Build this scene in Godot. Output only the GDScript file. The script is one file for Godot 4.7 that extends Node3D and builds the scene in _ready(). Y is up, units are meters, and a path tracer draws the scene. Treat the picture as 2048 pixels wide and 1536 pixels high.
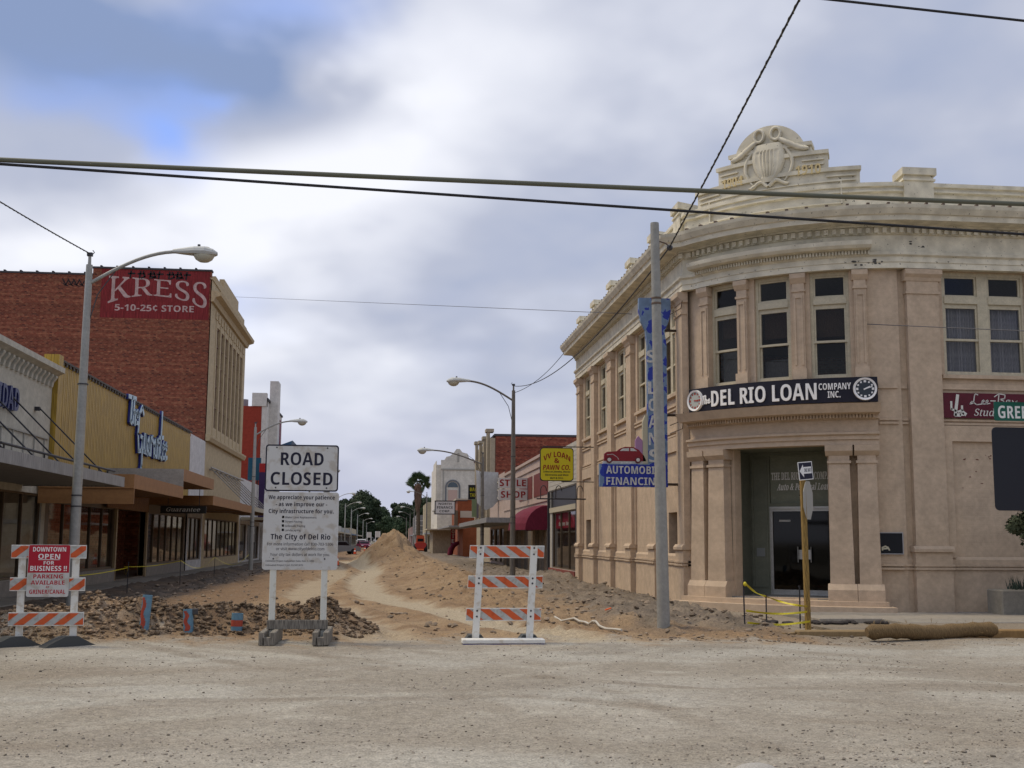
extends Node3D
# Street scene: a closed, dug-up main street seen from the cross street. World axes: -Z runs up the street, +X right, metres.

const DEG := PI / 180.0
var rng := RandomNumberGenerator.new()
var nz := FastNoiseLite.new()
var nz2 := FastNoiseLite.new()
var used := {}
var mats := {}
var tx := {}

# ---------------------------------------------------------------- mesh builder
class MB:
	var v := PackedVector3Array()
	var n := PackedVector3Array()
	var u := PackedVector2Array()
	var c := PackedColorArray()

	func tri(a: Vector3, b: Vector3, d: Vector3) -> void:   # counter-clockwise seen from outside
		var m := (b - a).cross(d - a).normalized()
		v.append(a); v.append(d); v.append(b)
		n.append(m); n.append(m); n.append(m)

	func tri_n(a: Vector3, b: Vector3, d: Vector3, na: Vector3, nb: Vector3, nd: Vector3) -> void:
		v.append(a); v.append(d); v.append(b)
		n.append(na); n.append(nd); n.append(nb)

	func quad(a: Vector3, b: Vector3, d: Vector3, e: Vector3) -> void:
		tri(a, b, d); tri(a, d, e)

	func quad_n(a: Vector3, b: Vector3, d: Vector3, e: Vector3, na: Vector3, nb: Vector3, nd: Vector3, ne: Vector3) -> void:
		tri_n(a, b, d, na, nb, nd); tri_n(a, d, e, na, nd, ne)

	func box(ce: Vector3, s: Vector3, b := Basis.IDENTITY) -> MB:
		var h := s * 0.5
		var p := []
		for i in 8:
			p.append(ce + b * Vector3(h.x * (1 if i & 1 else -1), h.y * (1 if i & 2 else -1), h.z * (1 if i & 4 else -1)))
		quad(p[4], p[5], p[7], p[6]); quad(p[1], p[0], p[2], p[3])
		quad(p[5], p[1], p[3], p[7]); quad(p[0], p[4], p[6], p[2])
		quad(p[6], p[7], p[3], p[2]); quad(p[0], p[1], p[5], p[4])
		return self

	func span(a: Vector3, b: Vector3) -> MB:    # box between two corners
		return box((a + b) * 0.5, (b - a).abs())

	func cbox(ce: Vector3, s: Vector3, e: float, b := Basis.IDENTITY) -> MB:   # chamfered box
		var h := s * 0.5
		var q := func(sx: float, sy: float, sz: float, ax: int) -> Vector3:
			var p := Vector3(sx * (h.x - e), sy * (h.y - e), sz * (h.z - e))
			if ax == 0: p.x = sx * h.x
			elif ax == 1: p.y = sy * h.y
			else: p.z = sz * h.z
			return ce + b * p
		for s1 in [-1.0, 1.0]:
			qf(q.call(s1, -1, -1, 0), q.call(s1, 1, -1, 0), q.call(s1, 1, 1, 0), q.call(s1, -1, 1, 0), ce)
			qf(q.call(-1, s1, -1, 1), q.call(1, s1, -1, 1), q.call(1, s1, 1, 1), q.call(-1, s1, 1, 1), ce)
			qf(q.call(-1, -1, s1, 2), q.call(1, -1, s1, 2), q.call(1, 1, s1, 2), q.call(-1, 1, s1, 2), ce)
			for s2 in [-1.0, 1.0]:
				qf(q.call(s1, s2, -1, 0), q.call(s1, s2, 1, 0), q.call(s1, s2, 1, 1), q.call(s1, s2, -1, 1), ce)
				qf(q.call(s1, -1, s2, 0), q.call(s1, 1, s2, 0), q.call(s1, 1, s2, 2), q.call(s1, -1, s2, 2), ce)
				qf(q.call(-1, s1, s2, 1), q.call(1, s1, s2, 1), q.call(1, s1, s2, 2), q.call(-1, s1, s2, 2), ce)
				for s3 in [-1.0, 1.0]:
					tf(q.call(s1, s2, s3, 0), q.call(s1, s2, s3, 1), q.call(s1, s2, s3, 2), ce)
		return self

	func qf(a: Vector3, b: Vector3, d: Vector3, e: Vector3, away: Vector3) -> void:    # faces away from a point
		if (b - a).cross(d - a).dot((a + d) * 0.5 - away) < 0.0: quad(a, e, d, b)
		else: quad(a, b, d, e)

	func tf(a: Vector3, b: Vector3, d: Vector3, away: Vector3) -> void:
		if (b - a).cross(d - a).dot((a + b + d) / 3.0 - away) < 0.0: tri(a, d, b)
		else: tri(a, b, d)

	func prism(poly: PackedVector2Array, z0: float, z1: float, t := Transform3D.IDENTITY) -> MB:
		var pl := poly.duplicate()
		if Geometry2D.is_polygon_clockwise(pl): pl.reverse()
		var ix := Geometry2D.triangulate_polygon(pl)
		for k in range(0, ix.size(), 3):
			var a := pl[ix[k]]; var b := pl[ix[k + 1]]; var d := pl[ix[k + 2]]
			if (b - a).cross(d - a) < 0.0:
				var w := b; b = d; d = w
			tri(t * Vector3(a.x, a.y, z1), t * Vector3(b.x, b.y, z1), t * Vector3(d.x, d.y, z1))
			tri(t * Vector3(a.x, a.y, z0), t * Vector3(d.x, d.y, z0), t * Vector3(b.x, b.y, z0))
		for k in pl.size():
			var a := pl[k]; var b := pl[(k + 1) % pl.size()]
			quad(t * Vector3(a.x, a.y, z0), t * Vector3(b.x, b.y, z0), t * Vector3(b.x, b.y, z1), t * Vector3(a.x, a.y, z1))
		return self

	func tube(pts: Array, rad, sides := 8, caps := true) -> MB:
		var rings := []; var norms := []
		var up := Vector3.UP
		for i in pts.size():
			var d: Vector3 = (pts[min(i + 1, pts.size() - 1)] - pts[max(i - 1, 0)]).normalized()
			if absf(d.dot(up)) > 0.97: up = Vector3.RIGHT if absf(d.x) < 0.9 else Vector3.FORWARD
			var s := d.cross(up).normalized()
			up = s.cross(d).normalized()
			var r: float = rad[i] if rad is Array else rad
			var ring := []; var nn := []
			for k in sides:
				var a := TAU * k / sides
				var m := s * cos(a) + up * sin(a)
				nn.append(m); ring.append(pts[i] + m * r)
			rings.append(ring); norms.append(nn)
		for i in pts.size() - 1:
			for k in sides:
				var j := (k + 1) % sides
				quad_n(rings[i][k], rings[i + 1][k], rings[i + 1][j], rings[i][j], norms[i][k], norms[i + 1][k], norms[i + 1][j], norms[i][j])
		if caps:
			for k in sides:
				var j := (k + 1) % sides
				tri(pts[0], rings[0][k], rings[0][j]); tri(pts[-1], rings[-1][j], rings[-1][k])
		return self

	func lathe(prof: Array, seg := 16, t := Transform3D.IDENTITY) -> MB:   # prof: Vector2(radius, height), bottom to top
		for i in prof.size() - 1:
			var a: Vector2 = prof[i]; var b: Vector2 = prof[i + 1]
			var sl := Vector2(b.y - a.y, a.x - b.x).normalized()
			for k in seg:
				var a0 := TAU * k / seg; var a1 := TAU * (k + 1) / seg
				var d0 := Vector3(cos(a0), 0, -sin(a0)); var d1 := Vector3(cos(a1), 0, -sin(a1))
				var n0 := t.basis * (d0 * sl.x + Vector3.UP * sl.y); var n1 := t.basis * (d1 * sl.x + Vector3.UP * sl.y)
				var p0 := t * (d0 * a.x + Vector3.UP * a.y); var p1 := t * (d1 * a.x + Vector3.UP * a.y)
				var p2 := t * (d1 * b.x + Vector3.UP * b.y); var p3 := t * (d0 * b.x + Vector3.UP * b.y)
				quad_n(p0, p1, p2, p3, n0.normalized(), n1.normalized(), n1.normalized(), n0.normalized())
		return self

	func ball(ce: Vector3, r: Vector3, seg := 12, b := Basis.IDENTITY) -> MB:
		var rows := seg / 2
		for i in rows:
			for k in seg:
				var q := []
				for ij in [[i, k], [i, k + 1], [i + 1, k + 1], [i + 1, k]]:
					var th: float = PI * ij[0] / rows - PI / 2; var ph: float = TAU * ij[1] / seg
					q.append(Vector3(cos(th) * cos(ph), sin(th), -cos(th) * sin(ph)))
				var nn := []
				for e in q: nn.append((b * (e / r)).normalized())
				quad_n(ce + b * (q[0] * r), ce + b * (q[1] * r), ce + b * (q[2] * r), ce + b * (q[3] * r), nn[0], nn[1], nn[2], nn[3])
		return self

	# pieces in a facade's own coordinates: f.call(s along, y up, o out of the wall)
	func mbox(f: Callable, s0: float, s1: float, y0: float, y1: float, o0: float, o1: float, ns := 1) -> MB:
		for k in ns:
			var a := lerpf(s0, s1, float(k) / ns); var b := lerpf(s0, s1, float(k + 1) / ns)
			var p000: Vector3 = f.call(a, y0, o0); var p100: Vector3 = f.call(b, y0, o0)
			var p010: Vector3 = f.call(a, y1, o0); var p110: Vector3 = f.call(b, y1, o0)
			var p001: Vector3 = f.call(a, y0, o1); var p101: Vector3 = f.call(b, y0, o1)
			var p011: Vector3 = f.call(a, y1, o1); var p111: Vector3 = f.call(b, y1, o1)
			quad(p001, p101, p111, p011); quad(p100, p000, p010, p110)
			quad(p011, p111, p110, p010); quad(p000, p100, p101, p001)
			if k == 0: quad(p000, p001, p011, p010)
			if k == ns - 1: quad(p101, p100, p110, p111)
		return self

	func msweep(f: Callable, s0: float, s1: float, prof: Array, ns := 1) -> MB:   # prof: closed polygon of Vector2(out, y), counter-clockwise with out to the right
		for k in ns:
			var a := lerpf(s0, s1, float(k) / ns); var b := lerpf(s0, s1, float(k + 1) / ns)
			for i in prof.size():
				var p: Vector2 = prof[i]; var q: Vector2 = prof[(i + 1) % prof.size()]
				quad(f.call(a, p.y, p.x), f.call(b, p.y, p.x), f.call(b, q.y, q.x), f.call(a, q.y, q.x))
		var pl := PackedVector2Array(prof)
		var ix := Geometry2D.triangulate_polygon(pl)
		for k in range(0, ix.size(), 3):
			var a := pl[ix[k]]; var b := pl[ix[k + 1]]; var d := pl[ix[k + 2]]
			tri(f.call(s0, a.y, a.x), f.call(s0, d.y, d.x), f.call(s0, b.y, b.x))
			tri(f.call(s1, a.y, a.x), f.call(s1, b.y, b.x), f.call(s1, d.y, d.x))
		return self

	func mwall(f: Callable, s0: float, s1: float, y0: float, y1: float, holes: Array, o := 0.0, deep := 0.25, ds := 99.0) -> MB:   # wall with openings [s0, s1, y0, y1] and their reveals
		var ss := [s0, s1]; var ys := [y0, y1]
		for h in holes:
			for k in 2:
				if not ss.has(h[k]): ss.append(h[k])
				if not ys.has(h[k + 2]): ys.append(h[k + 2])
		ss.sort(); ys.sort()
		var fine := [ss[0]]
		for i in ss.size() - 1:
			var m := int(ceil((ss[i + 1] - ss[i]) / ds))
			for k in m: fine.append(lerpf(ss[i], ss[i + 1], float(k + 1) / m))
		for i in fine.size() - 1:
			for j in ys.size() - 1:
				var sm: float = (fine[i] + fine[i + 1]) * 0.5; var ym: float = (ys[j] + ys[j + 1]) * 0.5
				var open := false
				for h in holes:
					if sm > h[0] and sm < h[1] and ym > h[2] and ym < h[3]: open = true
				if not open:
					for oo in [[o, false], [o - deep, true]]:
						var a: Vector3 = f.call(fine[i], ys[j], oo[0]); var b: Vector3 = f.call(fine[i + 1], ys[j], oo[0])
						var d: Vector3 = f.call(fine[i + 1], ys[j + 1], oo[0]); var e: Vector3 = f.call(fine[i], ys[j + 1], oo[0])
						if oo[1]: quad(a, e, d, b)
						else: quad(a, b, d, e)
		for h in holes:
			var m := int(ceil((h[1] - h[0]) / ds))
			for k in m:
				var a := lerpf(h[0], h[1], float(k) / m); var b := lerpf(h[0], h[1], float(k + 1) / m)
				quad(f.call(a, h[2], o), f.call(b, h[2], o), f.call(b, h[2], o - deep), f.call(a, h[2], o - deep))
				quad(f.call(b, h[3], o), f.call(a, h[3], o), f.call(a, h[3], o - deep), f.call(b, h[3], o - deep))
			quad(f.call(h[0], h[2], o - deep), f.call(h[0], h[3], o - deep), f.call(h[0], h[3], o), f.call(h[0], h[2], o))
			quad(f.call(h[1], h[2], o), f.call(h[1], h[3], o), f.call(h[1], h[3], o - deep), f.call(h[1], h[2], o - deep))
		return self

	func shift(d: Vector3) -> MB:
		for i in v.size(): v[i] += d
		return self

	func mesh() -> ArrayMesh:
		var a := []
		a.resize(Mesh.ARRAY_MAX)
		a[Mesh.ARRAY_VERTEX] = v
		a[Mesh.ARRAY_NORMAL] = n
		if u.size() == v.size(): a[Mesh.ARRAY_TEX_UV] = u
		if c.size() == v.size(): a[Mesh.ARRAY_COLOR] = c
		var m := ArrayMesh.new()
		m.add_surface_from_arrays(Mesh.PRIMITIVE_TRIANGLES, a)
		return m

func mb() -> MB:
	return MB.new()

# ---------------------------------------------------------------- objects
func numbered(s: String) -> String:
	if not used.has(s):
		used[s] = 0
		return s
	used[s] += 1
	return "%s_%03d" % [s, used[s]]

func meta(o: Node, label: String, category: String, group := "", kind := "") -> void:
	if label: o.set_meta("label", label)
	if category: o.set_meta("category", category)
	if group: o.set_meta("group", group)
	if kind: o.set_meta("kind", kind)

func thing(called: String, label: String, category: String, at := Vector3.ZERO, group := "") -> Node3D:
	var o := Node3D.new()
	o.name = numbered(called)
	add_child(o)
	o.position = at
	meta(o, label, category, group)
	return o

func origin(o: Node3D) -> Vector3:
	var p := Vector3.ZERO
	while o != self and o != null:
		p += o.position
		o = o.get_parent() as Node3D
	return p

func part(parent: Node3D, called: String, b: MB, m: Material, local := false) -> MeshInstance3D:
	var o := MeshInstance3D.new()
	o.name = called
	if not local and parent != self: b.shift(-origin(parent))
	o.mesh = b.mesh()
	o.material_override = m
	parent.add_child(o, true)
	return o

func piece(parent: Node3D, called: String, me: Mesh, m: Material, t: Transform3D) -> MeshInstance3D:   # shares its mesh; t in world axes
	var o := MeshInstance3D.new()
	o.name = called
	o.mesh = me
	o.material_override = m
	o.transform = t
	o.position -= origin(parent)
	parent.add_child(o, true)
	return o

func struct(called: String, b: MB, m: Material) -> MeshInstance3D:
	var o := part(self, numbered(called), b, m)
	o.set_meta("kind", "structure")
	return o

func stuff(o: Node) -> void:
	o.set_meta("kind", "stuff")

func copy(o: Node3D, at: Vector3, label: String, turn := 0.0) -> Node3D:
	var r: Node3D = o.duplicate()
	var kind := String(o.name)
	if kind.length() > 4 and kind[-4] == "_" and kind.right(3).is_valid_int(): kind = kind.left(-4)
	r.name = numbered(kind)
	add_child(r)
	r.position = at
	r.rotation.y = turn
	r.set_meta("label", label)
	return r

# ---------------------------------------------------------------- lettering
var fonts := {}
func font(which: String) -> Font:
	if not fonts.has(which):
		var f := SystemFont.new()
		f.font_names = PackedStringArray(["Droid Serif" if which.begins_with("serif") else "Droid Sans"])
		f.font_weight = 700 if which.ends_with("bold") else 400
		fonts[which] = f
	return fonts[which]

# text into a builder: cap height h, fitted to width w (0 = natural), placed by f.call(x, y, out); x, y from the centre of the line
func text(b: MB, s: String, which: String, h: float, w: float, f: Callable, deep := 0.006, slant := 0.0, arch := 0.0) -> MB:
	var t := TextMesh.new()
	t.text = s
	t.font = font(which)
	t.font_size = 64
	t.pixel_size = 0.01
	t.depth = 0.02
	t.curve_step = 3.0
	var a := t.get_mesh_arrays()
	if a.is_empty(): return b
	var vv: PackedVector3Array = a[Mesh.ARRAY_VERTEX]
	var nn: PackedVector3Array = a[Mesh.ARRAY_NORMAL]
	var ii: PackedInt32Array = a[Mesh.ARRAY_INDEX] if a[Mesh.ARRAY_INDEX] != null else PackedInt32Array(range(vv.size()))
	var lo := Vector3(1e9, 1e9, 1e9); var hi := -lo
	for p in vv:
		lo = lo.min(p); hi = hi.max(p)
	var cap := 0.64 * 0.714
	var sy := h / cap
	var sx := (w / (hi.x - lo.x)) if w > 0.0 else sy
	var base := lo.y
	for ch in s:
		if "gjpqyQ,;".contains(ch): base = maxf(base, lo.y + 0.13); break
	var P := []
	for p in vv:
		var x := (p.x - (lo.x + hi.x) * 0.5) * sx
		var y := (p.y - base) * sy - h * 0.5
		x += y * slant
		y -= arch * x * x
		P.append(f.call(x, y, deep if p.z > 0.0 else 0.0))
	for k in range(0, ii.size(), 3):
		var fl := nn[ii[k]]
		if fl.z < -0.5: continue       # the back lies on the board
		var q0: Vector3 = P[ii[k]]; var q1: Vector3 = P[ii[k + 1]]; var q2: Vector3 = P[ii[k + 2]]
		b.tri(q0, q2, q1)
	return b

func flat(at: Vector3, right := Vector3.RIGHT, up := Vector3.UP) -> Callable:
	var fo := right.cross(up).normalized()
	return func(x: float, y: float, o: float) -> Vector3: return at + right * x + up * y + fo * o

# strokes: polylines in the plane of f, drawn as flat ribbons with thickness (script lettering, emblems)
func strokes(b: MB, lines: Array, wd: float, f: Callable, deep: float) -> MB:
	for ln in lines:
		var pts: Array = []
		for k in range(0, ln.size(), 2): pts.append(Vector2(ln[k], ln[k + 1]))
		for i in pts.size() - 1:
			var a: Vector2 = pts[i]; var q: Vector2 = pts[i + 1]
			var d := (q - a).normalized(); var m := Vector2(-d.y, d.x) * wd * 0.5
			a -= d * wd * 0.3; q += d * wd * 0.3
			var c4 := [a - m, q - m, q + m, a + m]
			var t := []; var g := []
			for e in c4:
				t.append(f.call(e.x, e.y, deep)); g.append(f.call(e.x, e.y, 0.0))
			b.quad(t[0], t[1], t[2], t[3])
			for k in 4: b.quad(g[k], g[(k + 1) % 4], t[(k + 1) % 4], t[k])
	return b

# ---------------------------------------------------------------- textures and materials
func gray(w: int, h: int, fn: Callable, rgb := false) -> ImageTexture:
	var data := PackedByteArray()
	data.resize(w * h * 3)
	var k := 0
	for y in h:
		for x in w:
			var q = fn.call(x, y)
			if rgb:
				data[k] = int(clampf(q.r, 0, 1) * 255); data[k + 1] = int(clampf(q.g, 0, 1) * 255); data[k + 2] = int(clampf(q.b, 0, 1) * 255)
			else:
				var g := int(clampf(q, 0, 1) * 255)
				data[k] = g; data[k + 1] = g; data[k + 2] = g
			k += 3
	return ImageTexture.create_from_image(Image.create_from_data(w, h, false, Image.FORMAT_RGB8, data))

func noise(seed_: int, freq: float, oct := 4) -> FastNoiseLite:
	var f := FastNoiseLite.new()
	f.seed = seed_
	f.noise_type = FastNoiseLite.TYPE_SIMPLEX_SMOOTH
	f.frequency = freq
	f.fractal_octaves = oct
	return f

func seam(seed_: int, freq: float, oct: int, size := 512) -> PackedByteArray:
	var im := noise(seed_, freq, oct).get_seamless_image(size, size)
	im.convert(Image.FORMAT_L8)
	return im.get_data()

func make_textures() -> void:
	var s := 512
	var a := seam(1, 0.008, 5); var b := seam(2, 0.09, 3); var d := seam(3, 0.03, 4); var g := seam(4, 0.25, 2)
	# plaster under old paint: clouds, grain and a few chips
	tx.plaster = gray(s, s, func(x, y):
		var k: int = y * 512 + x
		var q := 0.88 + (a[k] / 255.0 - 0.5) * 0.10 + (g[k] / 255.0 - 0.5) * 0.10 + (d[k] / 255.0 - 0.5) * 0.09
		return q)
	tx.plaster_h = gray(s, s, func(x, y): return 0.5 + (b[y * 512 + x] / 255.0 - 0.5) * 0.7 + (g[y * 512 + x] / 255.0 - 0.5) * 0.4)
	# fine gravel and dirt
	tx.dirt = gray(s, s, func(x, y):
		var k: int = y * 512 + x
		var q := 0.86 + (g[k] / 255.0 - 0.5) * 0.34 + (b[k] / 255.0 - 0.5) * 0.22 + (d[k] / 255.0 - 0.5) * 0.14
		return q)
	tx.dirt_h = gray(s, s, func(x, y): return 0.5 + (g[y * 512 + x] / 255.0 - 0.5) * 0.9 + (b[y * 512 + x] / 255.0 - 0.5) * 0.7)
	# vertical streaks of weather
	var st := noise(9, 0.05, 4)
	tx.streak = gray(s, s, func(x, y):
		var q := st.get_noise_2d(x * 1.6, y * 0.12) * 0.5 + st.get_noise_2d((x - 512) * 1.6, y * 0.12) * 0.5
		return 0.86 + q * 0.32 + (g[y * 512 + x] / 255.0 - 0.5) * 0.08)
	# wood grain
	tx.wood = gray(s, s, func(x, y):
		var q := st.get_noise_2d(x * 2.4 + 300.0, y * 0.10)
		return 0.8 + q * 0.55 + (g[y * 512 + x] / 255.0 - 0.5) * 0.12)
	# brick: 12 courses of 6 bricks, running bond
	var r2 := RandomNumberGenerator.new(); r2.seed = 5
	var tone := []
	for k in 6 * 12 * 4: tone.append([r2.randf(), r2.randf()])
	var course := []
	for k in 24: course.append(r2.randf_range(-0.09, 0.12))
	var brick := func(x: int, y: int) -> Array:
		var cy := y / 42; var yy := y % 42
		var xs := (x + (42 if cy & 1 else 0)) % 1008
		var cx := xs / 84; var xx := xs % 84
		var mortar: bool = yy < 6 or xx < 6
		return [mortar, tone[(cy % 24) * 12 + cx]]
	tx.brick = gray(1008, 1008, func(x, y):
		var q: Array = brick.call(x, y)
		var gn: float = g[(y % 512) * 512 + x % 512] / 255.0 - 0.5
		var cl: float = a[(y % 512) * 512 + x % 512] / 255.0 - 0.5
		if q[0]: return Color(0.58, 0.47, 0.39) * (1.0 + gn * 0.3 + cl * 0.2)
		var t: float = q[1][0]; var e: float = q[1][1]
		var c := Color(0.64, 0.41, 0.31).lerp(Color(0.55, 0.31, 0.235), t)
		if e > 0.8: c = c.lerp(Color(0.70, 0.50, 0.37), 0.7)
		elif e < 0.08: c = c.lerp(Color(0.36, 0.22, 0.20), 0.6)
		return c * (1.0 + gn * 0.30 + cl * 0.22 + course[(y / 42) % 24]), true)
	tx.brick_h = gray(504, 504, func(x, y): return 0.1 if brick.call(x * 2, y * 2)[0] else 0.8)
	# enamel peeling off sheet metal: blue over grey
	var pe := seam(21, 0.006, 5)
	tx.peel = gray(s, s, func(x, y):
		var q: float = pe[y * 512 + x] / 255.0
		return Color(0.17, 0.24, 0.62) if q > 0.61 else (Color(0.44, 0.53, 0.64) * (0.88 + 0.3 * q)), true)
	# road grime on painted boards: brown dust, small scuffs
	var gr := seam(41, 0.010, 5); var sc := seam(42, 0.05, 4)
	tx.grime = gray(s, s, func(x, y):
		var k: int = y * 512 + x
		var w := smoothstep(0.48, 0.9, gr[k] / 255.0) * 0.30 + (g[k] / 255.0 - 0.5) * 0.08
		var c := Color(0.97, 0.97, 0.96).lerp(Color(0.66, 0.57, 0.44), clampf(w, 0, 1))
		if sc[k] > 226: c = c.lerp(Color(0.30, 0.28, 0.26), 0.5)
		return c, true)
	# paint chips: mostly white, dark where the paint is gone
	var chp := seam(31, 0.035, 4)
	tx.chips = gray(s, s, func(x, y):
		var k: int = y * 512 + x
		var q: float = chp[k] / 255.0
		return 0.45 if q > 0.85 else 0.88 + (a[k] / 255.0 - 0.5) * 0.2 + (g[k] / 255.0 - 0.5) * 0.08)

func lin(r: float, g: float, b: float) -> Color:
	return Color(r, g, b).linear_to_srgb()

func mat(key: String, c := Color.WHITE, rough := 0.9, tex := "", size := 1.0, bump := "", depth := 1.0) -> StandardMaterial3D:
	if mats.has(key): return mats[key]
	var m := StandardMaterial3D.new()
	m.albedo_color = c.linear_to_srgb()
	m.roughness = rough
	m.metallic_specular = 0.4
	if tex:
		m.albedo_texture = tx[tex]
		m.uv1_triplanar = true
		m.uv1_world_triplanar = true
		m.uv1_scale = Vector3.ONE / size
		m.uv1_triplanar_sharpness = 4.0
		if bump:
			m.heightmap_enabled = true
			m.heightmap_texture = tx[bump]
			m.heightmap_scale = depth
	mats[key] = m
	return m

func glass(key: String, c: Color, alpha: float) -> StandardMaterial3D:
	if mats.has(key): return mats[key]
	var m := StandardMaterial3D.new()
	m.albedo_color = Color(c.r, c.g, c.b, alpha)
	m.transparency = BaseMaterial3D.TRANSPARENCY_ALPHA
	m.roughness = 0.03
	m.metallic_specular = 0.35
	mats[key] = m
	return m

# ---------------------------------------------------------------- camera, sky, sun
func set_camera_and_light() -> void:
	var cam := Camera3D.new()
	cam.name = "camera"
	add_child(cam)
	cam.fov = 2.0 * atan(768.0 / 2350.0) / DEG
	cam.far = 4000.0
	cam.near = 0.05
	cam.transform = Transform3D(Basis(Vector3.UP, -5.97 * DEG) * Basis(Vector3.RIGHT, atan2(314.0, 2350.0)) * Basis(Vector3.BACK, 0.35 * DEG), Vector3(0, 1.6, 0))
	cam.current = true
	var env := Environment.new()
	env.background_mode = Environment.BG_SKY
	env.tonemap_mode = Environment.TONE_MAPPER_LINEAR
	env.tonemap_exposure = 1.4
	env.sdfgi_enabled = true
	env.ssao_enabled = true
	env.ssil_enabled = true
	var sky := Sky.new()
	var pm := PanoramaSkyMaterial.new()
	pm.panorama = cloudy_sky(2048)
	sky.sky_material = pm
	env.sky = sky
	var we := WorldEnvironment.new()
	we.name = "world_environment"
	we.environment = env
	add_child(we)
	var sun := DirectionalLight3D.new()
	sun.name = "sun"
	add_child(sun)
	sun.light_energy = 0.5
	sun.light_angular_distance = 16.0
	sun.light_color = Color(1.0, 0.93, 0.80)
	sun.shadow_enabled = true
	sun.look_at_from_position(Vector3(-26, 46, -9), Vector3.ZERO)

func bump(az: float, el: float, a0: float, e0: float, wa: float, we: float) -> float:
	var d := wrapf(az - a0, -180.0, 180.0) / wa
	var e := (el - e0) / we
	return exp(-(d * d + e * e))

func cloudy_sky(w: int) -> ImageTexture:
	var h := w / 2
	var im := Image.create(w, h, false, Image.FORMAT_RGBF)
	var big := noise(71, 0.9, 5); var fine := noise(72, 2.6, 5); var gap := noise(73, 0.8, 4)
	var white := Vector3(0.85, 0.865, 0.93); var mid := Vector3(0.45, 0.485, 0.60); var dark := Vector3(0.235, 0.31, 0.50); var blue := Vector3(0.25, 0.42, 0.96)
	for y in h / 2 + 2:
		var el := 90.0 - 180.0 * (y + 0.5) / h
		var ce := cos(el * DEG); var se := sin(el * DEG)
		for x in w:
			var az := wrapf(360.0 * (x + 0.5) / w, -180.0, 180.0)
			var d := Vector3(ce * sin(az * DEG), se, -ce * cos(az * DEG))
			var p := d / (maxf(d.y, 0.0) + 0.30)
			var n1 := big.get_noise_3d(p.x, p.y, p.z)
			var n2 := fine.get_noise_3d(p.x, p.y * 2.0, p.z)
			var t := 0.60 + n1 * 0.42 + n2 * 0.34
			var g := clampf((gap.get_noise_3d(p.x + 9.0, p.y, p.z) + n2 * 0.35 - 0.27) * 4.0, 0.0, 1.0)
			# the clouds over the street
			if absf(az) < 60.0:
				var m := n2 * 5.0
				var a1 := az + m * 0.8; var e1 := el + m * 0.5
				t -= 0.85 * bump(a1, e1, -14.5, 22.6, 10.0, 3.3) + 0.45 * bump(a1, e1, -6.0, 21.0, 5.5, 2.0)
				t += 0.30 * bump(a1, e1, -3.0, 17.5, 6.0, 3.6) + 0.22 * bump(a1, e1, 2.5, 22.5, 6.0, 4.0) + 0.16 * bump(a1, e1, -9.0, 13.0, 9.0, 3.0)
				t -= 0.14 * bump(a1, e1, 24.0, 17.0, 14.0, 9.0) + 0.10 * bump(a1, e1, 3.0, 9.0, 12.0, 2.6) + 0.12 * bump(a1, e1, 9.0, 15.0, 9.0, 4.0)
				g = g * clampf(absf(az) / 60.0, 0.0, 1.0)
				g += 0.8 * bump(a1, e1, -11.6, 18.4, 2.6, 1.4) + 0.45 * bump(a1, e1, -5.5, 24.8, 4.0, 1.3) + 0.35 * bump(a1, e1, -16.5, 19.6, 3.0, 1.0) + 0.3 * bump(a1, e1, -10.0, 11.0, 3.0, 1.0)
			t = clampf(t, 0.0, 1.0)
			g = clampf(g, 0.0, 0.95)
			var c := dark.lerp(mid, t * 2.0) if t < 0.5 else mid.lerp(white, (t - 0.5) * 2.0)
			c = c.lerp(blue, g)
			c = c.lerp(Vector3(0.55, 0.56, 0.68), clampf(1.0 - el / 7.0, 0.0, 0.55))
			c *= 0.80
			im.set_pixel(x, y, Color(c.x, c.y, c.z))
	for y in range(h / 2 + 2, h):
		for x in w: im.set_pixel(x, y, Color(0.25, 0.22, 0.19))
	return ImageTexture.create_from_image(im)

# ---------------------------------------------------------------- ground
func ss(a: float, b: float, x: float) -> float:
	return smoothstep(a, b, x)

var pile := [[-21.0, 3.3, 0.0, 2.0], [-26.0, 2.9, 0.12, 2.0], [-34.0, 2.7, 0.34, 2.0], [-44.0, 2.4, 0.52, 2.0], [-58.0, 2.2, 0.55, 2.2], [-68.0, 1.0, 0.80, 2.6], [-76.0, 0.45, 1.85, 3.0], [-84.0, 0.35, 2.10, 3.1], [-100.0, 0.3, 1.2, 2.8], [-125.0, 0.2, 0.0, 2.5]]

func pile_at(z: float) -> Array:
	for i in pile.size() - 1:
		if z <= pile[i][0] and z > pile[i + 1][0]:
			var t: float = (pile[i][0] - z) / (pile[i][0] - pile[i + 1][0])
			t = t * t * (3.0 - 2.0 * t)
			return [lerpf(pile[i][1], pile[i + 1][1], t), lerpf(pile[i][2], pile[i + 1][2], t), lerpf(pile[i][3], pile[i + 1][3], t)]
	return [0.0, 0.0, 1.0]

func ridge(x: float, z: float) -> float:      # heap of broken road base along the street's mouth
	var zc := -21.0 + 0.35 * sin(x * 0.9) - 0.10 * x * ss(-3.0, -6.0, x)
	var hh := 0.56 * ss(-7.6, -5.4, x) * ss(0.15, -1.2, x) * (0.75 + 0.5 * nz.get_noise_2d(x * 0.6, 40.0))
	hh *= 1.0 + 0.4 * exp(-pow((x + 4.7) / 0.8, 2.0))
	return hh * exp(-pow((z - zc) / (0.95 if z > zc else 1.3), 2.0))

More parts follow.
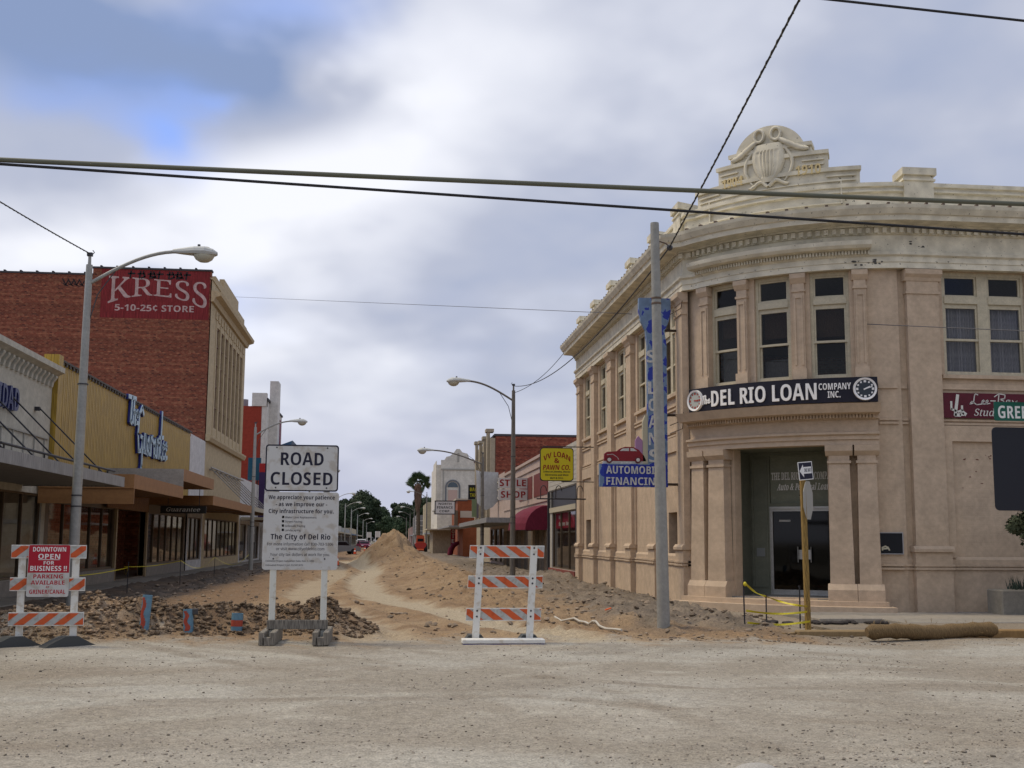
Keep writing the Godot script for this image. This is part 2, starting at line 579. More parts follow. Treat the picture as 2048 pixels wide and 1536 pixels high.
var track := [[3.4, -18.8], [2.08, -22.5], [1.6, -25.4], [0.56, -29.3], [-0.16, -32.7], [-0.67, -39.0], [-1.0, -49.0], [-0.7, -60.0], [-1.6, -72.0], [-3.2, -90.0]]
var track2 := [[0.2, -18.6], [-0.15, -20.0], [-0.8, -24.8], [-1.6, -30.0], [-2.3, -34.0], [-2.5, -42.0], [-2.2, -51.0], [-2.6, -62.0], [-4.4, -90.0]]

func off_track(tk: Array, x: float, z: float) -> float:
	for i in tk.size() - 1:
		if z <= tk[i][1] and z > tk[i + 1][1]:
			var t: float = (tk[i][1] - z) / (tk[i][1] - tk[i + 1][1])
			return x - lerpf(tk[i][0], tk[i + 1][0], t * t * (3.0 - 2.0 * t))
	return 99.0

func ground_h(x: float, z: float) -> float:
	var y := nz.get_noise_2d(x * 0.35, z * 0.35) * 0.03
	y += nz2.get_noise_2d(x, z) * 0.012
	y -= 0.07 * ss(5.5, 8.0, x) * ss(-21.5, -19.8, z)
	var st := ss(-18.9, -20.6, z) * ss(7.9, 7.0, x)          # dug street
	if st > 0.0:
		var r := nz2.get_noise_2d(x * 0.5 + 70.0, z * 0.5) * 0.10 + nz2.get_noise_2d(x * 1.7, z * 1.7 + 30.0) * 0.05
		r += nz2.get_noise_2d(x * 4.5 + 11.0, z * 4.5) * 0.045 + nz2.get_noise_2d(x * 10.0, z * 10.0) * 0.02
		var calm := 1.0
		var a := absf(off_track(track, x, z)); var b := absf(off_track(track2, x, z))
		calm = minf(ss(0.5, 1.4, a), ss(0.5, 1.4, b)) * 0.8 + 0.2
		y += r * calm * st
		y -= 0.07 * st * (exp(-pow((a - 0.3) / 0.2, 2.0)) + exp(-pow((b - 0.3) / 0.2, 2.0)))
		y += 0.07 * st * (exp(-pow((a - 0.75) / 0.22, 2.0)) + exp(-pow((b - 0.75) / 0.22, 2.0)))
		var pl := pile_at(z)
		if pl[1] > 0.0:
			var d: float = absf(x - pl[0]) / pl[2]
			var k := clampf(1.0 - d, 0.0, 1.0)
			k = k * k * (3.0 - 2.0 * k) * 0.55 + k * 0.45
			y = maxf(y, 0.0) * (1.0 - k) + y * k + pl[1] * k * (1.0 + nz2.get_noise_2d(x * 0.8, z * 0.45) * 0.32) + (nz2.get_noise_2d(x * 3.0, z * 1.6) * 0.14 + nz2.get_noise_2d(x * 9.0, z * 7.0) * 0.04) * k
		# lumpy verge where the pavement was, right and left
		var rv := ss(3.9, 5.0, x) * ss(7.9, 7.4, x) * ss(-20.3, -22.5, z) * ss(-90.0, -60.0, z)
		y += rv * (0.05 + absf(nz2.get_noise_2d(x * 0.9, z * 0.9)) * 0.24 + nz2.get_noise_2d(x * 4.0, z * 4.0) * 0.12)
		y += 0.34 * exp(-pow((x - 6.2) / 0.8, 2.0) - pow((z + 45.5) / 2.2, 2.0)) + 0.2 * exp(-pow((x - 4.5) / 0.5, 2.0) - pow((z + 22.2) / 0.6, 2.0))
		var lv := ss(-5.6, -6.8, x) * ss(-8.9, -8.2, x)
		y += lv * (-0.16 + absf(nz2.get_noise_2d(x * 1.1, z * 0.9)) * 0.22) * ss(-21.0, -25.0, z)
		y += ridge(x, z) * (1.0 + nz2.get_noise_2d(x * 3.0, z * 3.0) * 0.5)
	if z < -21.0 and x > 7.85: y = minf(y, -0.06)            # under the pavement and the houses
	if z < -20.3 and x > 7.2: y = minf(y, 0.02 * ss(8.6, 7.2, x) - 0.10 * ss(8.4, 9.4, x) + nz2.get_noise_2d(x * 1.5, z * 1.5) * 0.05)
	if x < -8.95: y = minf(y, -0.14)
	return y

var arcs := [[9.0, -32.0, 17.5, 0.7], [16.0, -30.0, 22.0, -0.6], [-14.0, -28.0, 20.0, 0.6], [-4.0, -60.0, 47.0, -0.5], [2.0, 40.0, 52.0, 0.5], [-22.0, -6.0, 24.5, -0.5]]

func ground_c(x: float, z: float) -> Color:
	var big := nz.get_noise_2d(x * 0.5 + 200.0, z * 0.5)
	var fin := nz2.get_noise_2d(x * 0.8 + 90.0, z * 0.8)
	var cal := Color(0.39, 0.35, 0.285).lerp(Color(0.49, 0.455, 0.385), clampf(0.38 + big * 1.3 + fin * 0.5, 0, 1))
	# pale skim of fines at the left, brown gravel patches, wheel sweeps across the crossing
	var sweep := nz.get_noise_2d(x * 0.12 + z * 0.05, z * 0.8 + 0.18 * x * 0.8)
	cal = cal.lerp(Color(0.33, 0.28, 0.215), clampf(sweep * 1.5 - 0.05, 0.0, 0.55))
	cal = cal.lerp(Color(0.54, 0.52, 0.455), clampf(nz.get_noise_2d(x * 0.35 - 60.0, z * 0.5) * 2.2 - 0.25, 0.0, 0.7))
	cal = cal.lerp(Color(0.30, 0.265, 0.215), clampf((fin + 0.1) * 2.0, 0, 1) * 0.55 * clampf(nz.get_noise_2d(x * 0.3 + 20.0, z * 0.45 + 50.0) * 2.5 + ss(-13.0, -9.0, z) * ss(0.5, 3.0, x), 0.0, 1.0))
	for a in arcs:      # wheel marks: paler or browner fines pressed into the crossing
		var d := absf(absf(Vector2(x, z).distance_to(Vector2(a[0], a[1])) - a[2]) - 0.75)
		var k := ss(0.22, 0.10, d) * clampf(0.5 + fin * 1.6 + big, 0.0, 1.0)
		cal = cal.lerp(Color(0.55, 0.52, 0.44) if a[3] > 0.0 else Color(0.31, 0.265, 0.205), k * absf(a[3]))
	var st := ss(-18.4, -20.2, z + fin * 1.6 + nz2.get_noise_2d(x * 4.0, z * 4.0) * 0.9)
	if st <= 0.0: return cal
	var tan := Color(0.34, 0.225, 0.125).lerp(Color(0.42, 0.30, 0.18), clampf(0.5 + big * 1.2, 0, 1))
	tan = tan.lerp(Color(0.25, 0.16, 0.09), clampf(fin * 1.6, 0.0, 0.7))
	tan = tan.lerp(Color(0.24, 0.15, 0.085), 0.75 * ss(-2.6, -4.2, x + fin) * ss(-21.0, -23.0, z))
	var a := absf(off_track(track, x, z)); var b := absf(off_track(track2, x, z))
	tan = tan.lerp(Color(0.54, 0.46, 0.33), 0.9 * maxf(ss(0.75, 0.35, a + fin * 0.3), 0.7 * ss(0.75, 0.35, b + fin * 0.3)))
	var soil := Color(0.19, 0.155, 0.12).lerp(Color(0.29, 0.235, 0.175), clampf(0.5 + fin * 1.4, 0, 1))
	tan = tan.lerp(soil, ss(3.8, 5.0, x + fin * 0.8 + ss(-30.0, -50.0, z) * 0.3) * ss(-20.3, -22.0, z + fin))
	tan = tan.lerp(Color(0.12, 0.095, 0.075).lerp(Color(0.24, 0.17, 0.115), clampf(0.4 + fin * 1.5, 0, 1)), ss(-5.3, -6.6, x + fin * 0.6) * ss(-21.5, -23.5, z))
	var rg := ridge(x, z)
	tan = tan.lerp(Color(0.19, 0.125, 0.075).lerp(Color(0.33, 0.225, 0.14), clampf(0.5 + fin * 1.8, 0, 1)), clampf(rg * 5.0, 0, 1))
	if x > 7.0: tan = tan.lerp(Color(0.38, 0.32, 0.24), ss(7.0, 7.8, x))
	return cal.lerp(tan, st)

func build_ground() -> void:
	var far := mb()
	far.quad(Vector3(-900, -0.32, 200), Vector3(900, -0.32, 200), Vector3(900, -0.32, -2200), Vector3(-900, -0.32, -2200))
	struct("terrain", far, mat("terrain", Color(0.20, 0.18, 0.13), 0.95, "dirt", 3.0))
	var xs := []; var zs := []
	var x := -40.0
	while x < 60.0:
		xs.append(x)
		x += 0.09 if x > -8.0 and x < 11.5 else (0.4 if x > -14.0 and x < 20.0 else 2.5)
	var z := 12.0
	while z > -520.0:
		zs.append(z)
		z -= 0.06 if z > -7.0 and z < -6.0 else (maxf(absf(z) * 0.006, 0.05) if z < -6.0 else 0.8)
	var nxs := xs.size(); var nzs := zs.size()
	var P := PackedVector3Array(); var C := PackedColorArray(); var I := PackedInt32Array(); var N := PackedVector3Array()
	for j in nzs:
		for i in nxs:
			P.append(Vector3(xs[i], ground_h(xs[i], zs[j]), zs[j]))
			C.append(ground_c(xs[i], zs[j]))
	for j in nzs:
		for i in nxs:
			var l := P[j * nxs + maxi(i - 1, 0)]; var r := P[j * nxs + mini(i + 1, nxs - 1)]
			var f := P[mini(j + 1, nzs - 1) * nxs + i]; var k := P[maxi(j - 1, 0) * nxs + i]
			N.append((k - f).cross(r - l).normalized())
	for j in nzs - 1:
		for i in nxs - 1:
			var a := j * nxs + i
			I.append_array(PackedInt32Array([a, a + nxs, a + 1, a + 1, a + nxs, a + nxs + 1]))
	var arr := []
	arr.resize(Mesh.ARRAY_MAX)
	arr[Mesh.ARRAY_VERTEX] = P; arr[Mesh.ARRAY_NORMAL] = N; arr[Mesh.ARRAY_COLOR] = C; arr[Mesh.ARRAY_INDEX] = I
	var me := ArrayMesh.new()
	me.add_surface_from_arrays(Mesh.PRIMITIVE_TRIANGLES, arr)
	var o := MeshInstance3D.new()
	o.name = "ground"
	o.mesh = me
	var m := mat("ground", Color(1.18, 1.18, 1.18), 0.95, "dirt", 2.9, "dirt_h", 1.1)
	m.albedo_color = Color(1, 1, 1)
	m.vertex_color_use_as_albedo = true
	o.material_override = m
	add_child(o)
	o.set_meta("kind", "structure")

func stone(seed_: int) -> ArrayMesh:
	var r := RandomNumberGenerator.new(); r.seed = seed_
	var b := mb()
	var pts := []
	for i in 3:
		for k in 6:
			var a := TAU * (k + r.randf_range(-0.25, 0.25)) / 6.0
			var q := [0.62, 1.0, 0.66][i] as float
			pts.append(Vector3(cos(a) * q, [-0.45, 0.05, 0.5][i] + r.randf_range(-0.14, 0.14), -sin(a) * q) * r.randf_range(0.8, 1.2))
	for i in 2:
		for k in 6:
			b.quad(pts[i * 6 + k], pts[i * 6 + (k + 1) % 6], pts[i * 6 + 6 + (k + 1) % 6], pts[i * 6 + 6 + k])
	for k in 6:
		b.tri(pts[12 + k], pts[12 + (k + 1) % 6], Vector3(0, 0.68, 0)); b.tri(pts[(k + 1) % 6], pts[k], Vector3(0, -0.6, 0))
	return b.mesh()

func scatter(called: String, label: String, category: String, places: Array, seed_: int) -> void:   # places: [Vector3, size, Color]
	var mm := MultiMesh.new()
	mm.transform_format = MultiMesh.TRANSFORM_3D
	mm.use_colors = true
	mm.mesh = stone(seed_)
	mm.instance_count = places.size()
	for k in places.size():
		var p: Array = places[k]
		var s: float = p[1]
		var t := Transform3D(Basis(Vector3.UP, rng.randf() * TAU) * Basis(Vector3.RIGHT, rng.randf_range(-0.6, 0.6)) * Basis.from_scale(Vector3(s * rng.randf_range(0.8, 1.25), s * rng.randf_range(0.75, 1.1), s)), p[0])
		mm.set_instance_transform(k, t)
		mm.set_instance_color(k, p[2])
	var o := MultiMeshInstance3D.new()
	o.name = numbered(called)
	o.multimesh = mm
	var m := mat("stones", Color.WHITE, 0.95, "dirt", 0.2)
	m.vertex_color_use_as_albedo = true
	o.material_override = m
	add_child(o)
	meta(o, label, category, "", "stuff")

func build_stones() -> void:
	var gravel := []
	for k in 15000:
		var z := -7.5 - pow(rng.randf(), 1.3) * 13.0
		var x := rng.randf_range(-0.42, 0.62) * absf(z)
		var dens := 0.22 + 0.8 * clampf(nz.get_noise_2d(x * 0.3 + 20.0, z * 0.45 + 50.0) * 2.0 + ss(-12.5, -9.0, z) * ss(0.5, 3.0, x) + ss(-2.0, -4.0, x) * ss(-13.0, -11.0, z) * 0.5, 0.0, 1.0)
		if rng.randf() > dens: continue
		var s := 0.004 + 0.011 * pow(rng.randf(), 2.6)
		if rng.randf() < 0.02: s *= 1.8
		var g := rng.randf_range(0.30, 0.62) if rng.randf() < 0.85 else rng.randf_range(0.12, 0.25)
		gravel.append([Vector3(x, ground_h(x, z) + s * 0.3, z), s, Color(g, g * 0.88, g * 0.73)])
	scatter("gravel", "loose grey gravel scattered over the pale crossing in front of the barricades", "gravel", gravel, 11)
	var clods := []
	for k in 26000:
		var x := rng.randf_range(-7.6, 0.25); var z := rng.randf_range(-24.2, -18.9)
		var hh := ridge(x, z)
		if hh < 0.05 or rng.randf() > 0.25 + hh * 2.4: continue
		var s := 0.010 + 0.046 * pow(rng.randf(), 3.6)
		var g := rng.randf_range(0.15, 0.40) * (1.3 if x < -4.0 else 0.85)
		clods.append([Vector3(x, ground_h(x, z) + s * rng.randf_range(0.1, 0.55), z), s, Color(g, g * 0.73, g * 0.49)])
	scatter("rubble", "heap of brown broken road base between the barricades", "rubble", clods, 12)
	var dirt := []
	for k in 15000:
		var x := rng.randf_range(-8.4, 8.6); var z := -19.2 - 60.0 * pow(rng.randf(), 2.2)
		var pk := pile_at(z)
		var rough: float = 0.20 + 0.45 * ss(3.6, 5.0, x) + 0.5 * clampf(1.0 - absf(x - pk[0]) / pk[2], 0.0, 1.0) + 0.75 * ss(-5.2, -6.4, x)
		if minf(absf(off_track(track, x, z)), absf(off_track(track2, x, z))) < 0.7: rough *= 0.1
		if rng.randf() > rough: continue
		var s := (0.010 + 0.065 * pow(rng.randf(), 4.0)) * (0.45 + 0.55 * ss(-19.5, -22.5, z))
		var g := rng.randf_range(0.18, 0.44)
		dirt.append([Vector3(x, ground_h(x, z) + s * 0.3, z), s, Color(g, g * 0.78, g * 0.57)])
	scatter("dirt_clods", "clods and stones lying on the dug up street", "clods", dirt, 13)

# ---------------------------------------------------------------- facade coordinates
func facing_left(x: float) -> Callable:      # right-hand side of the street; s = z
	return func(s: float, y: float, o: float) -> Vector3: return Vector3(x - o, y, s)

func facing_right(x: float) -> Callable:     # left-hand side; s = -z
	return func(s: float, y: float, o: float) -> Vector3: return Vector3(x + o, y, -s)

func facing_us(z: float) -> Callable:        # s = x
	return func(s: float, y: float, o: float) -> Vector3: return Vector3(s, y, z + o)

const AC := Vector2(13.018, -32.530)
const AR := 5.4423
const AN := Vector2(-0.59686, 0.80234)
const AT := Vector2(0.80234, 0.59686)
func arc(s: float, y: float, o: float) -> Vector3:     # rounded corner; s in degrees
	var p := AC + (AR + o) * (AN * cos(s * DEG) + AT * sin(s * DEG))
	return Vector3(p.x, y, p.y)

func porch(a: float, y: float, b: float) -> Vector3:   # straight axes of the entrance: a along, b outwards from the arc's centre
	var p := AC + AT * a + AN * b
	return Vector3(p.x, y, p.y)

var bpath := []      # [s, point, mitre] round the corner building
func make_path() -> void:
	var pts := [Vector2(7.9, -48.3), Vector2(7.9, -30.32)]
	for k in 25:
		var q := arc(lerpf(-27.6, 27.6, k / 24.0), 0, 0)
		pts.append(Vector2(q.x, q.z))
	pts.append(Vector2(12.36, -27.12)); pts.append(Vector2(22.0, -27.12))
	var s := 0.0
	for i in pts.size():
		var d0: Vector2 = (pts[i] - pts[i - 1]).normalized() if i > 0 else (pts[1] - pts[0]).normalized()
		var d1: Vector2 = (pts[i + 1] - pts[i]).normalized() if i < pts.size() - 1 else d0
		var m := (Vector2(-d0.y, d0.x) + Vector2(-d1.y, d1.x)).normalized()
		m /= maxf(m.dot(Vector2(-d0.y, d0.x)), 0.5)
		if i > 0: s += pts[i].distance_to(pts[i - 1])
		bpath.append([s, pts[i], m])

func along(s: float, y: float, o: float) -> Vector3:
	for i in bpath.size() - 1:
		if s <= bpath[i + 1][0] + 1e-5:
			var t: float = (s - bpath[i][0]) / (bpath[i + 1][0] - bpath[i][0])
			var p: Vector2 = bpath[i][1].lerp(bpath[i + 1][1], t) + bpath[i][2].lerp(bpath[i + 1][2], t) * o
			return Vector3(p.x, y, p.y)
	var e: Vector2 = bpath[-1][1] + bpath[-1][2] * o
	return Vector3(e.x, y, e.y)

func run_path(b: MB, prof: Array) -> MB:
	for i in bpath.size() - 1: b.msweep(along, bpath[i][0], bpath[i + 1][0], prof)
	return b

# a window: frame > panes; k = facade units per metre; lights = panes side by side
func window(parent: Node3D, f: Callable, s0: float, s1: float, y0: float, y1: float, k: float, fm: Material, gm: Material, o := -0.10, lights := 1, mull := 0.26, transom := 0.27) -> MeshInstance3D:
	var b := mb()
	var w := 0.075 * k
	b.mbox(f, s0, s0 + w, y0, y1, o - 0.06, o + 0.06); b.mbox(f, s1 - w, s1, y0, y1, o - 0.06, o + 0.06)
	b.mbox(f, s0 + w, s1 - w, y0, y0 + 0.09, o - 0.06, o + 0.07, 2); b.mbox(f, s0 + w, s1 - w, y1 - 0.09, y1, o - 0.06, o + 0.06, 2)
	var lw := ((s1 - s0 - 2 * w) - mull * k * (lights - 1)) / lights
	var panes := []
	for i in lights:
		var a := s0 + w + i * (lw + mull * k); var e := a + lw
		if i > 0: b.mbox(f, a - mull * k, a, y0 + 0.09, y1 - 0.09, o - 0.06, o + 0.06)
		var yt := lerpf(y1, y0, transom)
		b.mbox(f, a, e, yt - 0.09, yt + 0.09, o - 0.06, o + 0.085, 2)
		b.mbox(f, a, e, yt - 0.20, yt - 0.09, o - 0.05, o + 0.03, 2)
		var ym := (y0 + 0.09 + yt - 0.2) * 0.5
		b.mbox(f, a, e, ym - 0.028, ym + 0.028, o - 0.04, o + 0.045, 2)
		var q := 0.05 * k
		for sd in [[a, a + q], [e - q, e]]:
			b.mbox(f, sd[0], sd[1], y0 + 0.09, ym - 0.028, o - 0.055, o - 0.01)
			b.mbox(f, sd[0], sd[1], ym + 0.028, yt - 0.2, o - 0.03, o + 0.025)
			b.mbox(f, sd[0], sd[1], yt + 0.09, y1 - 0.09, o - 0.03, o + 0.025)
		b.mbox(f, a + q, e - q, yt + 0.09, yt + 0.135, o - 0.03, o + 0.025, 2)
		b.mbox(f, a + q, e - q, y1 - 0.135, y1 - 0.09, o - 0.03, o + 0.025, 2)
		panes.append([a + q, e - q, y0 + 0.09, ym - 0.028, o - 0.035]); panes.append([a + q, e - q, ym + 0.028, yt - 0.2, o]); panes.append([a + q, e - q, yt + 0.135, y1 - 0.135, o])
	var win := part(parent, "window", b, fm)
	for p in panes:
		var g := mb()
		g.quad(f.call(p[0], p[2], p[4]), f.call(p[1], p[2], p[4]), f.call(p[1], p[3], p[4]), f.call(p[0], p[3], p[4]))
		part(win, "pane", g, gm)
	return win

func pilaster(parent: Node3D, f: Callable, c: float, w: float, k: float, y0: float, y1: float, o: float, m: Material, pedestal := true) -> MeshInstance3D:
	var b := mb()
	var h := w * 0.5 * k
	b.mbox(f, c - h, c + h, y0, y1 - 0.45, 0, o)
	b.mbox(f, c - h - 0.03 * k, c + h + 0.03 * k, y1 - 0.62, y1 - 0.56, 0, o + 0.03)
	b.mbox(f, c - h, c + h, y1 - 0.45, y1 - 0.30, 0, o + 0.003)
	b.msweep(f, c - h - 0.06 * k, c + h + 0.06 * k, [Vector2(0, y1 - 0.30), Vector2(o + 0.02, y1 - 0.30), Vector2(o + 0.05, y1 - 0.22), Vector2(o + 0.12, y1 - 0.14), Vector2(o + 0.12, y1 - 0.02), Vector2(0, y1 - 0.02)])
	if pedestal:
		b.msweep(f, c - h - 0.09 * k, c + h + 0.09 * k, [Vector2(0, y0 - 0.10), Vector2(o + 0.10, y0 - 0.10), Vector2(o + 0.10, y0 - 0.03), Vector2(o + 0.04, y0 + 0.04), Vector2(0, y0 + 0.04)])
		b.mbox(f, c - h - 0.05 * k, c + h + 0.05 * k, -0.2, y0 - 0.10, 0, o + 0.05)
		b.mbox(f, c - h - 0.08 * k, c + h + 0.08 * k, 0.98, 1.03, 0, o + 0.09); b.mbox(f, c - h - 0.08 * k, c + h + 0.08 * k, 1.06, 1.11, 0, o + 0.08)
	return part(parent, "pilaster", b, m)

func curtain(parent: Node3D, f: Callable, s0: float, s1: float, y0: float, y1: float, o: float, m: Material) -> void:
	var b := mb()
	var n := 40
	for i in n:
		var q := []
		for k in [i, i + 1]:
			q.append([lerpf(s0, s1, float(k) / n), o + 0.035 * sin(k * 1.9) + 0.02 * sin(k * 0.7 + 1.0)])
		b.quad(f.call(q[0][0], y0, q[0][1]), f.call(q[1][0], y0, q[1][1]), f.call(q[1][0], y1, q[1][1]), f.call(q[0][0], y1, q[0][1]))
	part(parent, "curtain", b, m)

func build_corner_building() -> void:
	make_path()
	var tan := mat("tan_paint", Color(0.69, 0.535, 0.38), 0.85, "plaster", 2.6, "plaster_h", 0.25)
	var tanb := mat("tan_painted_brick", Color(0.69, 0.535, 0.38), 0.85, "plaster", 2.6, "brick_h", 0.22)
	var cream := mat("cream_paint", Color(0.86, 0.80, 0.63), 0.85, "chips", 2.2, "plaster_h", 0.2)
	var frame := mat("cream_frame", Color(0.68, 0.61, 0.44), 0.6, "plaster", 1.0)
	var pane := glass("window_glass", Color(0.03, 0.035, 0.045), 0.45)
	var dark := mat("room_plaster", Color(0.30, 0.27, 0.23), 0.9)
	var t := thing("corner_building", "tan and cream two storey corner building with rounded entrance and stepped parapet crest", "building", Vector3(12, 0, -32))
	var fl := facing_left(7.9); var ff := facing_us(-27.2)
	var pil := [-47.75, -44.3, -40.9, -37.5, -34.1, -30.75]
	# side wall with one pair of windows in each bay
	var holes := []; var bays := []
	for i in 5:
		var c: float = (pil[i] + pil[i + 1]) * 0.5
		bays.append(c); holes.append([c - 1.02, c + 1.02, 5.7, 8.22])
	holes.append([-46.7, -45.6, 1.12, 2.45]); holes.append([-32.75, -31.75, 1.12, 2.42])
	part(t, "side_wall", mb().mwall(fl, -48.3, -30.32, -0.3, 9.78, holes, 0.0, 0.3), tanb)
	part(t, "front_wall", mb().mwall(ff, 12.25, 22.0, -0.3, 9.78, [[13.5, 15.66, 5.7, 8.27], [17.6, 19.76, 5.7, 8.27]], 0.0, 0.3), tanb)
	var wc := [-17.4, -2.9, 12.2]
	var ah := []
	for c in wc: ah.append([c - 5.0, c + 5.0, 5.62, 8.28])
	ah.append([-15.0, 10.5, 0.27, 3.94])
	part(t, "rounded_wall", mb().mwall(arc, -33.0, 29.4, -0.3, 9.78, ah, 0.0, 0.28, 2.4), tanb)
	# closed box behind: rear walls, roof, floors
	part(t, "rear_wall", mb().span(Vector3(8.2, -0.3, -48.3), Vector3(22, 9.6, -48.0)).span(Vector3(21.7, -0.3, -48.0), Vector3(22, 9.6, -27.5)), mat("plain_brick", Color(1, 1, 1), 0.9, "brick", 2.4))
	var rp := PackedVector2Array()
	for i in bpath.size():
		var q := along(bpath[i][0], 0, -0.32); rp.append(Vector2(q.x, -q.z))
	rp.append(Vector2(21.9, 48.3))
	var lay := Transform3D(Basis(Vector3(1, 0, 0), Vector3(0, 0, -1), Vector3(0, 1, 0)), Vector3.ZERO)
	part(t, "roof", mb().prism(rp, 9.45, 9.6, lay), mat("roofing", Color(0.18, 0.17, 0.16), 0.9, "dirt", 2.0))
	part(t, "upper_floor", mb().prism(rp, 4.7, 4.95, lay), dark)
	# windows
	for c in bays: window(t, fl, c - 1.02, c + 1.02, 5.7, 8.22, 1.0, frame, pane, -0.12, 2)
	var lace := mat("lace", Color(0.72, 0.73, 0.78), 0.9, "streak", 0.5)
	for x0 in [13.5, 17.6]:
		var w := window(t, ff, x0, x0 + 2.16, 5.7, 8.27, 1.0, frame, pane, -0.12, 2, 0.28)
		curtain(w, ff, x0 + 0.1, x0 + 1.0, 5.75, 7.5, -0.26, lace); curtain(w, ff, x0 + 1.16, x0 + 2.1, 5.75, 7.5, -0.26, lace)
	for c in wc: window(t, arc, c - 5.0, c + 5.0, 5.62, 8.28, 10.53, frame, pane, -0.14)
	for c in bays: part(t, "window_sill", mb().mbox(fl, c - 1.12, c + 1.12, 5.6, 5.69, 0, 0.1), tan)
	for x0 in [13.5, 17.6]: part(t, "window_sill", mb().mbox(ff, x0 - 0.1, x0 + 2.26, 5.6, 5.69, 0, 0.1), tan)
	var reflection_panel := [mat("brown_reflection", Color(0.10, 0.06, 0.04), 0.9, "streak", 0.6), mat("grey_reflection", Color(0.22, 0.22, 0.21), 0.9, "streak", 0.5)]  # panels added behind the panes; brown and grey imitate varied reflections in the glass
	for e in [[-17.4, 5.7, 6.6, 1], [-2.9, 5.66, 6.2, 1], [-2.9, 6.75, 7.5, 0], [12.2, 6.7, 7.55, 0], [-17.4, 6.9, 7.5, 0]]: part(t, "reflection_panel", mb().mbox(arc, e[0] - 4.0, e[0] + 4.0, e[1], e[2], -0.40, -0.38, 3), reflection_panel[e[3]])
	for i in 5: part(t, "reflection_panel", mb().mbox(fl, bays[i] - 0.95, bays[i] + 0.95, 6.2 + 0.25 * (i % 3), 8.1, -0.40, -0.38), reflection_panel[i % 2])
	# string courses below the windows, base mouldings
	for i in 5:
		var sc := mb()
		var a: float = pil[i] + 0.38; var e: float = pil[i + 1] - 0.38
		for y in [5.33, 5.22, 4.60, 4.50]: sc.mbox(fl, a, e, y, y + 0.05, 0, 0.05)
		sc.mbox(fl, a, e, 4.08, 4.48, 0, 0.06)
		sc.mbox(fl, a, a + 0.12, 1.5, 4.08, 0, 0.06); sc.mbox(fl, e - 0.12, e, 1.5, 4.08, 0, 0.06)
		part(t, "string_course", sc, tan)
	for a in [[12.25, 12.5], [13.36, 16.2], [17.1, 21.0]]:
		var sc := mb()
		part(t, "string_course", mb().mbox(ff, a[0], a[1], 5.33, 5.38, 0, 0.05).mbox(ff, a[0], a[1], 5.38, 5.47, 0, 0.03), tan)
		for y in [4.55, 4.46]: sc.mbox(ff, a[0], a[1], y, y + 0.05, 0, 0.05)
		if a[0] > 13.0:
			sc.mbox(ff, a[0], a[1], 4.06, 4.44, 0, 0.09); sc.mbox(ff, a[0], a[0] + 0.2, 1.27, 4.06, 0, 0.09)
		part(t, "string_course", sc, tan)
	var sc := mb()
	part(t, "string_course", mb().mbox(arc, 23.6, 28.4, 5.33, 5.38, 0, 0.05, 3).mbox(arc, 23.6, 28.4, 5.38, 5.47, 0, 0.03, 3), tan)
	for y in [4.55, 4.46]: sc.mbox(arc, 23.6, 28.4, y, y + 0.05, 0, 0.05, 3)
	part(t, "string_course", sc, tan)
	var base := mb()
	for y in [0.98, 1.06]:
		base.mbox(fl, -48.3, -30.3, y, y + 0.05, 0.05, 0.09); base.mbox(ff, 12.25, 22.0, y, y + 0.05, 0.05, 0.09)
		base.mbox(arc, 22.8, 28.4, y, y + 0.05, 0.0, 0.09, 3); base.mbox(arc, -28.4, -27.6, y, y + 0.05, 0, 0.09)
	base.msweep(fl, -48.3, -30.3, [Vector2(0, -0.3), Vector2(0.05, -0.3), Vector2(0.05, 1.22), Vector2(0, 1.29)])
	base.msweep(ff, 12.25, 22.0, [Vector2(0, -0.3), Vector2(0.05, -0.3), Vector2(0.05, 1.22), Vector2(0, 1.29)])
	part(t, "plinth", base, tan)
	for z in pil: pilaster(t, fl, z, 0.74, 1.0, 1.50, 8.28, 0.16, tan)
	for x in [12.93, 16.65, 20.9]: pilaster(t, ff, x, 0.82, 1.0, 1.50, 8.28, 0.16, tan)
	# slender pilasters between the rounded windows
	for c in [-23.9, -11.2, 4.5, 19.8]:
		var b := mb()
		b.mbox(arc, c - 1.75, c + 1.75, 5.6, 5.86, 0, 0.16); b.mbox(arc, c - 1.5, c + 1.5, 5.86, 8.1, 0, 0.10)
		b.mbox(arc, c - 1.1, c - 0.7, 5.95, 7.72, 0.10, 0.125); b.mbox(arc, c + 0.7, c + 1.1, 5.95, 7.72, 0.10, 0.125); b.mbox(arc, c - 0.7, c + 0.7, 7.64, 7.72, 0.10, 0.125)
		b.mbox(arc, c - 1.75, c + 1.75, 7.80, 7.86, 0, 0.13)
		b.msweep(arc, c - 1.95, c + 1.95, [Vector2(0, 8.02), Vector2(0.11, 8.02), Vector2(0.19, 8.14), Vector2(0.19, 8.26), Vector2(0, 8.26)])
		part(t, "window_pilaster", b, tan)
	# entablature right round
	part(t, "architrave", run_path(mb(), [Vector2(-0.02, 8.28), Vector2(0.17, 8.28), Vector2(0.17, 8.42), Vector2(0.19, 8.43), Vector2(0.19, 8.56), Vector2(0.25, 8.60), Vector2(0.25, 8.67), Vector2(0.15, 8.70), Vector2(0.15, 9.12), Vector2(-0.02, 9.12)]), cream)
	part(t, "cornice", run_path(mb(), [Vector2(-0.02, 9.12), Vector2(0.20, 9.12), Vector2(0.20, 9.28), Vector2(0.30, 9.29), Vector2(0.30, 9.33), Vector2(0.68, 9.35), Vector2(0.70, 9.47), Vector2(0.74, 9.49), Vector2(0.82, 9.62), Vector2(0.84, 9.70), Vector2(-0.02, 9.80)]), cream)
	var den := mb(); var lug := mb()
	var s := 0.3
	while s < bpath[-1][0] - 0.2:
		den.mbox(along, s, s + 0.10, 9.14, 9.27, 0.20, 0.28)
		s += 0.19
	s = 0.2
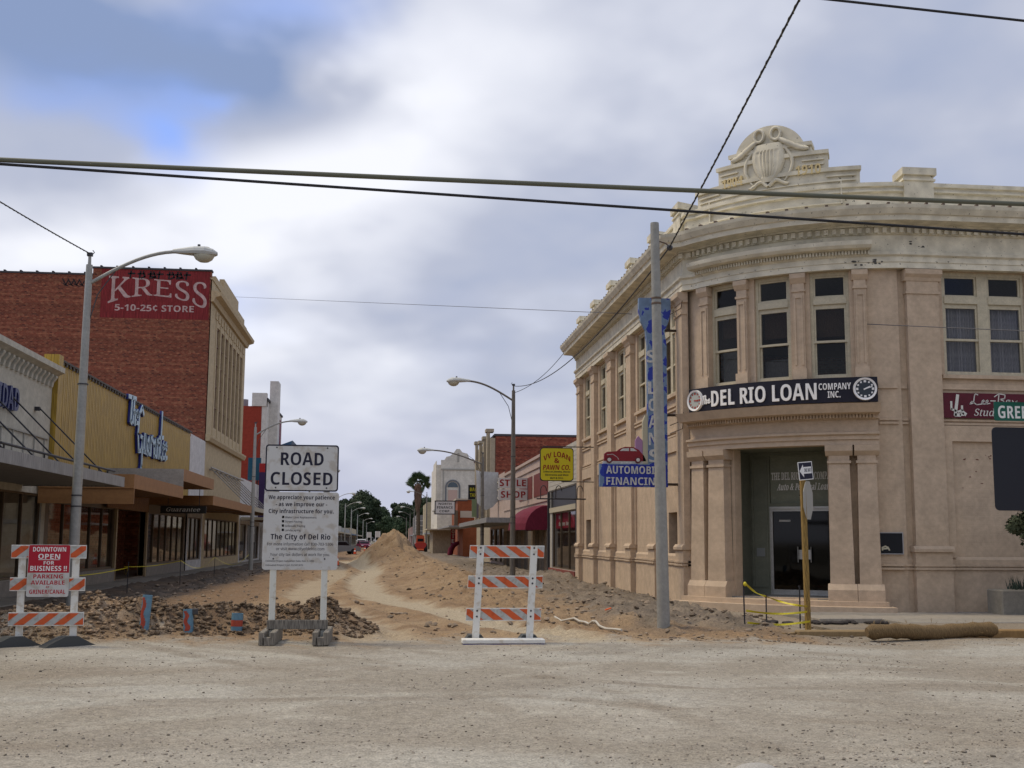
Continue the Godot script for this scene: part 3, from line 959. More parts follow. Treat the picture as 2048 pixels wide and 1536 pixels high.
	while s < bpath[-1][0] - 0.2:
		lug.mbox(along, s, s + 0.06, 9.70, 9.745, 0.74, 0.84)
		s += 0.42
	stuff(part(t, "dentils", den, cream)); stuff(part(t, "gutter_lugs", lug, mat("rust", Color(0.17, 0.12, 0.09), 0.8, "plaster", 0.6)))
	# second cornice over the rounded windows
	var c2 := mb()
	c2.msweep(arc, -25.8, 22.4, [Vector2(0.16, 8.60), Vector2(0.24, 8.60), Vector2(0.24, 8.70), Vector2(0.46, 8.73), Vector2(0.52, 8.80), Vector2(0.54, 8.90), Vector2(0.16, 8.97)], 24)
	part(t, "window_cornice", c2, cream)
	var d2 := mb()
	for k in 62:
		var a := -25.2 + k * 0.77
		d2.mbox(arc, a, a + 0.42, 8.61, 8.70, 0.24, 0.31)
	stuff(part(t, "window_dentils", d2, cream))
	# portico entablature
	var po := mb()
	po.msweep(arc, -28.3, 22.9, [Vector2(0, 3.94), Vector2(0.30, 3.94), Vector2(0.30, 4.06), Vector2(0.34, 4.07), Vector2(0.34, 4.16), Vector2(0.40, 4.19), Vector2(0.40, 4.24), Vector2(0.24, 4.27), Vector2(0.24, 4.54), Vector2(0.34, 4.58), Vector2(0.34, 4.66), Vector2(0.62, 4.69), Vector2(0.70, 4.83), Vector2(0.74, 4.90), Vector2(0, 4.97)], 26)
	part(t, "portico_entablature", po, tan)
	var d3 := mb()
	for k in 66:
		var a := -27.6 + k * 0.755
		d3.mbox(arc, a, a + 0.40, 4.58, 4.67, 0.34, 0.42)
	stuff(part(t, "portico_dentils", d3, tan))
	for a in [[-27.6, -22.6], [-21.5, -15.9], [10.7, 16.3], [17.4, 22.4]]:
		var b := mb()
		var cm: float = (a[0] + a[1]) * 0.5; var hw: float = (a[1] - a[0]) * 0.5
		# tapering square pier with base and capital
		var y0 := 0.62; var y1 := 3.55
		for k in 1:
			var w0 := hw; var w1 := hw * 0.86
			var P := []
			for yy in [[y0, w0, 0.34], [y1, w1, 0.30]]:
				P.append([arc(cm - yy[1], yy[0], -0.02), arc(cm + yy[1], yy[0], -0.02), arc(cm + yy[1], yy[0], yy[2]), arc(cm - yy[1], yy[0], yy[2])])
			b.quad(P[0][3], P[0][2], P[1][2], P[1][3]); b.quad(P[0][2], P[0][1], P[1][1], P[1][2]); b.quad(P[0][0], P[0][3], P[1][3], P[1][0]); b.quad(P[0][1], P[0][0], P[1][0], P[1][1])
		b.mbox(arc, cm - hw - 0.5, cm + hw + 0.5, 0.24, 0.50, -0.02, 0.42)
		b.msweep(arc, cm - hw - 0.5, cm + hw + 0.5, [Vector2(-0.02, 0.50), Vector2(0.42, 0.50), Vector2(0.34, 0.64), Vector2(-0.02, 0.64)])
		b.mbox(arc, cm - hw * 0.9 - 0.25, cm + hw * 0.9 + 0.25, 3.50, 3.56, -0.02, 0.335)
		b.mbox(arc, cm - hw * 0.86, cm + hw * 0.86, 3.56, 3.68, -0.02, 0.30)
		b.msweep(arc, cm - hw - 0.35, cm + hw + 0.35, [Vector2(-0.02, 3.68), Vector2(0.30, 3.68), Vector2(0.40, 3.79), Vector2(0.41, 3.93), Vector2(-0.02, 3.93)])
		part(t, "portico_pier", b, tan)
	part(t, "step", mb().mbox(arc, -29.5, 24.5, -0.2, 0.13, -0.3, 0.95, 20), tan)
	part(t, "step", mb().mbox(arc, -28.6, 23.4, 0.13, 0.24, -0.3, 0.60, 20), tan)
	# entrance: grey-green recess with panelled side, glazed double door and lettered transom
	var green := mat("grey_green_paint", Color(0.22, 0.235, 0.18), 0.6, "plaster", 1.5)
	var rc := mb()
	rc.span(Vector3(0, 0, 0), Vector3(0, 0, 0))
	rc = mb()
	var pf := func(x: float, y: float, o: float) -> Vector3: return porch(x, y, 3.8 + o)
	rc.quad(porch(-1.50, 0.27, 5.25), porch(-1.50, 0.27, 3.8), porch(-1.50, 3.94, 3.8), porch(-1.50, 3.94, 5.25))
	rc.quad(porch(1.06, 0.27, 3.8), porch(1.06, 0.27, 5.25), porch(1.06, 3.94, 5.25), porch(1.06, 3.94, 3.8))
	rc.quad(porch(-1.5, 3.939, 5.3), porch(-1.5, 3.939, 3.8), porch(1.06, 3.939, 3.8), porch(1.06, 3.939, 5.3))
	rc.mwall(pf, -1.5, 1.06, 0.27, 3.94, [[-1.0, 0.82, 0.27, 2.53], [-0.98, 0.80, 2.62, 3.86]], 0.0, 0.12)
	for e in [[-1.46, -1.42], [-1.08, -1.04]]: rc.mbox(pf, e[0], e[1], 0.45, 3.8, 0, 0.03)
	for y in [0.45, 3.76]: rc.mbox(pf, -1.42, -1.08, y, y + 0.04, 0, 0.03)
	part(t, "entrance_recess", rc, green)
	part(t, "entrance_floor", mb().mbox(pf, -1.5, 1.06, 0.0, 0.268, -1.0, 1.6), mat("grey_concrete", Color(0.36, 0.34, 0.31), 0.9, "plaster", 1.2, "plaster_h", 0.3))
	var alu := mat("aluminium", Color(0.62, 0.62, 0.60), 0.35, "plaster", 1.0)
	alu.metallic = 0.6
	var dg := glass("door_glass", Color(0.006, 0.007, 0.012), 0.85)
	for e in [[-0.98, -0.10], [-0.08, 0.80]]:
		var d := mb()
		d.mbox(pf, e[0], e[0] + 0.05, 0.29, 2.47, -0.08, -0.03); d.mbox(pf, e[1] - 0.05, e[1], 0.29, 2.47, -0.08, -0.03)
		d.mbox(pf, e[0] + 0.05, e[1] - 0.05, 0.29, 0.40, -0.08, -0.03); d.mbox(pf, e[0] + 0.05, e[1] - 0.05, 2.41, 2.47, -0.08, -0.03)
		var dr := part(t, "door", d, alu)
		part(dr, "pane", mb().mbox(pf, e[0] + 0.05, e[1] - 0.05, 0.40, 2.41, -0.06, -0.05), dg)
		var hx: float = e[1] - 0.16 if e[0] < -0.5 else e[0] + 0.16
		var hd := mb()
		hd.tube([pf.call(hx, 1.1, 0.03), pf.call(hx, 1.5, 0.03)], 0.012, 6); hd.mbox(pf, minf(hx, -0.09 if hx < -0.09 else -0.08), maxf(hx, -0.09), 1.18, 1.42, -0.028, -0.02)
		part(dr, "handle", hd, alu)
		if e[0] < -0.5: part(dr, "sticker", mb().mbox(pf, -0.76, -0.46, 2.14, 2.19, -0.048, -0.045), mat("sticker", Color(0.4, 0.4, 0.38), 0.7))
	var fr := mb()
	fr.mbox(pf, -1.0, 0.82, 2.47, 2.53, -0.1, 0.02); fr.mbox(pf, -1.0, -0.98, 0.27, 2.47, -0.1, 0.0); fr.mbox(pf, 0.80, 0.82, 0.27, 2.47, -0.1, 0.0); fr.mbox(pf, -1.0, 0.82, 0.269, 0.29, -0.1, 0.04)
	part(t, "door_frame", fr, alu)
	var trn := part(t, "transom", mb().mbox(pf, -0.98, 0.80, 2.62, 3.86, -0.10, -0.07), mat("transom_board", Color(0.27, 0.29, 0.22), 0.5, "plaster", 1.0))
	var tl := mb()
	text(tl, "THE DEL RIO LOAN COMPANY", "serifbold", 0.19, 1.72, func(x, y, o): return pf.call(x - 0.09, y + 3.32, o - 0.07), 0.006)
	text(tl, "Auto & Personal Loans", "serifbold", 0.17, 1.44, func(x, y, o): return pf.call(x - 0.07, y + 3.04, o - 0.07), 0.006, 0.2)
	part(trn, "lettering", tl, mat("letter_white", Color(0.80, 0.80, 0.78), 0.45))
	var nb := mb()
	text(nb, "727", "sansbold", 0.15, 0.26, func(x, y, o): return pf.call(x - 0.09, y + 2.76, o - 0.07), 0.006)
	part(trn, "house_number", nb, mat("black_paint", Color(0.02, 0.02, 0.022), 0.5))
	part(t, "mail_slot", mb().mbox(pf, -1.36, -1.14, 1.24, 1.46, 0, 0.02), mat("slot_grey", Color(0.22, 0.24, 0.24), 0.4))
	# parapet: low wall with piers along both streets, stepped crest over the corner
	var pw := mb()
	for i in bpath.size() - 1:
		pw.msweep(along, bpath[i][0], bpath[i + 1][0], [Vector2(-0.42, 9.55), Vector2(-0.02, 9.55), Vector2(-0.02, 10.22), Vector2(0.06, 10.25), Vector2(0.06, 10.29), Vector2(0.02, 10.30), Vector2(0.02, 10.36), Vector2(0.08, 10.38), Vector2(0.08, 10.48), Vector2(-0.46, 10.5)])
	part(t, "parapet", pw, cream)
	var L: float = bpath[1][0]
	var pierS := []
	for z in pil: pierS.append(z + 48.3)
	pierS[0] += 0.1; pierS[-1] -= 0.35
	for x in [12.95, 16.65, 20.9]: pierS.append(bpath[-1][0] - (22.0 - x))
	for ps in pierS:
		var b := mb()
		var near: float = clampf(ps, 0.42, bpath[-1][0] - 0.42)
		b.mbox(along, near - 0.38, near + 0.38, 9.6, 10.66, -0.5, 0.10); b.mbox(along, near - 0.44, near + 0.44, 10.66, 10.84, -0.56, 0.17); b.mbox(along, near - 0.42, near + 0.42, 10.52, 10.57, -0.52, 0.135)
		part(t, "parapet_pier", b, cream)
	var cr := mb()
	var c0 := -2.7
	for e in [[23.6, 10.92], [15.6, 11.40], [11.4, 11.66]]:
		cr.mbox(arc, c0 - e[0], c0 + e[0], 10.3, e[1] - 0.1, -0.40 - 0.004 * e[0], 0.04 - 0.0006 * e[0], 20)
		cr.mbox(arc, c0 - e[0] - 0.3, c0 + e[0] + 0.3, e[1] - 0.1, e[1], -0.46, 0.10, 20)
	# panel mouldings on the crest
	for e in [[22.5, 10.68, 15.2], [14.6, 11.15, 9.0]]:
		for sg in [-1, 1]:
			var a: float = c0 + sg * e[0]; var q: float = c0 + sg * e[2]
			cr.mbox(arc, minf(a, q), maxf(a, q), e[1], e[1] + 0.035, 0.02, 0.085, 5); cr.mbox(arc, minf(a, q), maxf(a, q), e[1] - 0.12, e[1] - 0.085, 0.02, 0.075, 5)
	for y in [10.55, 9.98]: cr.mbox(arc, c0 - 19.0, c0 + 19.0, y, y + 0.03, 0.02, 0.075, 20)
	cr.mbox(arc, c0 - 19.0, c0 - 18.6, 9.98, 10.58, 0.0, 0.07); cr.mbox(arc, c0 + 18.6, c0 + 19.0, 9.98, 10.58, 0.0, 0.07)
	part(t, "crest", cr, cream)
	# cartouche: shield with flutes, volutes, garland
	var sh := mb()
	for k in 28:      # smooth hood behind the shield
		var a0 := PI * (1.0 - k / 28.0); var a1 := PI * (1.0 - (k + 1) / 28.0)
		var xa := c0 + cos(a0) * 9.6; var xb := c0 + cos(a1) * 9.6
		var ya := 11.6 + pow(sin(a0), 1.25) * 0.64; var yb := 11.6 + pow(sin(a1), 1.25) * 0.64
		sh.quad(arc(xa, 11.5, 0.05), arc(xb, 11.5, 0.05), arc(xb, yb, 0.05), arc(xa, ya, 0.05)); sh.quad(arc(xa, ya, 0.05), arc(xb, yb, 0.05), arc(xb, yb, -0.36), arc(xa, ya, -0.36)); sh.quad(arc(xb, 11.5, -0.36), arc(xa, 11.5, -0.36), arc(xa, ya, -0.36), arc(xb, yb, -0.36))
	var rows := 18; var cols := 20
	for i in rows:
		for k in cols:
			var q := []
			for ij in [[i, k], [i, k + 1], [i + 1, k + 1], [i + 1, k]]:
				var yy: float = 10.72 + 1.02 * ij[0] / rows
				var ty: float = float(ij[0]) / rows
				var hw: float = 5.0 * (sin(PI * clampf(ty * 0.55 + 0.12, 0, 1)) * 0.95) * (1.0 if ty < 0.9 else 1.0)
				var xx: float = -1.0 + 2.0 * ij[1] / cols
				var o: float = 0.05 + 0.15 * sqrt(maxf(1.0 - xx * xx, 0.0)) * (0.55 + 0.45 * sin(PI * clampf(ty * 0.85 + 0.1, 0, 1)))
				if absf(xx) < 0.62 and ty > 0.14 and ty < 0.80: o += 0.025 * cos(xx * 34.0) - 0.02
				q.append(arc(c0 + xx * hw, yy, o))
			sh.quad(q[0], q[1], q[2], q[3])
	for sg in [-1.0, 1.0]:
		var ring := []; var vo := []; var sw := []; var low := []
		for k in 17:
			var a := TAU * k / 16.0
			ring.append(arc(c0 + sg * (2.3 + 1.35 * cos(a)), 11.98 + 0.16 * sin(a), 0.10))
		sh.tube(ring, 0.042, 7, false)
		for k in 9:
			var tt := k / 8.0
			vo.append(arc(c0 + sg * lerpf(3.2, 10.8, tt), 11.84 - 0.30 * sin(tt * PI * 0.5) - 0.05 * tt, 0.08 + 0.02 * sin(tt * 6.0)))
			sw.append(arc(c0 + sg * lerpf(4.4, 6.6, sin(tt * PI)), 11.62 - 0.9 * tt, 0.07))
			low.append(arc(c0 + sg * lerpf(0.2, 5.6, tt), 10.62 + 0.10 * sin(tt * 5.0) + 0.12 * tt, 0.09))
		sh.tube(vo, [0.06, 0.07, 0.07, 0.08, 0.07, 0.085, 0.07, 0.08, 0.04], 7); sh.tube(sw, [0.03, 0.045, 0.05, 0.05, 0.045, 0.045, 0.04, 0.03, 0.02], 6); sh.tube(low, [0.05, 0.06, 0.05, 0.05, 0.05, 0.04, 0.05, 0.04, 0.02], 6)
	part(t, "cartouche", sh, cream)
	var yr := mb()
	text(yr, "1904", "sansbold", 0.24, 0.62, func(x, y, o): return arc(c0 - 10.6 + x * 10.5, y + 10.92, o + 0.05), 0.05)
	text(yr, "1910", "sansbold", 0.24, 0.62, func(x, y, o): return arc(c0 + 10.6 + x * 10.5, y + 10.92, o + 0.05), 0.05)
	part(t, "year_numerals", yr, mat("yellowed_paint", Color(0.62, 0.50, 0.26), 0.8))
	# bare patches where paint has come off the architrave and the front wall
	var chip := mb(); var chip2 := mb()
	for i in 42:
		var f0 := i < 16
		var c := Vector2(rng.randf_range(22.5, 23.3), rng.randf_range(8.31, 8.5)) if i < 11 else (Vector2(rng.randf_range(23.8, 24.4), rng.randf_range(8.78, 8.95)) if f0 else Vector2(rng.randf_range(13.8, 15.4), rng.randf_range(2.9, 3.8)))
		var r := rng.randf_range(0.012, 0.045) if f0 else rng.randf_range(0.012, 0.035)
		var ring := []
		for k in 7:
			var a := TAU * k / 7.0
			var p := c + Vector2(cos(a) * r * rng.randf_range(0.6, 1.9), sin(a) * r * rng.randf_range(0.4, 1.0))
			var oo := (0.193 if c.y > 8.43 else 0.174) if c.y < 8.6 else 0.154
			ring.append(along(p.x, p.y, oo) if f0 else ff.call(p.x, p.y, 0.004))
		for k in range(1, 6): (chip if f0 else chip2).tri(ring[0], ring[k], ring[k + 1])
	stuff(part(t, "bare_patches", chip, mat("bare_metal", Color(0.10, 0.095, 0.09), 0.8, "dirt", 0.2))); stuff(part(t, "paint_chips", chip2, mat("bare_brick", Color(0.22, 0.10, 0.07), 0.9, "dirt", 0.2)))
	# small things fixed to the walls
	var pq := thing("wall_plaque", "small black plaque box with pale emblem on the tan wall beside the portico", "plaque", Vector3(12.05, 1.35, -27.15))
	var af := func(x: float, y: float, o: float) -> Vector3: return arc(25.3 + x * 10.5, 1.6 + y, o)
	part(pq, "panel", mb().mbox(af, -0.27, 0.27, -0.24, 0.24, 0.004, 0.05), mat("plaque_black", Color(0.012, 0.015, 0.02), 0.25))
	var rim := mb()
	for e in [[-0.29, -0.27, -0.26, 0.26], [0.27, 0.29, -0.26, 0.26], [-0.27, 0.27, 0.24, 0.26], [-0.27, 0.27, -0.26, -0.24]]: rim.mbox(af, e[0], e[1], e[2], e[3], 0.004, 0.06)
	part(pq, "rim", rim, mat("plaque_rim", Color(0.35, 0.35, 0.36), 0.5))
	part(pq, "emblem", strokes(mb(), [[-0.2, -0.16, -0.2, -0.1, -0.13, -0.07, -0.07, -0.1, -0.04, -0.16], [-0.17, -0.13, -0.08, -0.12]], 0.035, func(x, y, o): return af.call(x, y, o + 0.05), 0.004), mat("pale_gold", Color(0.5, 0.48, 0.36), 0.5))

func clock_face(parent: Node3D, f: Callable, r: float, face: Material, marks: Material, hour: float, minute: float) -> void:
	var rim := mb()
	var n := 28
	for k in n:
		var a := TAU * k / n; var b := TAU * (k + 1) / n
		var q := func(t: float, rr: float, o: float) -> Vector3: return f.call(cos(t) * rr, sin(t) * rr, o)
		rim.quad(q.call(a, r, 0.0), q.call(b, r, 0.0), q.call(b, r * 0.97, 0.07), q.call(a, r * 0.97, 0.07))
		rim.quad(q.call(a, r * 0.97, 0.07), q.call(b, r * 0.97, 0.07), q.call(b, r * 0.80, 0.05), q.call(a, r * 0.80, 0.05))
	var dial := part(parent, "clock", rim, mat("clock_white", Color(0.80, 0.80, 0.79), 0.4))
	var d := mb()
	for k in n:
		var a := TAU * k / n; var b := TAU * (k + 1) / n
		d.tri(f.call(0, 0, 0.03), f.call(cos(a) * r * 0.82, sin(a) * r * 0.82, 0.03), f.call(cos(b) * r * 0.82, sin(b) * r * 0.82, 0.03))
	part(dial, "dial", d, face)
	var hd := mb()
	for k in 12:
		var a := TAU * k / 12.0
		var e := 0.028 if k % 3 == 0 else 0.02
		hd.mbox(f, cos(a) * r * 0.66 - e, cos(a) * r * 0.66 + e, sin(a) * r * 0.66 - e, sin(a) * r * 0.66 + e, 0.03, 0.036)
	for h in [[hour, 0.42, 0.02], [minute, 0.62, 0.014]]:
		var a: float = PI / 2 - h[0] * TAU
		strokes(hd, [[-cos(a) * r * 0.1, -sin(a) * r * 0.1, cos(a) * r * h[1], sin(a) * r * h[1]]], h[2] * 1.6, func(x, y, o): return f.call(x, y, o + 0.038), 0.004)
	part(dial, "hands", hd, marks)

func build_corner_signs() -> void:
	var black := mat("banner_black", Color(0.008, 0.008, 0.018), 0.6)
	var white := mat("sign_white", Color(0.66, 0.66, 0.6), 0.6)
	var bright := mat("letter_white", Color(0.80, 0.80, 0.78), 0.45)
	var t := thing("banner_sign", "long black curved sign with white letters and two clocks above the portico", "sign", arc(-2.7, 4.97, 0.25))
	part(t, "board", mb().mbox(arc, -28.7, 23.1, 4.98, 5.585, 0.16, 0.24, 30), black)
	var k := 180.0 / PI / (AR + 0.25)
	var lt := mb()
	var on := func(c: float, yy: float) -> Callable: return func(x: float, y: float, o: float) -> Vector3: return arc(c + x * k, y + yy, o + 0.24)
	text(lt, "DEL RIO LOAN", "sansbold", 0.40, 2.86, on.call(-5.7, 5.265), 0.03)
	text(lt, "COMPANY", "sansbold", 0.155, 0.76, on.call(13.0, 5.37), 0.02)
	text(lt, "INC.", "sansbold", 0.155, 0.30, on.call(12.8, 5.17), 0.02)
	strokes(lt, [[-0.16, 0.10, -0.02, 0.13], [-0.07, 0.11, -0.12, -0.10], [-0.01, 0.12, -0.05, -0.08], [-0.04, -0.01, 0.0, 0.03, 0.02, 0.01, 0.0, -0.08, 0.03, -0.06], [0.06, -0.01, 0.11, 0.03, 0.12, 0.0, 0.07, -0.02, 0.07, -0.06, 0.10, -0.07, 0.14, -0.04]], 0.032, on.call(-22.0, 5.24), 0.02)
	part(t, "lettering", lt, bright)
	clock_face(t, func(x, y, o): return arc(20.1 + x * k, 5.29 + y, o + 0.24), 0.28, mat("dial_dark", Color(0.03, 0.04, 0.05), 0.3), bright, 0.18, 0.20)
	clock_face(t, func(x, y, o): return arc(-25.9 + x * k, 5.27 + y, o + 0.24), 0.28, mat("dial_pale", Color(0.42, 0.44, 0.40), 0.3), mat("dial_red", Color(0.35, 0.06, 0.04), 0.5), 0.27, 0.24)
	# maroon studio sign
	var m := thing("wall_sign", "maroon sign with white cactus and script lettering beside the green street sign", "sign", Vector3(14.9, 4.64, -27.1))
	var ff := facing_us(-27.2)
	part(m, "board", mb().mbox(ff, 13.37, 16.1, 4.63, 5.24, 0.05, 0.10), mat("maroon_sign", Color(0.13, 0.008, 0.022), 0.5, "plaster", 2.0))
	var em := mb()
	var g := flat(Vector3(13.72, 4.92, -27.1))
	for e in [[-0.06, 0.02, -0.22, 0.26, 0.075], [-0.15, -0.15, -0.08, 0.10, 0.05]]: strokes(em, [[e[0], e[2], e[1], e[3]]], e[4], g, 0.008)
	strokes(em, [[-0.15, -0.08, -0.04, -0.12], [0.12, 0.0, 0.12, -0.10, 0.02, -0.14]], 0.05, g, 0.008); strokes(em, [[-0.05, -0.22, 0.06, -0.22], [0.08, -0.2, 0.14, -0.2], [0.12, -0.14, 0.2, -0.2]], 0.08, g, 0.008)
	part(m, "cactus_emblem", em, white)
	var sc := mb()
	var h := flat(Vector3(14.5, 5.06, -27.1))
	strokes(sc, [[-0.24, 0.14, -0.30, 0.17, -0.33, 0.12, -0.36, -0.06, -0.46, -0.09, -0.40, -0.02, -0.28, -0.10, -0.14, -0.08], [-0.16, -0.06, -0.08, -0.01, -0.10, 0.02, -0.15, -0.02, -0.13, -0.08, -0.06, -0.08, 0.02, -0.01, 0.0, 0.02, -0.05, -0.02, -0.03, -0.08, 0.06, -0.06], [0.08, 0.0, 0.20, 0.0], [0.30, 0.16, 0.26, -0.1], [0.18, 0.10, 0.30, 0.18, 0.46, 0.15, 0.44, 0.06, 0.32, 0.04, 0.42, 0.0, 0.40, -0.08, 0.26, -0.1], [0.50, 0.02, 0.46, -0.06, 0.54, -0.08, 0.58, 0.02, 0.52, 0.03, 0.62, -0.06], [0.64, 0.02, 0.68, -0.07, 0.76, 0.02, 0.68, -0.16]], 0.022, h, 0.006)
	part(m, "name_lettering", sc, white)
	var sd := mb()
	text(sd, "Studio", "serif", 0.17, 0.72, flat(Vector3(14.52, 4.77, -27.1)), 0.006, 0.3)
	part(m, "lettering", sd, white)
	# perpendicular enamel sign: flared head, column of letters, car and two lines of words
	var peel := mat("peeling_enamel", Color(0.9, 0.9, 0.9), 0.5, "peel", 1.3)
	var rust := mat("rust", Color(0.17, 0.12, 0.09), 0.8, "plaster", 0.6)
	var v := thing("projecting_sign", "peeling blue enamel sign of vertical white letters with a red car below", "sign", Vector3(7.0, 3.0, -31.0))
	var pl := PackedVector2Array([Vector2(5.60, 3.05), Vector2(7.45, 3.05), Vector2(7.45, 6.9), Vector2(7.40, 7.3), Vector2(7.52, 7.55), Vector2(7.58, 7.85), Vector2(7.58, 8.2), Vector2(6.70, 8.2), Vector2(6.70, 7.85), Vector2(6.76, 7.55), Vector2(6.88, 7.3), Vector2(6.92, 6.9), Vector2(6.92, 3.66), Vector2(5.60, 3.66)])
	part(v, "panel", mb().prism(pl, -31.08, -30.92), peel)
	part(v, "cream_tab", mb().prism(PackedVector2Array([Vector2(6.78, 3.67), Vector2(6.92, 3.67), Vector2(6.92, 5.0), Vector2(6.85, 4.98), Vector2(6.78, 4.8)]), -31.06, -30.95), mat("faded_cream", Color(0.45, 0.42, 0.30), 0.7))
	part(v, "mauve_tab", mb().prism(PackedVector2Array([Vector2(6.58, 3.75), Vector2(6.775, 3.75), Vector2(6.775, 4.3), Vector2(6.66, 4.42), Vector2(6.58, 4.3)]), -31.05, -30.96), mat("faded_mauve", Color(0.36, 0.20, 0.34), 0.7))
	part(v, "blue_field", mb().span(Vector3(5.72, 3.07, -30.92), Vector3(7.43, 3.64, -30.915)), mat("enamel_blue", Color(0.018, 0.035, 0.36), 0.5, "chips", 0.7))
	var wl := mb()
	var i := 0
	for ch in "LOANS":
		text(wl, ch, "sansbold", 0.33, 0.25, flat(Vector3(7.06 if ch != "L" else 7.05, 5.72 - i * 0.46, -30.92)), 0.012)
		i += 1
	text(wl, "S", "sansbold", 0.33, 0.25, flat(Vector3(7.02, 6.58, -30.92)), 0.012)
	text(wl, "AUTOMOBILE", "sansbold", 0.20, 1.58, flat(Vector3(6.56, 3.50, -30.915)), 0.012)
	text(wl, "FINANCING", "sansbold", 0.20, 1.52, flat(Vector3(6.53, 3.20, -30.915)), 0.012)
	part(v, "lettering", wl, mat("enamel_white", Color(0.72, 0.72, 0.68), 0.5, "chips", 0.5))
	var ca := PackedVector2Array([Vector2(5.72, 3.74), Vector2(5.73, 3.93), Vector2(5.80, 3.98), Vector2(6.06, 4.0), Vector2(6.17, 4.08), Vector2(6.30, 4.12), Vector2(6.50, 4.12), Vector2(6.66, 4.05), Vector2(6.80, 3.90), Vector2(6.86, 3.78), Vector2(6.86, 3.74)])
	var cc := part(v, "car_emblem", mb().prism(ca, -31.03, -30.95), mat("enamel_red", Color(0.22, 0.012, 0.018), 0.35))
	var pale := mat("enamel_white", Color(0.72, 0.72, 0.68), 0.5)
	var det := mb()
	det.prism(PackedVector2Array([Vector2(6.15, 4.01), Vector2(6.22, 4.07), Vector2(6.40, 4.09), Vector2(6.40, 4.01)]), -30.95, -30.944); det.prism(PackedVector2Array([Vector2(6.44, 4.01), Vector2(6.44, 4.09), Vector2(6.52, 4.085), Vector2(6.62, 4.01)]), -30.95, -30.944)
	det.box(Vector3(6.24, 3.70, -30.99), Vector3(1.1, 0.07, 0.06))
	strokes(det, [[5.80, 3.90, 5.96, 3.92, 6.08, 3.84, 6.12, 3.78]], 0.012, func(x, y, o): return Vector3(x, y, -30.95 + o), 0.004)
	part(cc, "trim", det, pale)
	for wx in [5.86, 6.64]:
		var wm := mb()
		wm.lathe([Vector2(0.0, 0.0), Vector2(0.085, 0.0), Vector2(0.085, 0.03), Vector2(0.0, 0.03)], 16, Transform3D(Basis(Vector3.RIGHT, PI / 2), Vector3(wx, 3.77, -30.955)))
		var wh := part(cc, "wheel", wm, mat("enamel_red_dark", Color(0.13, 0.01, 0.015), 0.4))
		part(wh, "hub", mb().lathe([Vector2(0.0, 0.0), Vector2(0.05, 0.0), Vector2(0.05, 0.01), Vector2(0.0, 0.01)], 14, Transform3D(Basis(Vector3.RIGHT, PI / 2), Vector3(wx, 3.77, -30.924))), pale)
		for y in [7.32, 5.0, 3.13]: part(v, "bracket", mb().tube([Vector3(7.4, y, -31.0), Vector3(7.75, y, -31.0)], 0.035, 8), rust)
	var cb := mb()
	for y in [[7.75, 8.0], [4.72, 5.0], [4.5, 4.9]]: cb.tube([Vector3(7.55, y[0], -31.0), Vector3(7.73, y[0] + 0.08, -30.4), Vector3(7.72, y[1], -30.2)], 0.012, 5)
	stuff(part(v, "stay_wires", cb, rust))

# ---------------------------------------------------------------- street fronts
# shop window: frame > panes, in facade coordinates
func shop_window(parent: Node3D, f: Callable, s0: float, s1: float, y0: float, y1: float, n: int, fm: Material, gm: Material, o := -0.1, bar := 0.06) -> void:
	var b := mb()
	b.mbox(f, s0, s1, y0, y0 + bar, o - 0.05, o + 0.05); b.mbox(f, s0, s1, y1 - bar, y1, o - 0.05, o + 0.05)
	for i in n + 1:
		var c := lerpf(s0 + bar * 0.5, s1 - bar * 0.5, float(i) / n)
		b.mbox(f, c - bar * 0.5, c + bar * 0.5, y0 + bar, y1 - bar, o - 0.05, o + 0.05)
	var w := part(parent, "shop_window", b, fm)
	for i in n:
		var a := lerpf(s0 + bar * 0.5, s1 - bar * 0.5, float(i) / n) + bar * 0.5; var e := lerpf(s0 + bar * 0.5, s1 - bar * 0.5, float(i + 1) / n) - bar * 0.5
		var g := mb()
		g.quad(f.call(a, y0 + bar, o), f.call(e, y0 + bar, o), f.call(e, y1 - bar, o), f.call(a, y1 - bar, o))
		part(w, "pane", g, gm)

# body behind a front: solid block set back, side walls, roof and ceiling so that the shop is dark
func shop_body(parent: Node3D, f: Callable, s0: float, s1: float, h: float, m: Material, deep := 20.0, room := 3.0) -> void:
	var b := mb()
	b.mbox(f, s0, s1, -0.3, h - 0.35, -deep, -room)
	b.mbox(f, s0, s0 + 0.25, -0.3, h - 0.35, -room, -0.301); b.mbox(f, s1 - 0.25, s1, -0.3, h - 0.35, -room, -0.301)
	b.mbox(f, s0 + 0.25, s1 - 0.25, h - 0.6, h - 0.35, -room, -0.301)
	part(parent, "body", b, m)
	part(parent, "shop_floor", mb().mbox(f, s0 + 0.25, s1 - 0.25, -0.3, 0.03, -room, -0.02), mat("shop_floor", Color(0.24, 0.20, 0.16), 0.5, "plaster", 1.0))
	part(parent, "shop_ceiling", mb().mbox(f, s0 + 0.25, s1 - 0.25, 3.0, 3.15, -room, -0.302), mat("shop_ceiling", Color(0.42, 0.40, 0.36), 0.9))

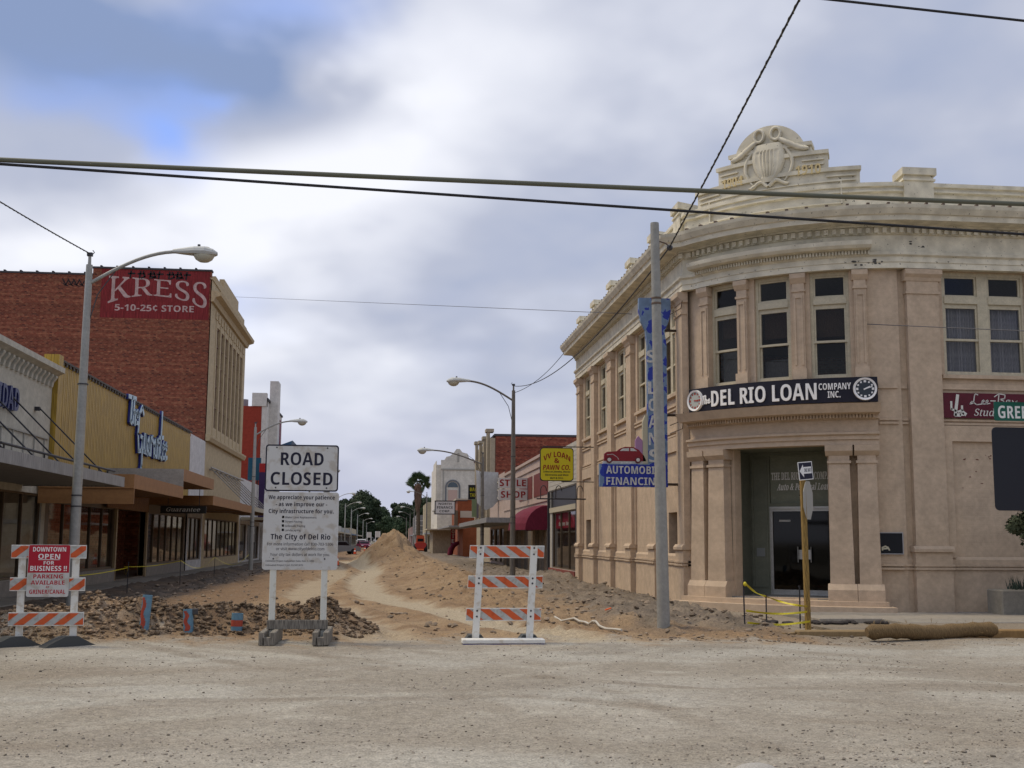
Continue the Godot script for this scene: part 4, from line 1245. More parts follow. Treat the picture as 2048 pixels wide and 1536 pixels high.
# wall with open shop fronts: a room behind each opening and a pane in it
func hollow(parent: Node3D, f: Callable, s0: float, s1: float, h: float, holes: Array, m: Material, deep: float) -> void:
	part(parent, "wall", mb().mwall(f, s0, s1, -0.3, h, holes, 0.0, 0.25), m)
	var b := mb()
	b.mbox(f, s0, s1, -0.3, h - 0.1, -deep, -2.2); b.mbox(f, s0, s0 + 0.2, -0.3, h - 0.1, -2.2, -0.251); b.mbox(f, s1 - 0.2, s1, -0.3, h - 0.1, -2.2, -0.251); b.mbox(f, s0 + 0.2, s1 - 0.2, 2.9, h - 0.1, -2.2, -0.251)
	part(parent, "body", b, m)
	for e in holes:
		var w := mb()
		w.mbox(f, e[0], e[1], e[2], e[2] + 0.07, -0.14, -0.06); w.mbox(f, e[0], e[1], e[3] - 0.07, e[3], -0.14, -0.06); w.mbox(f, e[0], e[0] + 0.07, e[2] + 0.07, e[3] - 0.07, -0.14, -0.06); w.mbox(f, e[1] - 0.07, e[1], e[2] + 0.07, e[3] - 0.07, -0.14, -0.06)
		var fr := part(parent, "shop_window", w, mat("brown_frame"))
		var g := mb()
		g.quad(f.call(e[0] + 0.07, e[2] + 0.07, -0.1), f.call(e[1] - 0.07, e[2] + 0.07, -0.1), f.call(e[1] - 0.07, e[3] - 0.07, -0.1), f.call(e[0] + 0.07, e[3] - 0.07, -0.1))
		part(fr, "pane", g, glass("shop_glass", Color(0.03, 0.033, 0.035), 0.30))

func canopy(parent: Node3D, f: Callable, s0: float, s1: float, y0: float, y1: float, o0: float, o1: float, fascia: Material, under: Material) -> MeshInstance3D:
	var e := part(parent, "canopy", mb().mbox(f, s0, s1, y0 + 0.03, y1 - 0.03, o0, o1 - 0.05), under)
	var b := mb()
	b.mbox(f, s0, s1, y0, y1, o1 - 0.05, o1); b.mbox(f, s0 - 0.05, s0, y0, y1, o0, o1); b.mbox(f, s1, s1 + 0.05, y0, y1, o0, o1)
	part(e, "fascia", b, fascia)
	return e

func rods(parent: Node3D, f: Callable, at: Array, o: float, ya: float, yb: float, m: Material, r := 0.022) -> void:
	for s in at:
		var b := mb()
		b.tube([f.call(s, ya, 0.0), f.call(s, ya + 0.02, 0.12), f.call(s, yb, o)], r, 6)
		b.mbox(f, s - 0.09, s + 0.04, ya - 0.06, ya + 0.05, 0.0, 0.14)
		part(parent, "tension_rod", b, m)

func build_left_side() -> void:
	var f := facing_right(-10.3)
	var clear := glass("shop_glass", Color(0.03, 0.033, 0.035), 0.30)
	var iron := mat("black_iron", Color(0.03, 0.03, 0.035), 0.6)
	var brown := mat("brown_frame", Color(0.12, 0.085, 0.05), 0.5)
	var conc := mat("bulkhead", Color(0.34, 0.31, 0.27), 0.9, "plaster", 1.5)
	# --- white store with bracketed cornice
	var wht := mat("white_stucco", Color(0.60, 0.58, 0.49), 0.85, "plaster", 2.4, "plaster_h", 0.3)
	var w := thing("store_building", "white stucco store with bracketed cornice and dark blue letters", "building", Vector3(-14, 0, -27))
	shop_body(w, f, 16.0, 37.0, 6.7, wht)
	part(w, "wall", mb().mwall(f, 16.0, 37.0, -0.3, 6.5, [[16.6, 36.6, 0.45, 2.9]], 0.0, 0.3), wht)
	part(w, "cornice", mb().msweep(f, 15.9, 37.05, [Vector2(-0.3, 6.5), Vector2(0.1, 6.5), Vector2(0.24, 6.58), Vector2(0.34, 6.62), Vector2(0.34, 6.78), Vector2(-0.3, 6.86)]), wht)
	var brk := mb().msweep(f, -0.08, 0.08, [Vector2(0.0, -0.34), Vector2(0.07, -0.34), Vector2(0.10, -0.2), Vector2(0.2, -0.06), Vector2(0.2, 0.0), Vector2(0.0, 0.0)]).shift(-f.call(0, 0, 0)).mesh()
	for i in 50: piece(w, "bracket", brk, wht, Transform3D(Basis.IDENTITY, f.call(16.4 + i * 0.415, 6.499, 0.001)))
	var lt := mb()
	text(lt, "TRINIDAD", "sansbold", 0.62, 3.5, func(x, y, o): return f.call(31.7 + x, 5.35 + y, o), 0.14)
	part(w, "lettering", lt, mat("navy_letters", Color(0.02, 0.025, 0.10), 0.4))
	shop_window(w, f, 16.6, 36.6, 0.46, 2.9, 12, brown, clear)
	var cl := mb()
	cl.mbox(f, 16.2, 36.8, 4.55, 4.59, 0.0, 0.05); cl.mbox(f, 16.2, 36.8, 3.4, 3.44, 0.0, 0.05)
	for i in 21: cl.mbox(f, 16.4 + i, 16.43 + i, 3.44, 4.55, 0.0, 0.04)
	part(w, "clerestory_frame", cl, mat("grey_trim", Color(0.34, 0.33, 0.29), 0.8))
	part(w, "bulkhead", mb().mbox(f, 16.6, 36.6, -0.2, 0.44, -0.2, 0.05), conc)
	var metal := mat("canopy_metal", Color(0.36, 0.36, 0.35), 0.5, "streak", 2.0)
	canopy(w, f, 12.0, 34.6, 3.06, 3.34, 0.02, 2.8, metal, mat("canopy_under", Color(0.36, 0.36, 0.35), 0.9, "plaster", 2.0))
	var pipe := mb()
	pipe.tube([f.call(24.0, 3.46, 2.7), f.call(33.8, 3.46, 2.7)], 0.03, 6)
	for s in [24.2, 27.0, 29.6, 31.0, 32.0, 33.0]: pipe.tube([f.call(s, 3.34, 2.7), f.call(s, 3.46, 2.7)], 0.02, 5)
	part(w, "canopy_pipe", pipe, iron)
	rods(w, f, [22.0, 24.2, 26.4, 28.6, 30.8, 33.0, 35.4], 2.15, 5.35, 3.36, iron)
	# --- yellow ribbed metal front
	var yel := mat("yellow_metal", Color(0.50, 0.32, 0.045), 0.5, "streak", 3.0)
	var y := thing("store_building", "yellow ribbed metal store front with blue script letters and orange zigzag canopy", "building", Vector3(-14, 0, -50))
	shop_body(y, f, 37.05, 62.4, 7.0, mat("plain_brick", Color.WHITE, 0.9, "brick", 2.4))
	part(y, "wall", mb().mwall(f, 37.05, 62.4, -0.3, 7.0, [[37.6, 46.4, 0.5, 2.75], [46.6, 52.2, 0.04, 2.75], [52.6, 62.0, 0.5, 2.75]], -0.05, 0.25), brown)
	var rib := mb()
	var s := 37.1
	while s < 62.3:
		rib.msweep(f, s, s + 0.40, [Vector2(-0.04, 3.55), Vector2(0.03, 3.55), Vector2(0.03, 7.08), Vector2(-0.04, 7.08)]); rib.mbox(f, s + 0.16, s + 0.24, 3.55, 7.08, 0.03, 0.036)
		s += 0.42
	stuff(part(y, "ribbed_siding", rib, yel))
	part(y, "corner_post", mb().mbox(f, 37.02, 37.5, 3.4, 7.22, -0.3, 0.16), yel)
	var cap := mb()
	cap.mbox(f, 37.5, 62.5, 7.085, 7.15, -0.25, 0.10)
	for i in 58: cap.mbox(f, 37.7 + i * 0.42, 37.88 + i * 0.42, 6.98, 7.084, 0.061, 0.09)
	part(y, "coping", cap, mat("dark_coping", Color(0.06, 0.045, 0.03), 0.6))
	# script letters standing off the wall, drawn as bent ribbons
	var pb := mat("pale_blue_enamel", Color(0.40, 0.54, 0.62), 0.4); var db := mat("blue_edge", Color(0.02, 0.03, 0.20), 0.4)
	var sg := func(x: float, yy: float, o: float) -> Vector3: return f.call(46.9 + x * 1.06, 5.92 + yy * 1.04, o + 0.06)
	var words := [[0.0, 1.15, 1.2, 1.2], [0.55, 1.18, 0.45, 0.25, 0.65, 0.2], [0.95, 1.1, 0.85, 0.25], [0.88, 0.6, 1.2, 0.7, 1.2, 0.2], [1.35, 0.5, 1.65, 0.6, 1.6, 0.75, 1.4, 0.65, 1.4, 0.3, 1.75, 0.3],
		[2.7, 0.75, 2.4, 1.0, 1.95, 0.7, 1.85, -0.1, 2.1, -0.75, 2.55, -0.7, 2.75, -0.2, 2.4, -0.15], [2.72, -0.2, 2.75, -1.3, 2.4, -1.85, 2.2, -1.5],
		[3.1, 0.0, 3.05, -0.7, 3.45, -0.7, 3.5, 0.0, 3.55, -0.75], [3.95, -0.1, 3.7, -0.3, 3.8, -0.75, 4.1, -0.6, 4.1, 0.0, 4.2, -0.75], [4.4, 0.0, 4.42, -0.75], [4.42, -0.2, 4.7, 0.02, 4.85, -0.2], [5.2, -0.1, 5.0, -0.3, 5.1, -0.75, 5.4, -0.6, 5.4, 0.0, 5.5, -0.75],
		[5.7, 0.0, 5.7, -0.75], [5.72, -0.2, 5.95, 0.02, 6.1, -0.2, 6.12, -0.75], [6.5, 1.25, 6.4, -0.6, 6.7, -0.75], [6.1, 0.12, 6.95, 0.2], [6.9, -0.35, 7.25, -0.2, 7.15, 0.0, 6.92, -0.15, 6.95, -0.7, 7.3, -0.65], [7.5, -0.35, 7.85, -0.2, 7.75, 0.0, 7.52, -0.15, 7.55, -0.7, 7.95, -0.6]]
	var scr := thing("script_sign", "pale blue script letters standing off the yellow metal store front", "sign", sg.call(3.6, -1.0, 0.0))
	part(scr, "letter_backing", strokes(mb(), words, 0.19, sg, 0.09), db)
	part(scr, "lettering", strokes(mb(), words, 0.165, func(x, yy, o): return sg.call(x, yy, o + 0.091), 0.03), pb)
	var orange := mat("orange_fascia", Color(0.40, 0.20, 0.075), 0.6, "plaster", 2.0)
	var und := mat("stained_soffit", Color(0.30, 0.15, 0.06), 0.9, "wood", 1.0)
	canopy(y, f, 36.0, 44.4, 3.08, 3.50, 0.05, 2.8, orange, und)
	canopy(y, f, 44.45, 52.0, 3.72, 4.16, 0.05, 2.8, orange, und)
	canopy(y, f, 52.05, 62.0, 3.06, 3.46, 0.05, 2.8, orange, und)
	part(y, "canopy_return", mb().mbox(f, 44.34, 44.40, 3.50, 4.16, 0.05, 2.8), mat("return_grey", Color(0.42, 0.41, 0.38), 0.8, "plaster", 1.6))
	part(y, "canopy_drop", mb().mbox(f, 44.46, 51.9, 2.72, 3.72, 0.08, 0.14), und)
	part(y, "brown_valance", mb().mbox(f, 36.0, 36.06, 2.62, 3.08, 0.05, 2.8), orange)
	shop_window(y, f, 37.6, 46.4, 0.5, 2.75, 5, brown, clear, -0.12)
	shop_window(y, f, 52.6, 62.0, 0.5, 2.75, 6, brown, clear, -0.12)
	part(y, "bulkhead", mb().mbox(f, 37.6, 46.5, -0.2, 0.48, -0.25, 0.04).mbox(f, 52.5, 62.0, -0.2, 0.48, -0.25, 0.04), conc)
	part(y, "post", mb().mbox(f, 46.42, 46.6, 0.0, 2.74, -0.25, 0.04), mat("tan_post", Color(0.36, 0.27, 0.15), 0.6))
	part(y, "post", mb().mbox(f, 52.2, 52.4, 0.0, 2.74, -0.25, 0.04), mat("tan_post"))
	var hs := thing("hanging_sign", "small dark script sign hanging under the orange canopy", "sign", f.call(51.5, 2.65, 1.6))
	part(hs, "board", mb().span(f.call(51.45, 2.68, 0.7), f.call(51.55, 3.0, 2.6)), mat("dark_board", Color(0.02, 0.018, 0.015), 0.5))
	part(hs, "lettering", text(mb(), "Guarantee", "serif", 0.16, 1.4, flat(f.call(51.45, 2.84, 1.65)), 0.01, 0.3), mat("sign_white", Color(0.66, 0.66, 0.6)))
	part(hs, "hanger", mb().tube([f.call(51.5, 3.0, 1.0), f.call(51.5, 3.72, 1.0)], 0.015, 5).tube([f.call(51.5, 3.0, 2.3), f.call(51.5, 3.72, 2.3)], 0.015, 5), iron)
	# --- plain white bay
	var pw := mat("plain_white", Color(0.74, 0.73, 0.71), 0.8, "plaster", 2.5)
	var p := thing("store_building", "narrow white panelled shop bay between yellow front and tall brick building", "building", Vector3(-14, 0, -65))
	shop_body(p, f, 62.45, 67.5, 6.9, pw)
	part(p, "wall", mb().mwall(f, 62.45, 67.5, -0.3, 7.05, [[62.8, 67.2, 0.5, 2.75]], 0.02, 0.3), pw)
	shop_window(p, f, 62.8, 67.2, 0.5, 2.75, 3, brown, clear)
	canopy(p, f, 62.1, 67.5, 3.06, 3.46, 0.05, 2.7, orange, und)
	# --- tall brick store with painted wall sign
	var brick := mat("red_brick", Color(0.66, 0.60, 0.60), 0.92, "brick", 1.9, "brick_h", 0.5)
	var k := thing("brick_building", "tall red brick building with faded painted wall sign and cream street front", "building", Vector3(-20, 0, -76))
	var fs := facing_us(-67.6)
	part(k, "side_wall", mb().mwall(fs, -46.0, -10.35, -0.3, 16.45, [], 0.0, 0.4), brick)
	part(k, "parapet_step", mb().span(Vector3(-16.95, 16.45, -68.0), Vector3(-10.35, 16.86, -67.6)), brick)
	var kc := mb()
	part(k, "coping", mb().span(Vector3(-46, 16.45, -68.05), Vector3(-16.95, 16.55, -67.55)), mat("dark_tile", Color(0.05, 0.05, 0.055), 0.7)); part(k, "coping", mb().span(Vector3(-17.0, 16.86, -68.05), Vector3(-10.3, 16.96, -67.55)), mat("dark_tile"))
	for i in 40: kc.span(Vector3(-45.6 + i * 0.88, 16.55 if i < 33 else 16.96, -67.9), Vector3(-45.5 + i * 0.88, 16.63 if i < 33 else 17.04, -67.56))
	stuff(part(k, "coping_lugs", kc, mat("dark_tile")))
	part(k, "body", mb().span(Vector3(-46, -0.3, -84.2), Vector3(-13.0, 15.8, -68.01)), brick)
	part(k, "roof", mb().span(Vector3(-13.0, 15.6, -84.0), Vector3(-10.9, 15.8, -68.01)), mat("roofing"))
	# painted sign: two coats of paint on the brick
	var rp := mat("red_wall_paint", Color(0.27, 0.035, 0.038), 0.9, "streak", 3.0, "brick_h", 0.5)
	var sgn := part(k, "painted_sign", mb().span(Vector3(-16.45, 14.02, -67.599), Vector3(-10.42, 16.84, -67.592)), rp)
	var wl := mb()
	var wp := mat("faded_white_paint", Color(0.62, 0.47, 0.44), 0.9, "chips", 1.6)
	text(wl, "KRESS", "serif", 1.0, 5.5, func(x, yy, o):
		var q: float = x / 2.7
		var hgt := 0.95 + 0.62 * q * q
		return Vector3(-13.3 + x, 16.30 - 0.05 * x - (0.5 - yy) * hgt, -67.592 + o), 0.006)
	text(wl, "5-10-25¢ STORE", "sansbold", 0.36, 4.4, flat(Vector3(-13.45, 14.62, -67.592)), 0.006)
	part(sgn, "painted_lettering", wl, wp)
	var graf := mb()
	var bl := mat("black_spray", Color(0.02, 0.02, 0.022), 0.9)
	var gx := -14.9
	for i in 7:
		var a := gx + i * 0.52 + rng.randf() * 0.1
		strokes(graf, [[a, 16.35, a + 0.05, 16.75], [a - 0.1, 16.6, a + 0.25, 16.62], [a + 0.2, 16.74, a + 0.3, 16.45, a + 0.1, 16.36], [a, 16.5, a + 0.35, 16.4]].slice(0, 2 + i % 3), 0.09, func(x, yy, o): return Vector3(x, yy, -67.585 + o), 0.004)
	for i in 4:
		var a := -18.6 + i * 0.3
		strokes(graf, [[a, 16.2, a + 0.2, 15.85, a + 0.3, 16.1], [a + 0.05, 15.9, a + 0.3, 15.8]], 0.06, func(x, yy, o): return Vector3(x, yy, -67.598 + o), 0.004)
	stuff(part(k, "graffiti", graf, bl))
	# cream front
	var crm := mat("cream_terracotta", Color(0.60, 0.48, 0.29), 0.8, "plaster", 2.0, "plaster_h", 0.2)
	var hl := []
	for i in 7: hl.append([70.4 + i * 1.85, 71.55 + i * 1.85, 8.1, 14.1])
	hl.append([68.6, 83.4, 0.5, 2.8])
	part(k, "front_wall", mb().mwall(f, 67.62, 84.2, -0.3, 16.4, hl, 0.0, 0.35), crm)
	for i in 7:
		var b := mb()
		var a: float = 70.4 + i * 1.85
		for yy in [8.1, 9.3, 10.6, 11.9, 13.0, 14.04]: b.mbox(f, a, a + 1.15, yy, yy + 0.06, -0.11, -0.06)
		b.mbox(f, a + 0.55, a + 0.6, 8.1, 14.1, -0.11, -0.05)
		var wn := part(k, "window", b, mat("rust_frame", Color(0.20, 0.12, 0.08), 0.7))
		part(wn, "pane", mb().mbox(f, a, a + 1.15, 8.1, 14.1, -0.13, -0.12), mat("boarded_brown", Color(0.13, 0.08, 0.055), 0.4, "plaster", 1.0))
	var kt := mb()
	kt.msweep(f, 67.5, 84.3, [Vector2(0, 15.1), Vector2(0.15, 15.1), Vector2(0.25, 15.35), Vector2(0.55, 15.45), Vector2(0.6, 15.65), Vector2(0, 15.75)])
	kt.mbox(f, 69.0, 83.0, 16.4, 16.9, -0.3, 0.0); kt.mbox(f, 72.5, 79.5, 16.9, 17.5, -0.3, 0.0); kt.mbox(f, 67.6, 84.2, 16.4, 16.5, -0.32, 0.05)
	kt.msweep(f, 67.5, 84.3, [Vector2(0, 7.1), Vector2(0.2, 7.1), Vector2(0.3, 7.3), Vector2(0.3, 7.42), Vector2(0, 7.5)])
	for i in 8: kt.mbox(f, 69.75 + i * 1.85, 70.1 + i * 1.85, 7.6, 14.4, 0.0, 0.03)
	for i in 12: kt.mbox(f, 69.5 + i * 1.18, 70.2 + i * 1.18, 14.45, 14.9, 0.0, 0.05)
	part(k, "front_trim", kt, crm)
	shop_window(k, f, 68.6, 83.4, 0.5, 2.8, 8, brown, clear, -0.12)
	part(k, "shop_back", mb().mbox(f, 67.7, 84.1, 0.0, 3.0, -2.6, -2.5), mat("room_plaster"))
	canopy(k, f, 68.2, 83.8, 3.25, 3.5, 0.05, 2.5, mat("pale_fascia", Color(0.44, 0.40, 0.30), 0.8), und)
	rods(k, f, [69.5, 71.5, 73.5, 75.5, 77.5, 79.5, 81.5], 2.3, 5.6, 3.5, mat("grey_rod", Color(0.30, 0.29, 0.27), 0.6), 0.035)
	part(k, "rod_rail", mb().tube([f.call(68.5, 5.65, 0.25), f.call(83.5, 5.65, 0.25)], 0.05, 6), mat("grey_rod"))
	# --- low white shop, red theatre with pale fin
	var lw := thing("store_building", "low white shop beyond the tall brick building on the left side", "building", Vector3(-14, 0, -91))
	hollow(lw, f, 84.25, 97.8, 5.9, [[84.8, 88.6, 0.1, 2.7], [89.2, 92.8, 0.1, 2.7], [93.4, 97.0, 0.1, 2.7]], pw, 12.0)
	canopy(lw, f, 84.6, 97.5, 2.95, 3.15, 0.05, 2.4, mat("pale_fascia"), und)
	part(lw, "blue_fascia_box", mb().mbox(f, 84.7, 88.5, 3.15, 3.6, 1.8, 2.5), mat("slate_blue", Color(0.07, 0.09, 0.13), 0.6))
	var th := thing("theatre_building", "red walled theatre with tall pale vertical fin and blue marquee", "building", Vector3(-14, 0, -104))
	part(th, "red_wall", mb().span(Vector3(-26, -0.3, -112), Vector3(-10.5, 12.5, -98)), mat("dark_red_brick", Color(0.40, 0.06, 0.035), 0.9, "plaster", 1.2))
	part(th, "roof_tank", mb().lathe([Vector2(0, 12.5), Vector2(0.42, 12.5), Vector2(0.42, 13.2), Vector2(0, 13.25)], 14, Transform3D(Basis.IDENTITY, Vector3(-12.2, 0, -99.5))), mat("tank_grey", Color(0.25, 0.27, 0.31), 0.5))
	var pal := mat("pale_stucco", Color(0.84, 0.81, 0.74), 0.8, "plaster", 2.0)
	part(th, "front_wall", mb().mbox(f, 98.0, 112.0, -0.3, 13.0, -0.19, 0.2).mbox(f, 97.9, 98.6, 12.5, 13.6, -1.0, 0.2), pal)
	part(th, "fin", mb().mbox(f, 100.2, 102.2, 3.0, 14.9, 0.2, 0.9), pal)
	part(th, "fin", mb().mbox(f, 106.0, 107.2, 3.0, 12.2, 0.2, 0.6), mat("maroon_trim", Color(0.18, 0.02, 0.05), 0.6))
	part(th, "coping", mb().mbox(f, 98.0, 100.2, 13.0, 13.2, -0.25, 0.3), mat("dark_tile")); part(th, "coping", mb().mbox(f, 107.2, 112.0, 13.0, 13.15, -0.25, 0.3), mat("dark_tile"))
	var mq := part(th, "marquee", mb().prism(PackedVector2Array([Vector2(-10.1, 8.3), Vector2(-8.8, 8.4), Vector2(-8.15, 9.95), Vector2(-10.1, 9.2)]), -106.0, -101.0), mat("marquee_blue", Color(0.05, 0.12, 0.22), 0.5))
	part(mq, "letter_panel", mb().span(Vector3(-9.9, 8.45, -100.99), Vector3(-8.9, 9.0, -100.95)), mat("sign_white"))
	part(th, "canopy", mb().mbox(f, 98.0, 112.0, 3.2, 3.6, 0.2, 2.2), mat("marquee_blue"))
	var ts := thing("projecting_sign", "teal blue box sign on the shop just before the red theatre", "sign", Vector3(-11, 7, -96))
	part(ts, "box", mb().span(Vector3(-11.2, 6.3, -96.2), Vector3(-10.2, 8.1, -95.9)), mat("teal_enamel", Color(0.015, 0.085, 0.14), 0.4))
	part(ts, "pole", mb().tube([Vector3(-10.45, 5.9, -96.05), Vector3(-10.45, 6.3, -96.05)], 0.06, 6), iron)
	var bn := thing("vertical_sign", "narrow dark purple and red vertical sign column beside the red theatre", "sign", Vector3(-9.9, 0, -95))
	part(bn, "column", mb().span(Vector3(-10.2, 3.15, -95.2), Vector3(-9.75, 6.9, -95.0)), mat("dark_purple", Color(0.04, 0.02, 0.08), 0.5))
	part(bn, "red_head", mb().span(Vector3(-10.2, 6.9, -95.2), Vector3(-9.75, 7.6, -95.0)), mat("sign_red", Color(0.35, 0.02, 0.02), 0.5))
	# --- far row on the left
	var rows := [["pinkish brick shop far up the left side of the street", 128.0, 205.0, 5.4, Color(0.34, 0.22, 0.17)], ["low white shop with blue trim far up the left side", 206.0, 270.0, 4.6, Color(0.52, 0.52, 0.50)], ["pale shop with blue awning beyond the low white shop", 271.0, 330.0, 4.4, Color(0.46, 0.45, 0.40)], ["small cream shop at the far end of the left row", 331.0, 400.0, 5.0, Color(0.48, 0.42, 0.30)]]
	for r in rows:
		var t := thing("shop_building", r[0], "building", Vector3(-13, 0, -(r[1] + r[2]) * 0.5))
		var hs2 := []
		for i in int((r[2] - r[1]) / 8.0): hs2.append([r[1] + 1.5 + i * 8.0, r[1] + 7.5 + i * 8.0, 0.2, 2.5])
		hollow(t, f, r[1], r[2], r[3], hs2, mat("far_wall_%d" % int(r[1]), r[4], 0.9, "plaster", 3.0), 9.0)
		part(t, "canopy", mb().mbox(f, r[1] + 1.0, r[2] - 2.0, 2.8, 3.05, 0, 2.2), mat("marquee_blue") if r[1] > 250.0 and r[1] < 300.0 else mat("pale_fascia"))

func build_right_side() -> void:
	var f := facing_left(7.9)
	var clear := glass("shop_glass", Color.BLACK, 0.3)
	var iron := mat("black_iron")
	var ship := mat("white_shiplap", Color(0.60, 0.57, 0.50), 0.8, "plaster", 1.6)
	# --- pawn shop: white boards over a black glazed band
	var a := thing("store_building", "narrow shop with white boarded top and black glazed band beside the corner building", "building", Vector3(12, 0, -53))
	part(a, "body", mb().mbox(f, -57.6, -48.35, -0.3, 5.6, -14, -2.5), ship)
	part(a, "front_wall", mb().mwall(f, -57.6, -48.35, -0.3, 5.8, [[-57.2, -48.8, 3.2, 4.0], [-56.6, -49.2, 0.35, 2.95]], 0.0, 0.3), ship)
	part(a, "roof", mb().mbox(f, -57.6, -48.35, 5.3, 5.5, -2.5, -0.301), mat("roofing"))
	for i in 9: part(a, "board", mb().mbox(f, -57.6, -48.36, 4.04 + i * 0.2, 4.225 + i * 0.2, 0.0, 0.03), ship)
	part(a, "glazed_band", mb().mbox(f, -57.2, -48.8, 3.2, 4.0, -0.1, -0.06), mat("black_board", Color(0.02, 0.02, 0.022), 0.4, "streak", 1.5))
	shop_window(a, f, -56.6, -49.2, 0.35, 2.95, 3, mat("brown_frame"), clear, -0.1, 0.05)
	part(a, "side_jamb", mb().mbox(f, -57.55, -57.3, 0.0, 4.0, 0.001, 0.1).mbox(f, -48.8, -48.4, 0.0, 4.0, 0.001, 0.1), iron)
	part(a, "header", mb().mbox(f, -57.2, -48.8, 2.96, 3.19, 0.0, 0.05), mat("pale_fascia"))
	var wp := part(a, "window_poster", mb().mbox(f, -56.2, -50.6, 2.2, 2.9, -0.16, -0.14), mat("poster_red", Color(0.30, 0.012, 0.03), 0.5))
	part(wp, "poster_lettering", text(text(mb(), "Nos", "sansbold", 0.18, 0.5, func(x, y, o): return f.call(-55.0 + x, 2.72 + y, o - 0.14)), "llevamos  bien", "sansbold", 0.18, 3.2, func(x, y, o): return f.call(-53.6 + x, 2.4 + y, o - 0.14)), mat("sign_white"))
	part(a, "step", mb().mbox(f, -57.0, -49.0, -0.2, 0.34, 0.001, 0.12), mat("brick_step", Color(0.22, 0.06, 0.045), 0.8))
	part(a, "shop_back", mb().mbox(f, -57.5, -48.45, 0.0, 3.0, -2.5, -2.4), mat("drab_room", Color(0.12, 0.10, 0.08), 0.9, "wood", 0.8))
	var vv := thing("projecting_sign", "yellow square sign with red and black lettering on iron arms beside the corner building", "sign", Vector3(6.3, 3.8, -44.0))
	var rr := PackedVector2Array()
	for q in [[5.80, 3.97, PI], [6.84, 3.97, PI * 1.5], [6.84, 4.99, 0.0], [5.80, 4.99, PI * 0.5]]:
		for i in 5: rr.append(Vector2(q[0], q[1]) + Vector2.from_angle(q[2] + i * PI / 8.0) * 0.12)
	part(vv, "rim", mb().prism(rr, -44.06, -43.98), iron)
	var inner := PackedVector2Array()
	for q in rr: inner.append(Vector2(6.32, 4.48) + (q - Vector2(6.32, 4.48)) * 0.955)
	part(vv, "panel", mb().prism(inner, -43.98, -43.965), mat("sign_yellow", Color(0.62, 0.55, 0.02), 0.45))
	var vt := mb()
	text(vt, "VV LOAN", "sansbold", 0.20, 1.02, flat(Vector3(6.32, 4.86, -43.965)), 0.006, 0.0, 0.7)
	text(vt, "&", "sansbold", 0.17, 0.2, flat(Vector3(6.32, 4.62, -43.965)), 0.006)
	text(vt, "PAWN CO.", "sansbold", 0.18, 1.04, flat(Vector3(6.32, 4.36, -43.965)), 0.006, 0.15)
	part(vv, "lettering", vt, mat("sign_red_dark", Color(0.27, 0.012, 0.01), 0.5))
	var vs := mb()
	text(vs, "Loans on Jewelry, Stereo", "sansbold", 0.065, 1.02, flat(Vector3(6.32, 4.20, -43.965)), 0.006, 0.2)
	text(vs, "Electronics and More", "sansbold", 0.065, 0.88, flat(Vector3(6.32, 4.08, -43.965)), 0.006, 0.2)
	text(vs, "BUY & SELL", "sansbold", 0.065, 0.5, flat(Vector3(6.32, 3.96, -43.965)), 0.006)
	part(vv, "small_lettering", vs, mat("black_paint"))
	part(vv, "arm", mb().tube([Vector3(5.8, 5.15, -44.02), Vector3(7.74, 5.15, -44.02)], 0.022, 6).tube([Vector3(6.5, 3.83, -44.02), Vector3(7.74, 3.83, -44.02)], 0.018, 6), iron)
	var lb := thing("lamp_bracket", "black iron bar with three small curved hooks under the yellow square sign", "bracket", Vector3(6.9, 3.2, -46.2))
	part(lb, "bar", mb().tube([Vector3(5.8, 3.25, -45.9), Vector3(7.75, 3.25, -45.9)], 0.03, 6), iron)
	for x in [5.95, 6.55, 7.4]:
		var pts := []
		for i in 9: pts.append(Vector3(x + 0.12 - 0.12 * cos(PI * i / 8.0), 3.55 + 0.22 * sin(PI * i / 8.0) - (0.3 if i == 0 else 0.0), -45.9))
		part(lb, "hook", mb().tube(pts, 0.018, 5), iron)
	# --- pink front with maroon panels and domed awning
	var pink := mat("pink_stucco", Color(0.60, 0.47, 0.41), 0.85, "plaster", 2.0)
	var mar := mat("maroon_panel", Color(0.21, 0.045, 0.04), 0.7, "plaster", 1.2)
	var b := thing("store_building", "pinkish stucco shop with maroon upper panels and wooden boarded front", "building", Vector3(12, 0, -70))
	part(b, "front_wall", mb().mbox(f, -80.0, -57.65, -0.3, 5.95, -14, 0), pink)
	part(b, "upper_panel", mb().mbox(f, -63.6, -58.0, 3.95, 5.15, 0.0, 0.03), mar)
	part(b, "upper_panel", mb().mbox(f, -70.6, -64.4, 3.95, 5.15, 0.0, 0.03), mar)
	part(b, "coping", mb().mbox(f, -80.0, -57.6, 5.95, 6.1, -0.3, 0.1).mbox(f, -80.0, -57.65, 5.45, 5.52, 0.0, 0.06).mbox(f, -80.0, -57.65, 3.6, 3.68, 0.0, 0.06), pink)
	var wood := [mat("grey_board", Color(0.32, 0.27, 0.21), 0.9, "wood", 0.7), mat("brown_board", Color(0.40, 0.29, 0.19), 0.9, "wood", 0.8), mat("dark_plank", Color(0.20, 0.165, 0.13), 0.9, "wood", 0.6)]
	var pm := mb().box(Vector3.ZERO, Vector3(0.05, 2.2, 0.26)).mesh()
	for i in 78: piece(b, "plank", pm, wood[(i * 7 + i / 3) % 3], Transform3D(Basis.IDENTITY, Vector3(7.86 - (0.02 if i % 2 else 0.0), 1.12, -58.0 - i * 0.28)))
	var aw := thing("awning", "maroon domed canvas awning over the boarded shop front", "awning", Vector3(7.2, 2.0, -61))
	var am := mb()
	var z0 := -63.6; var z1 := -58.0; var n := 10
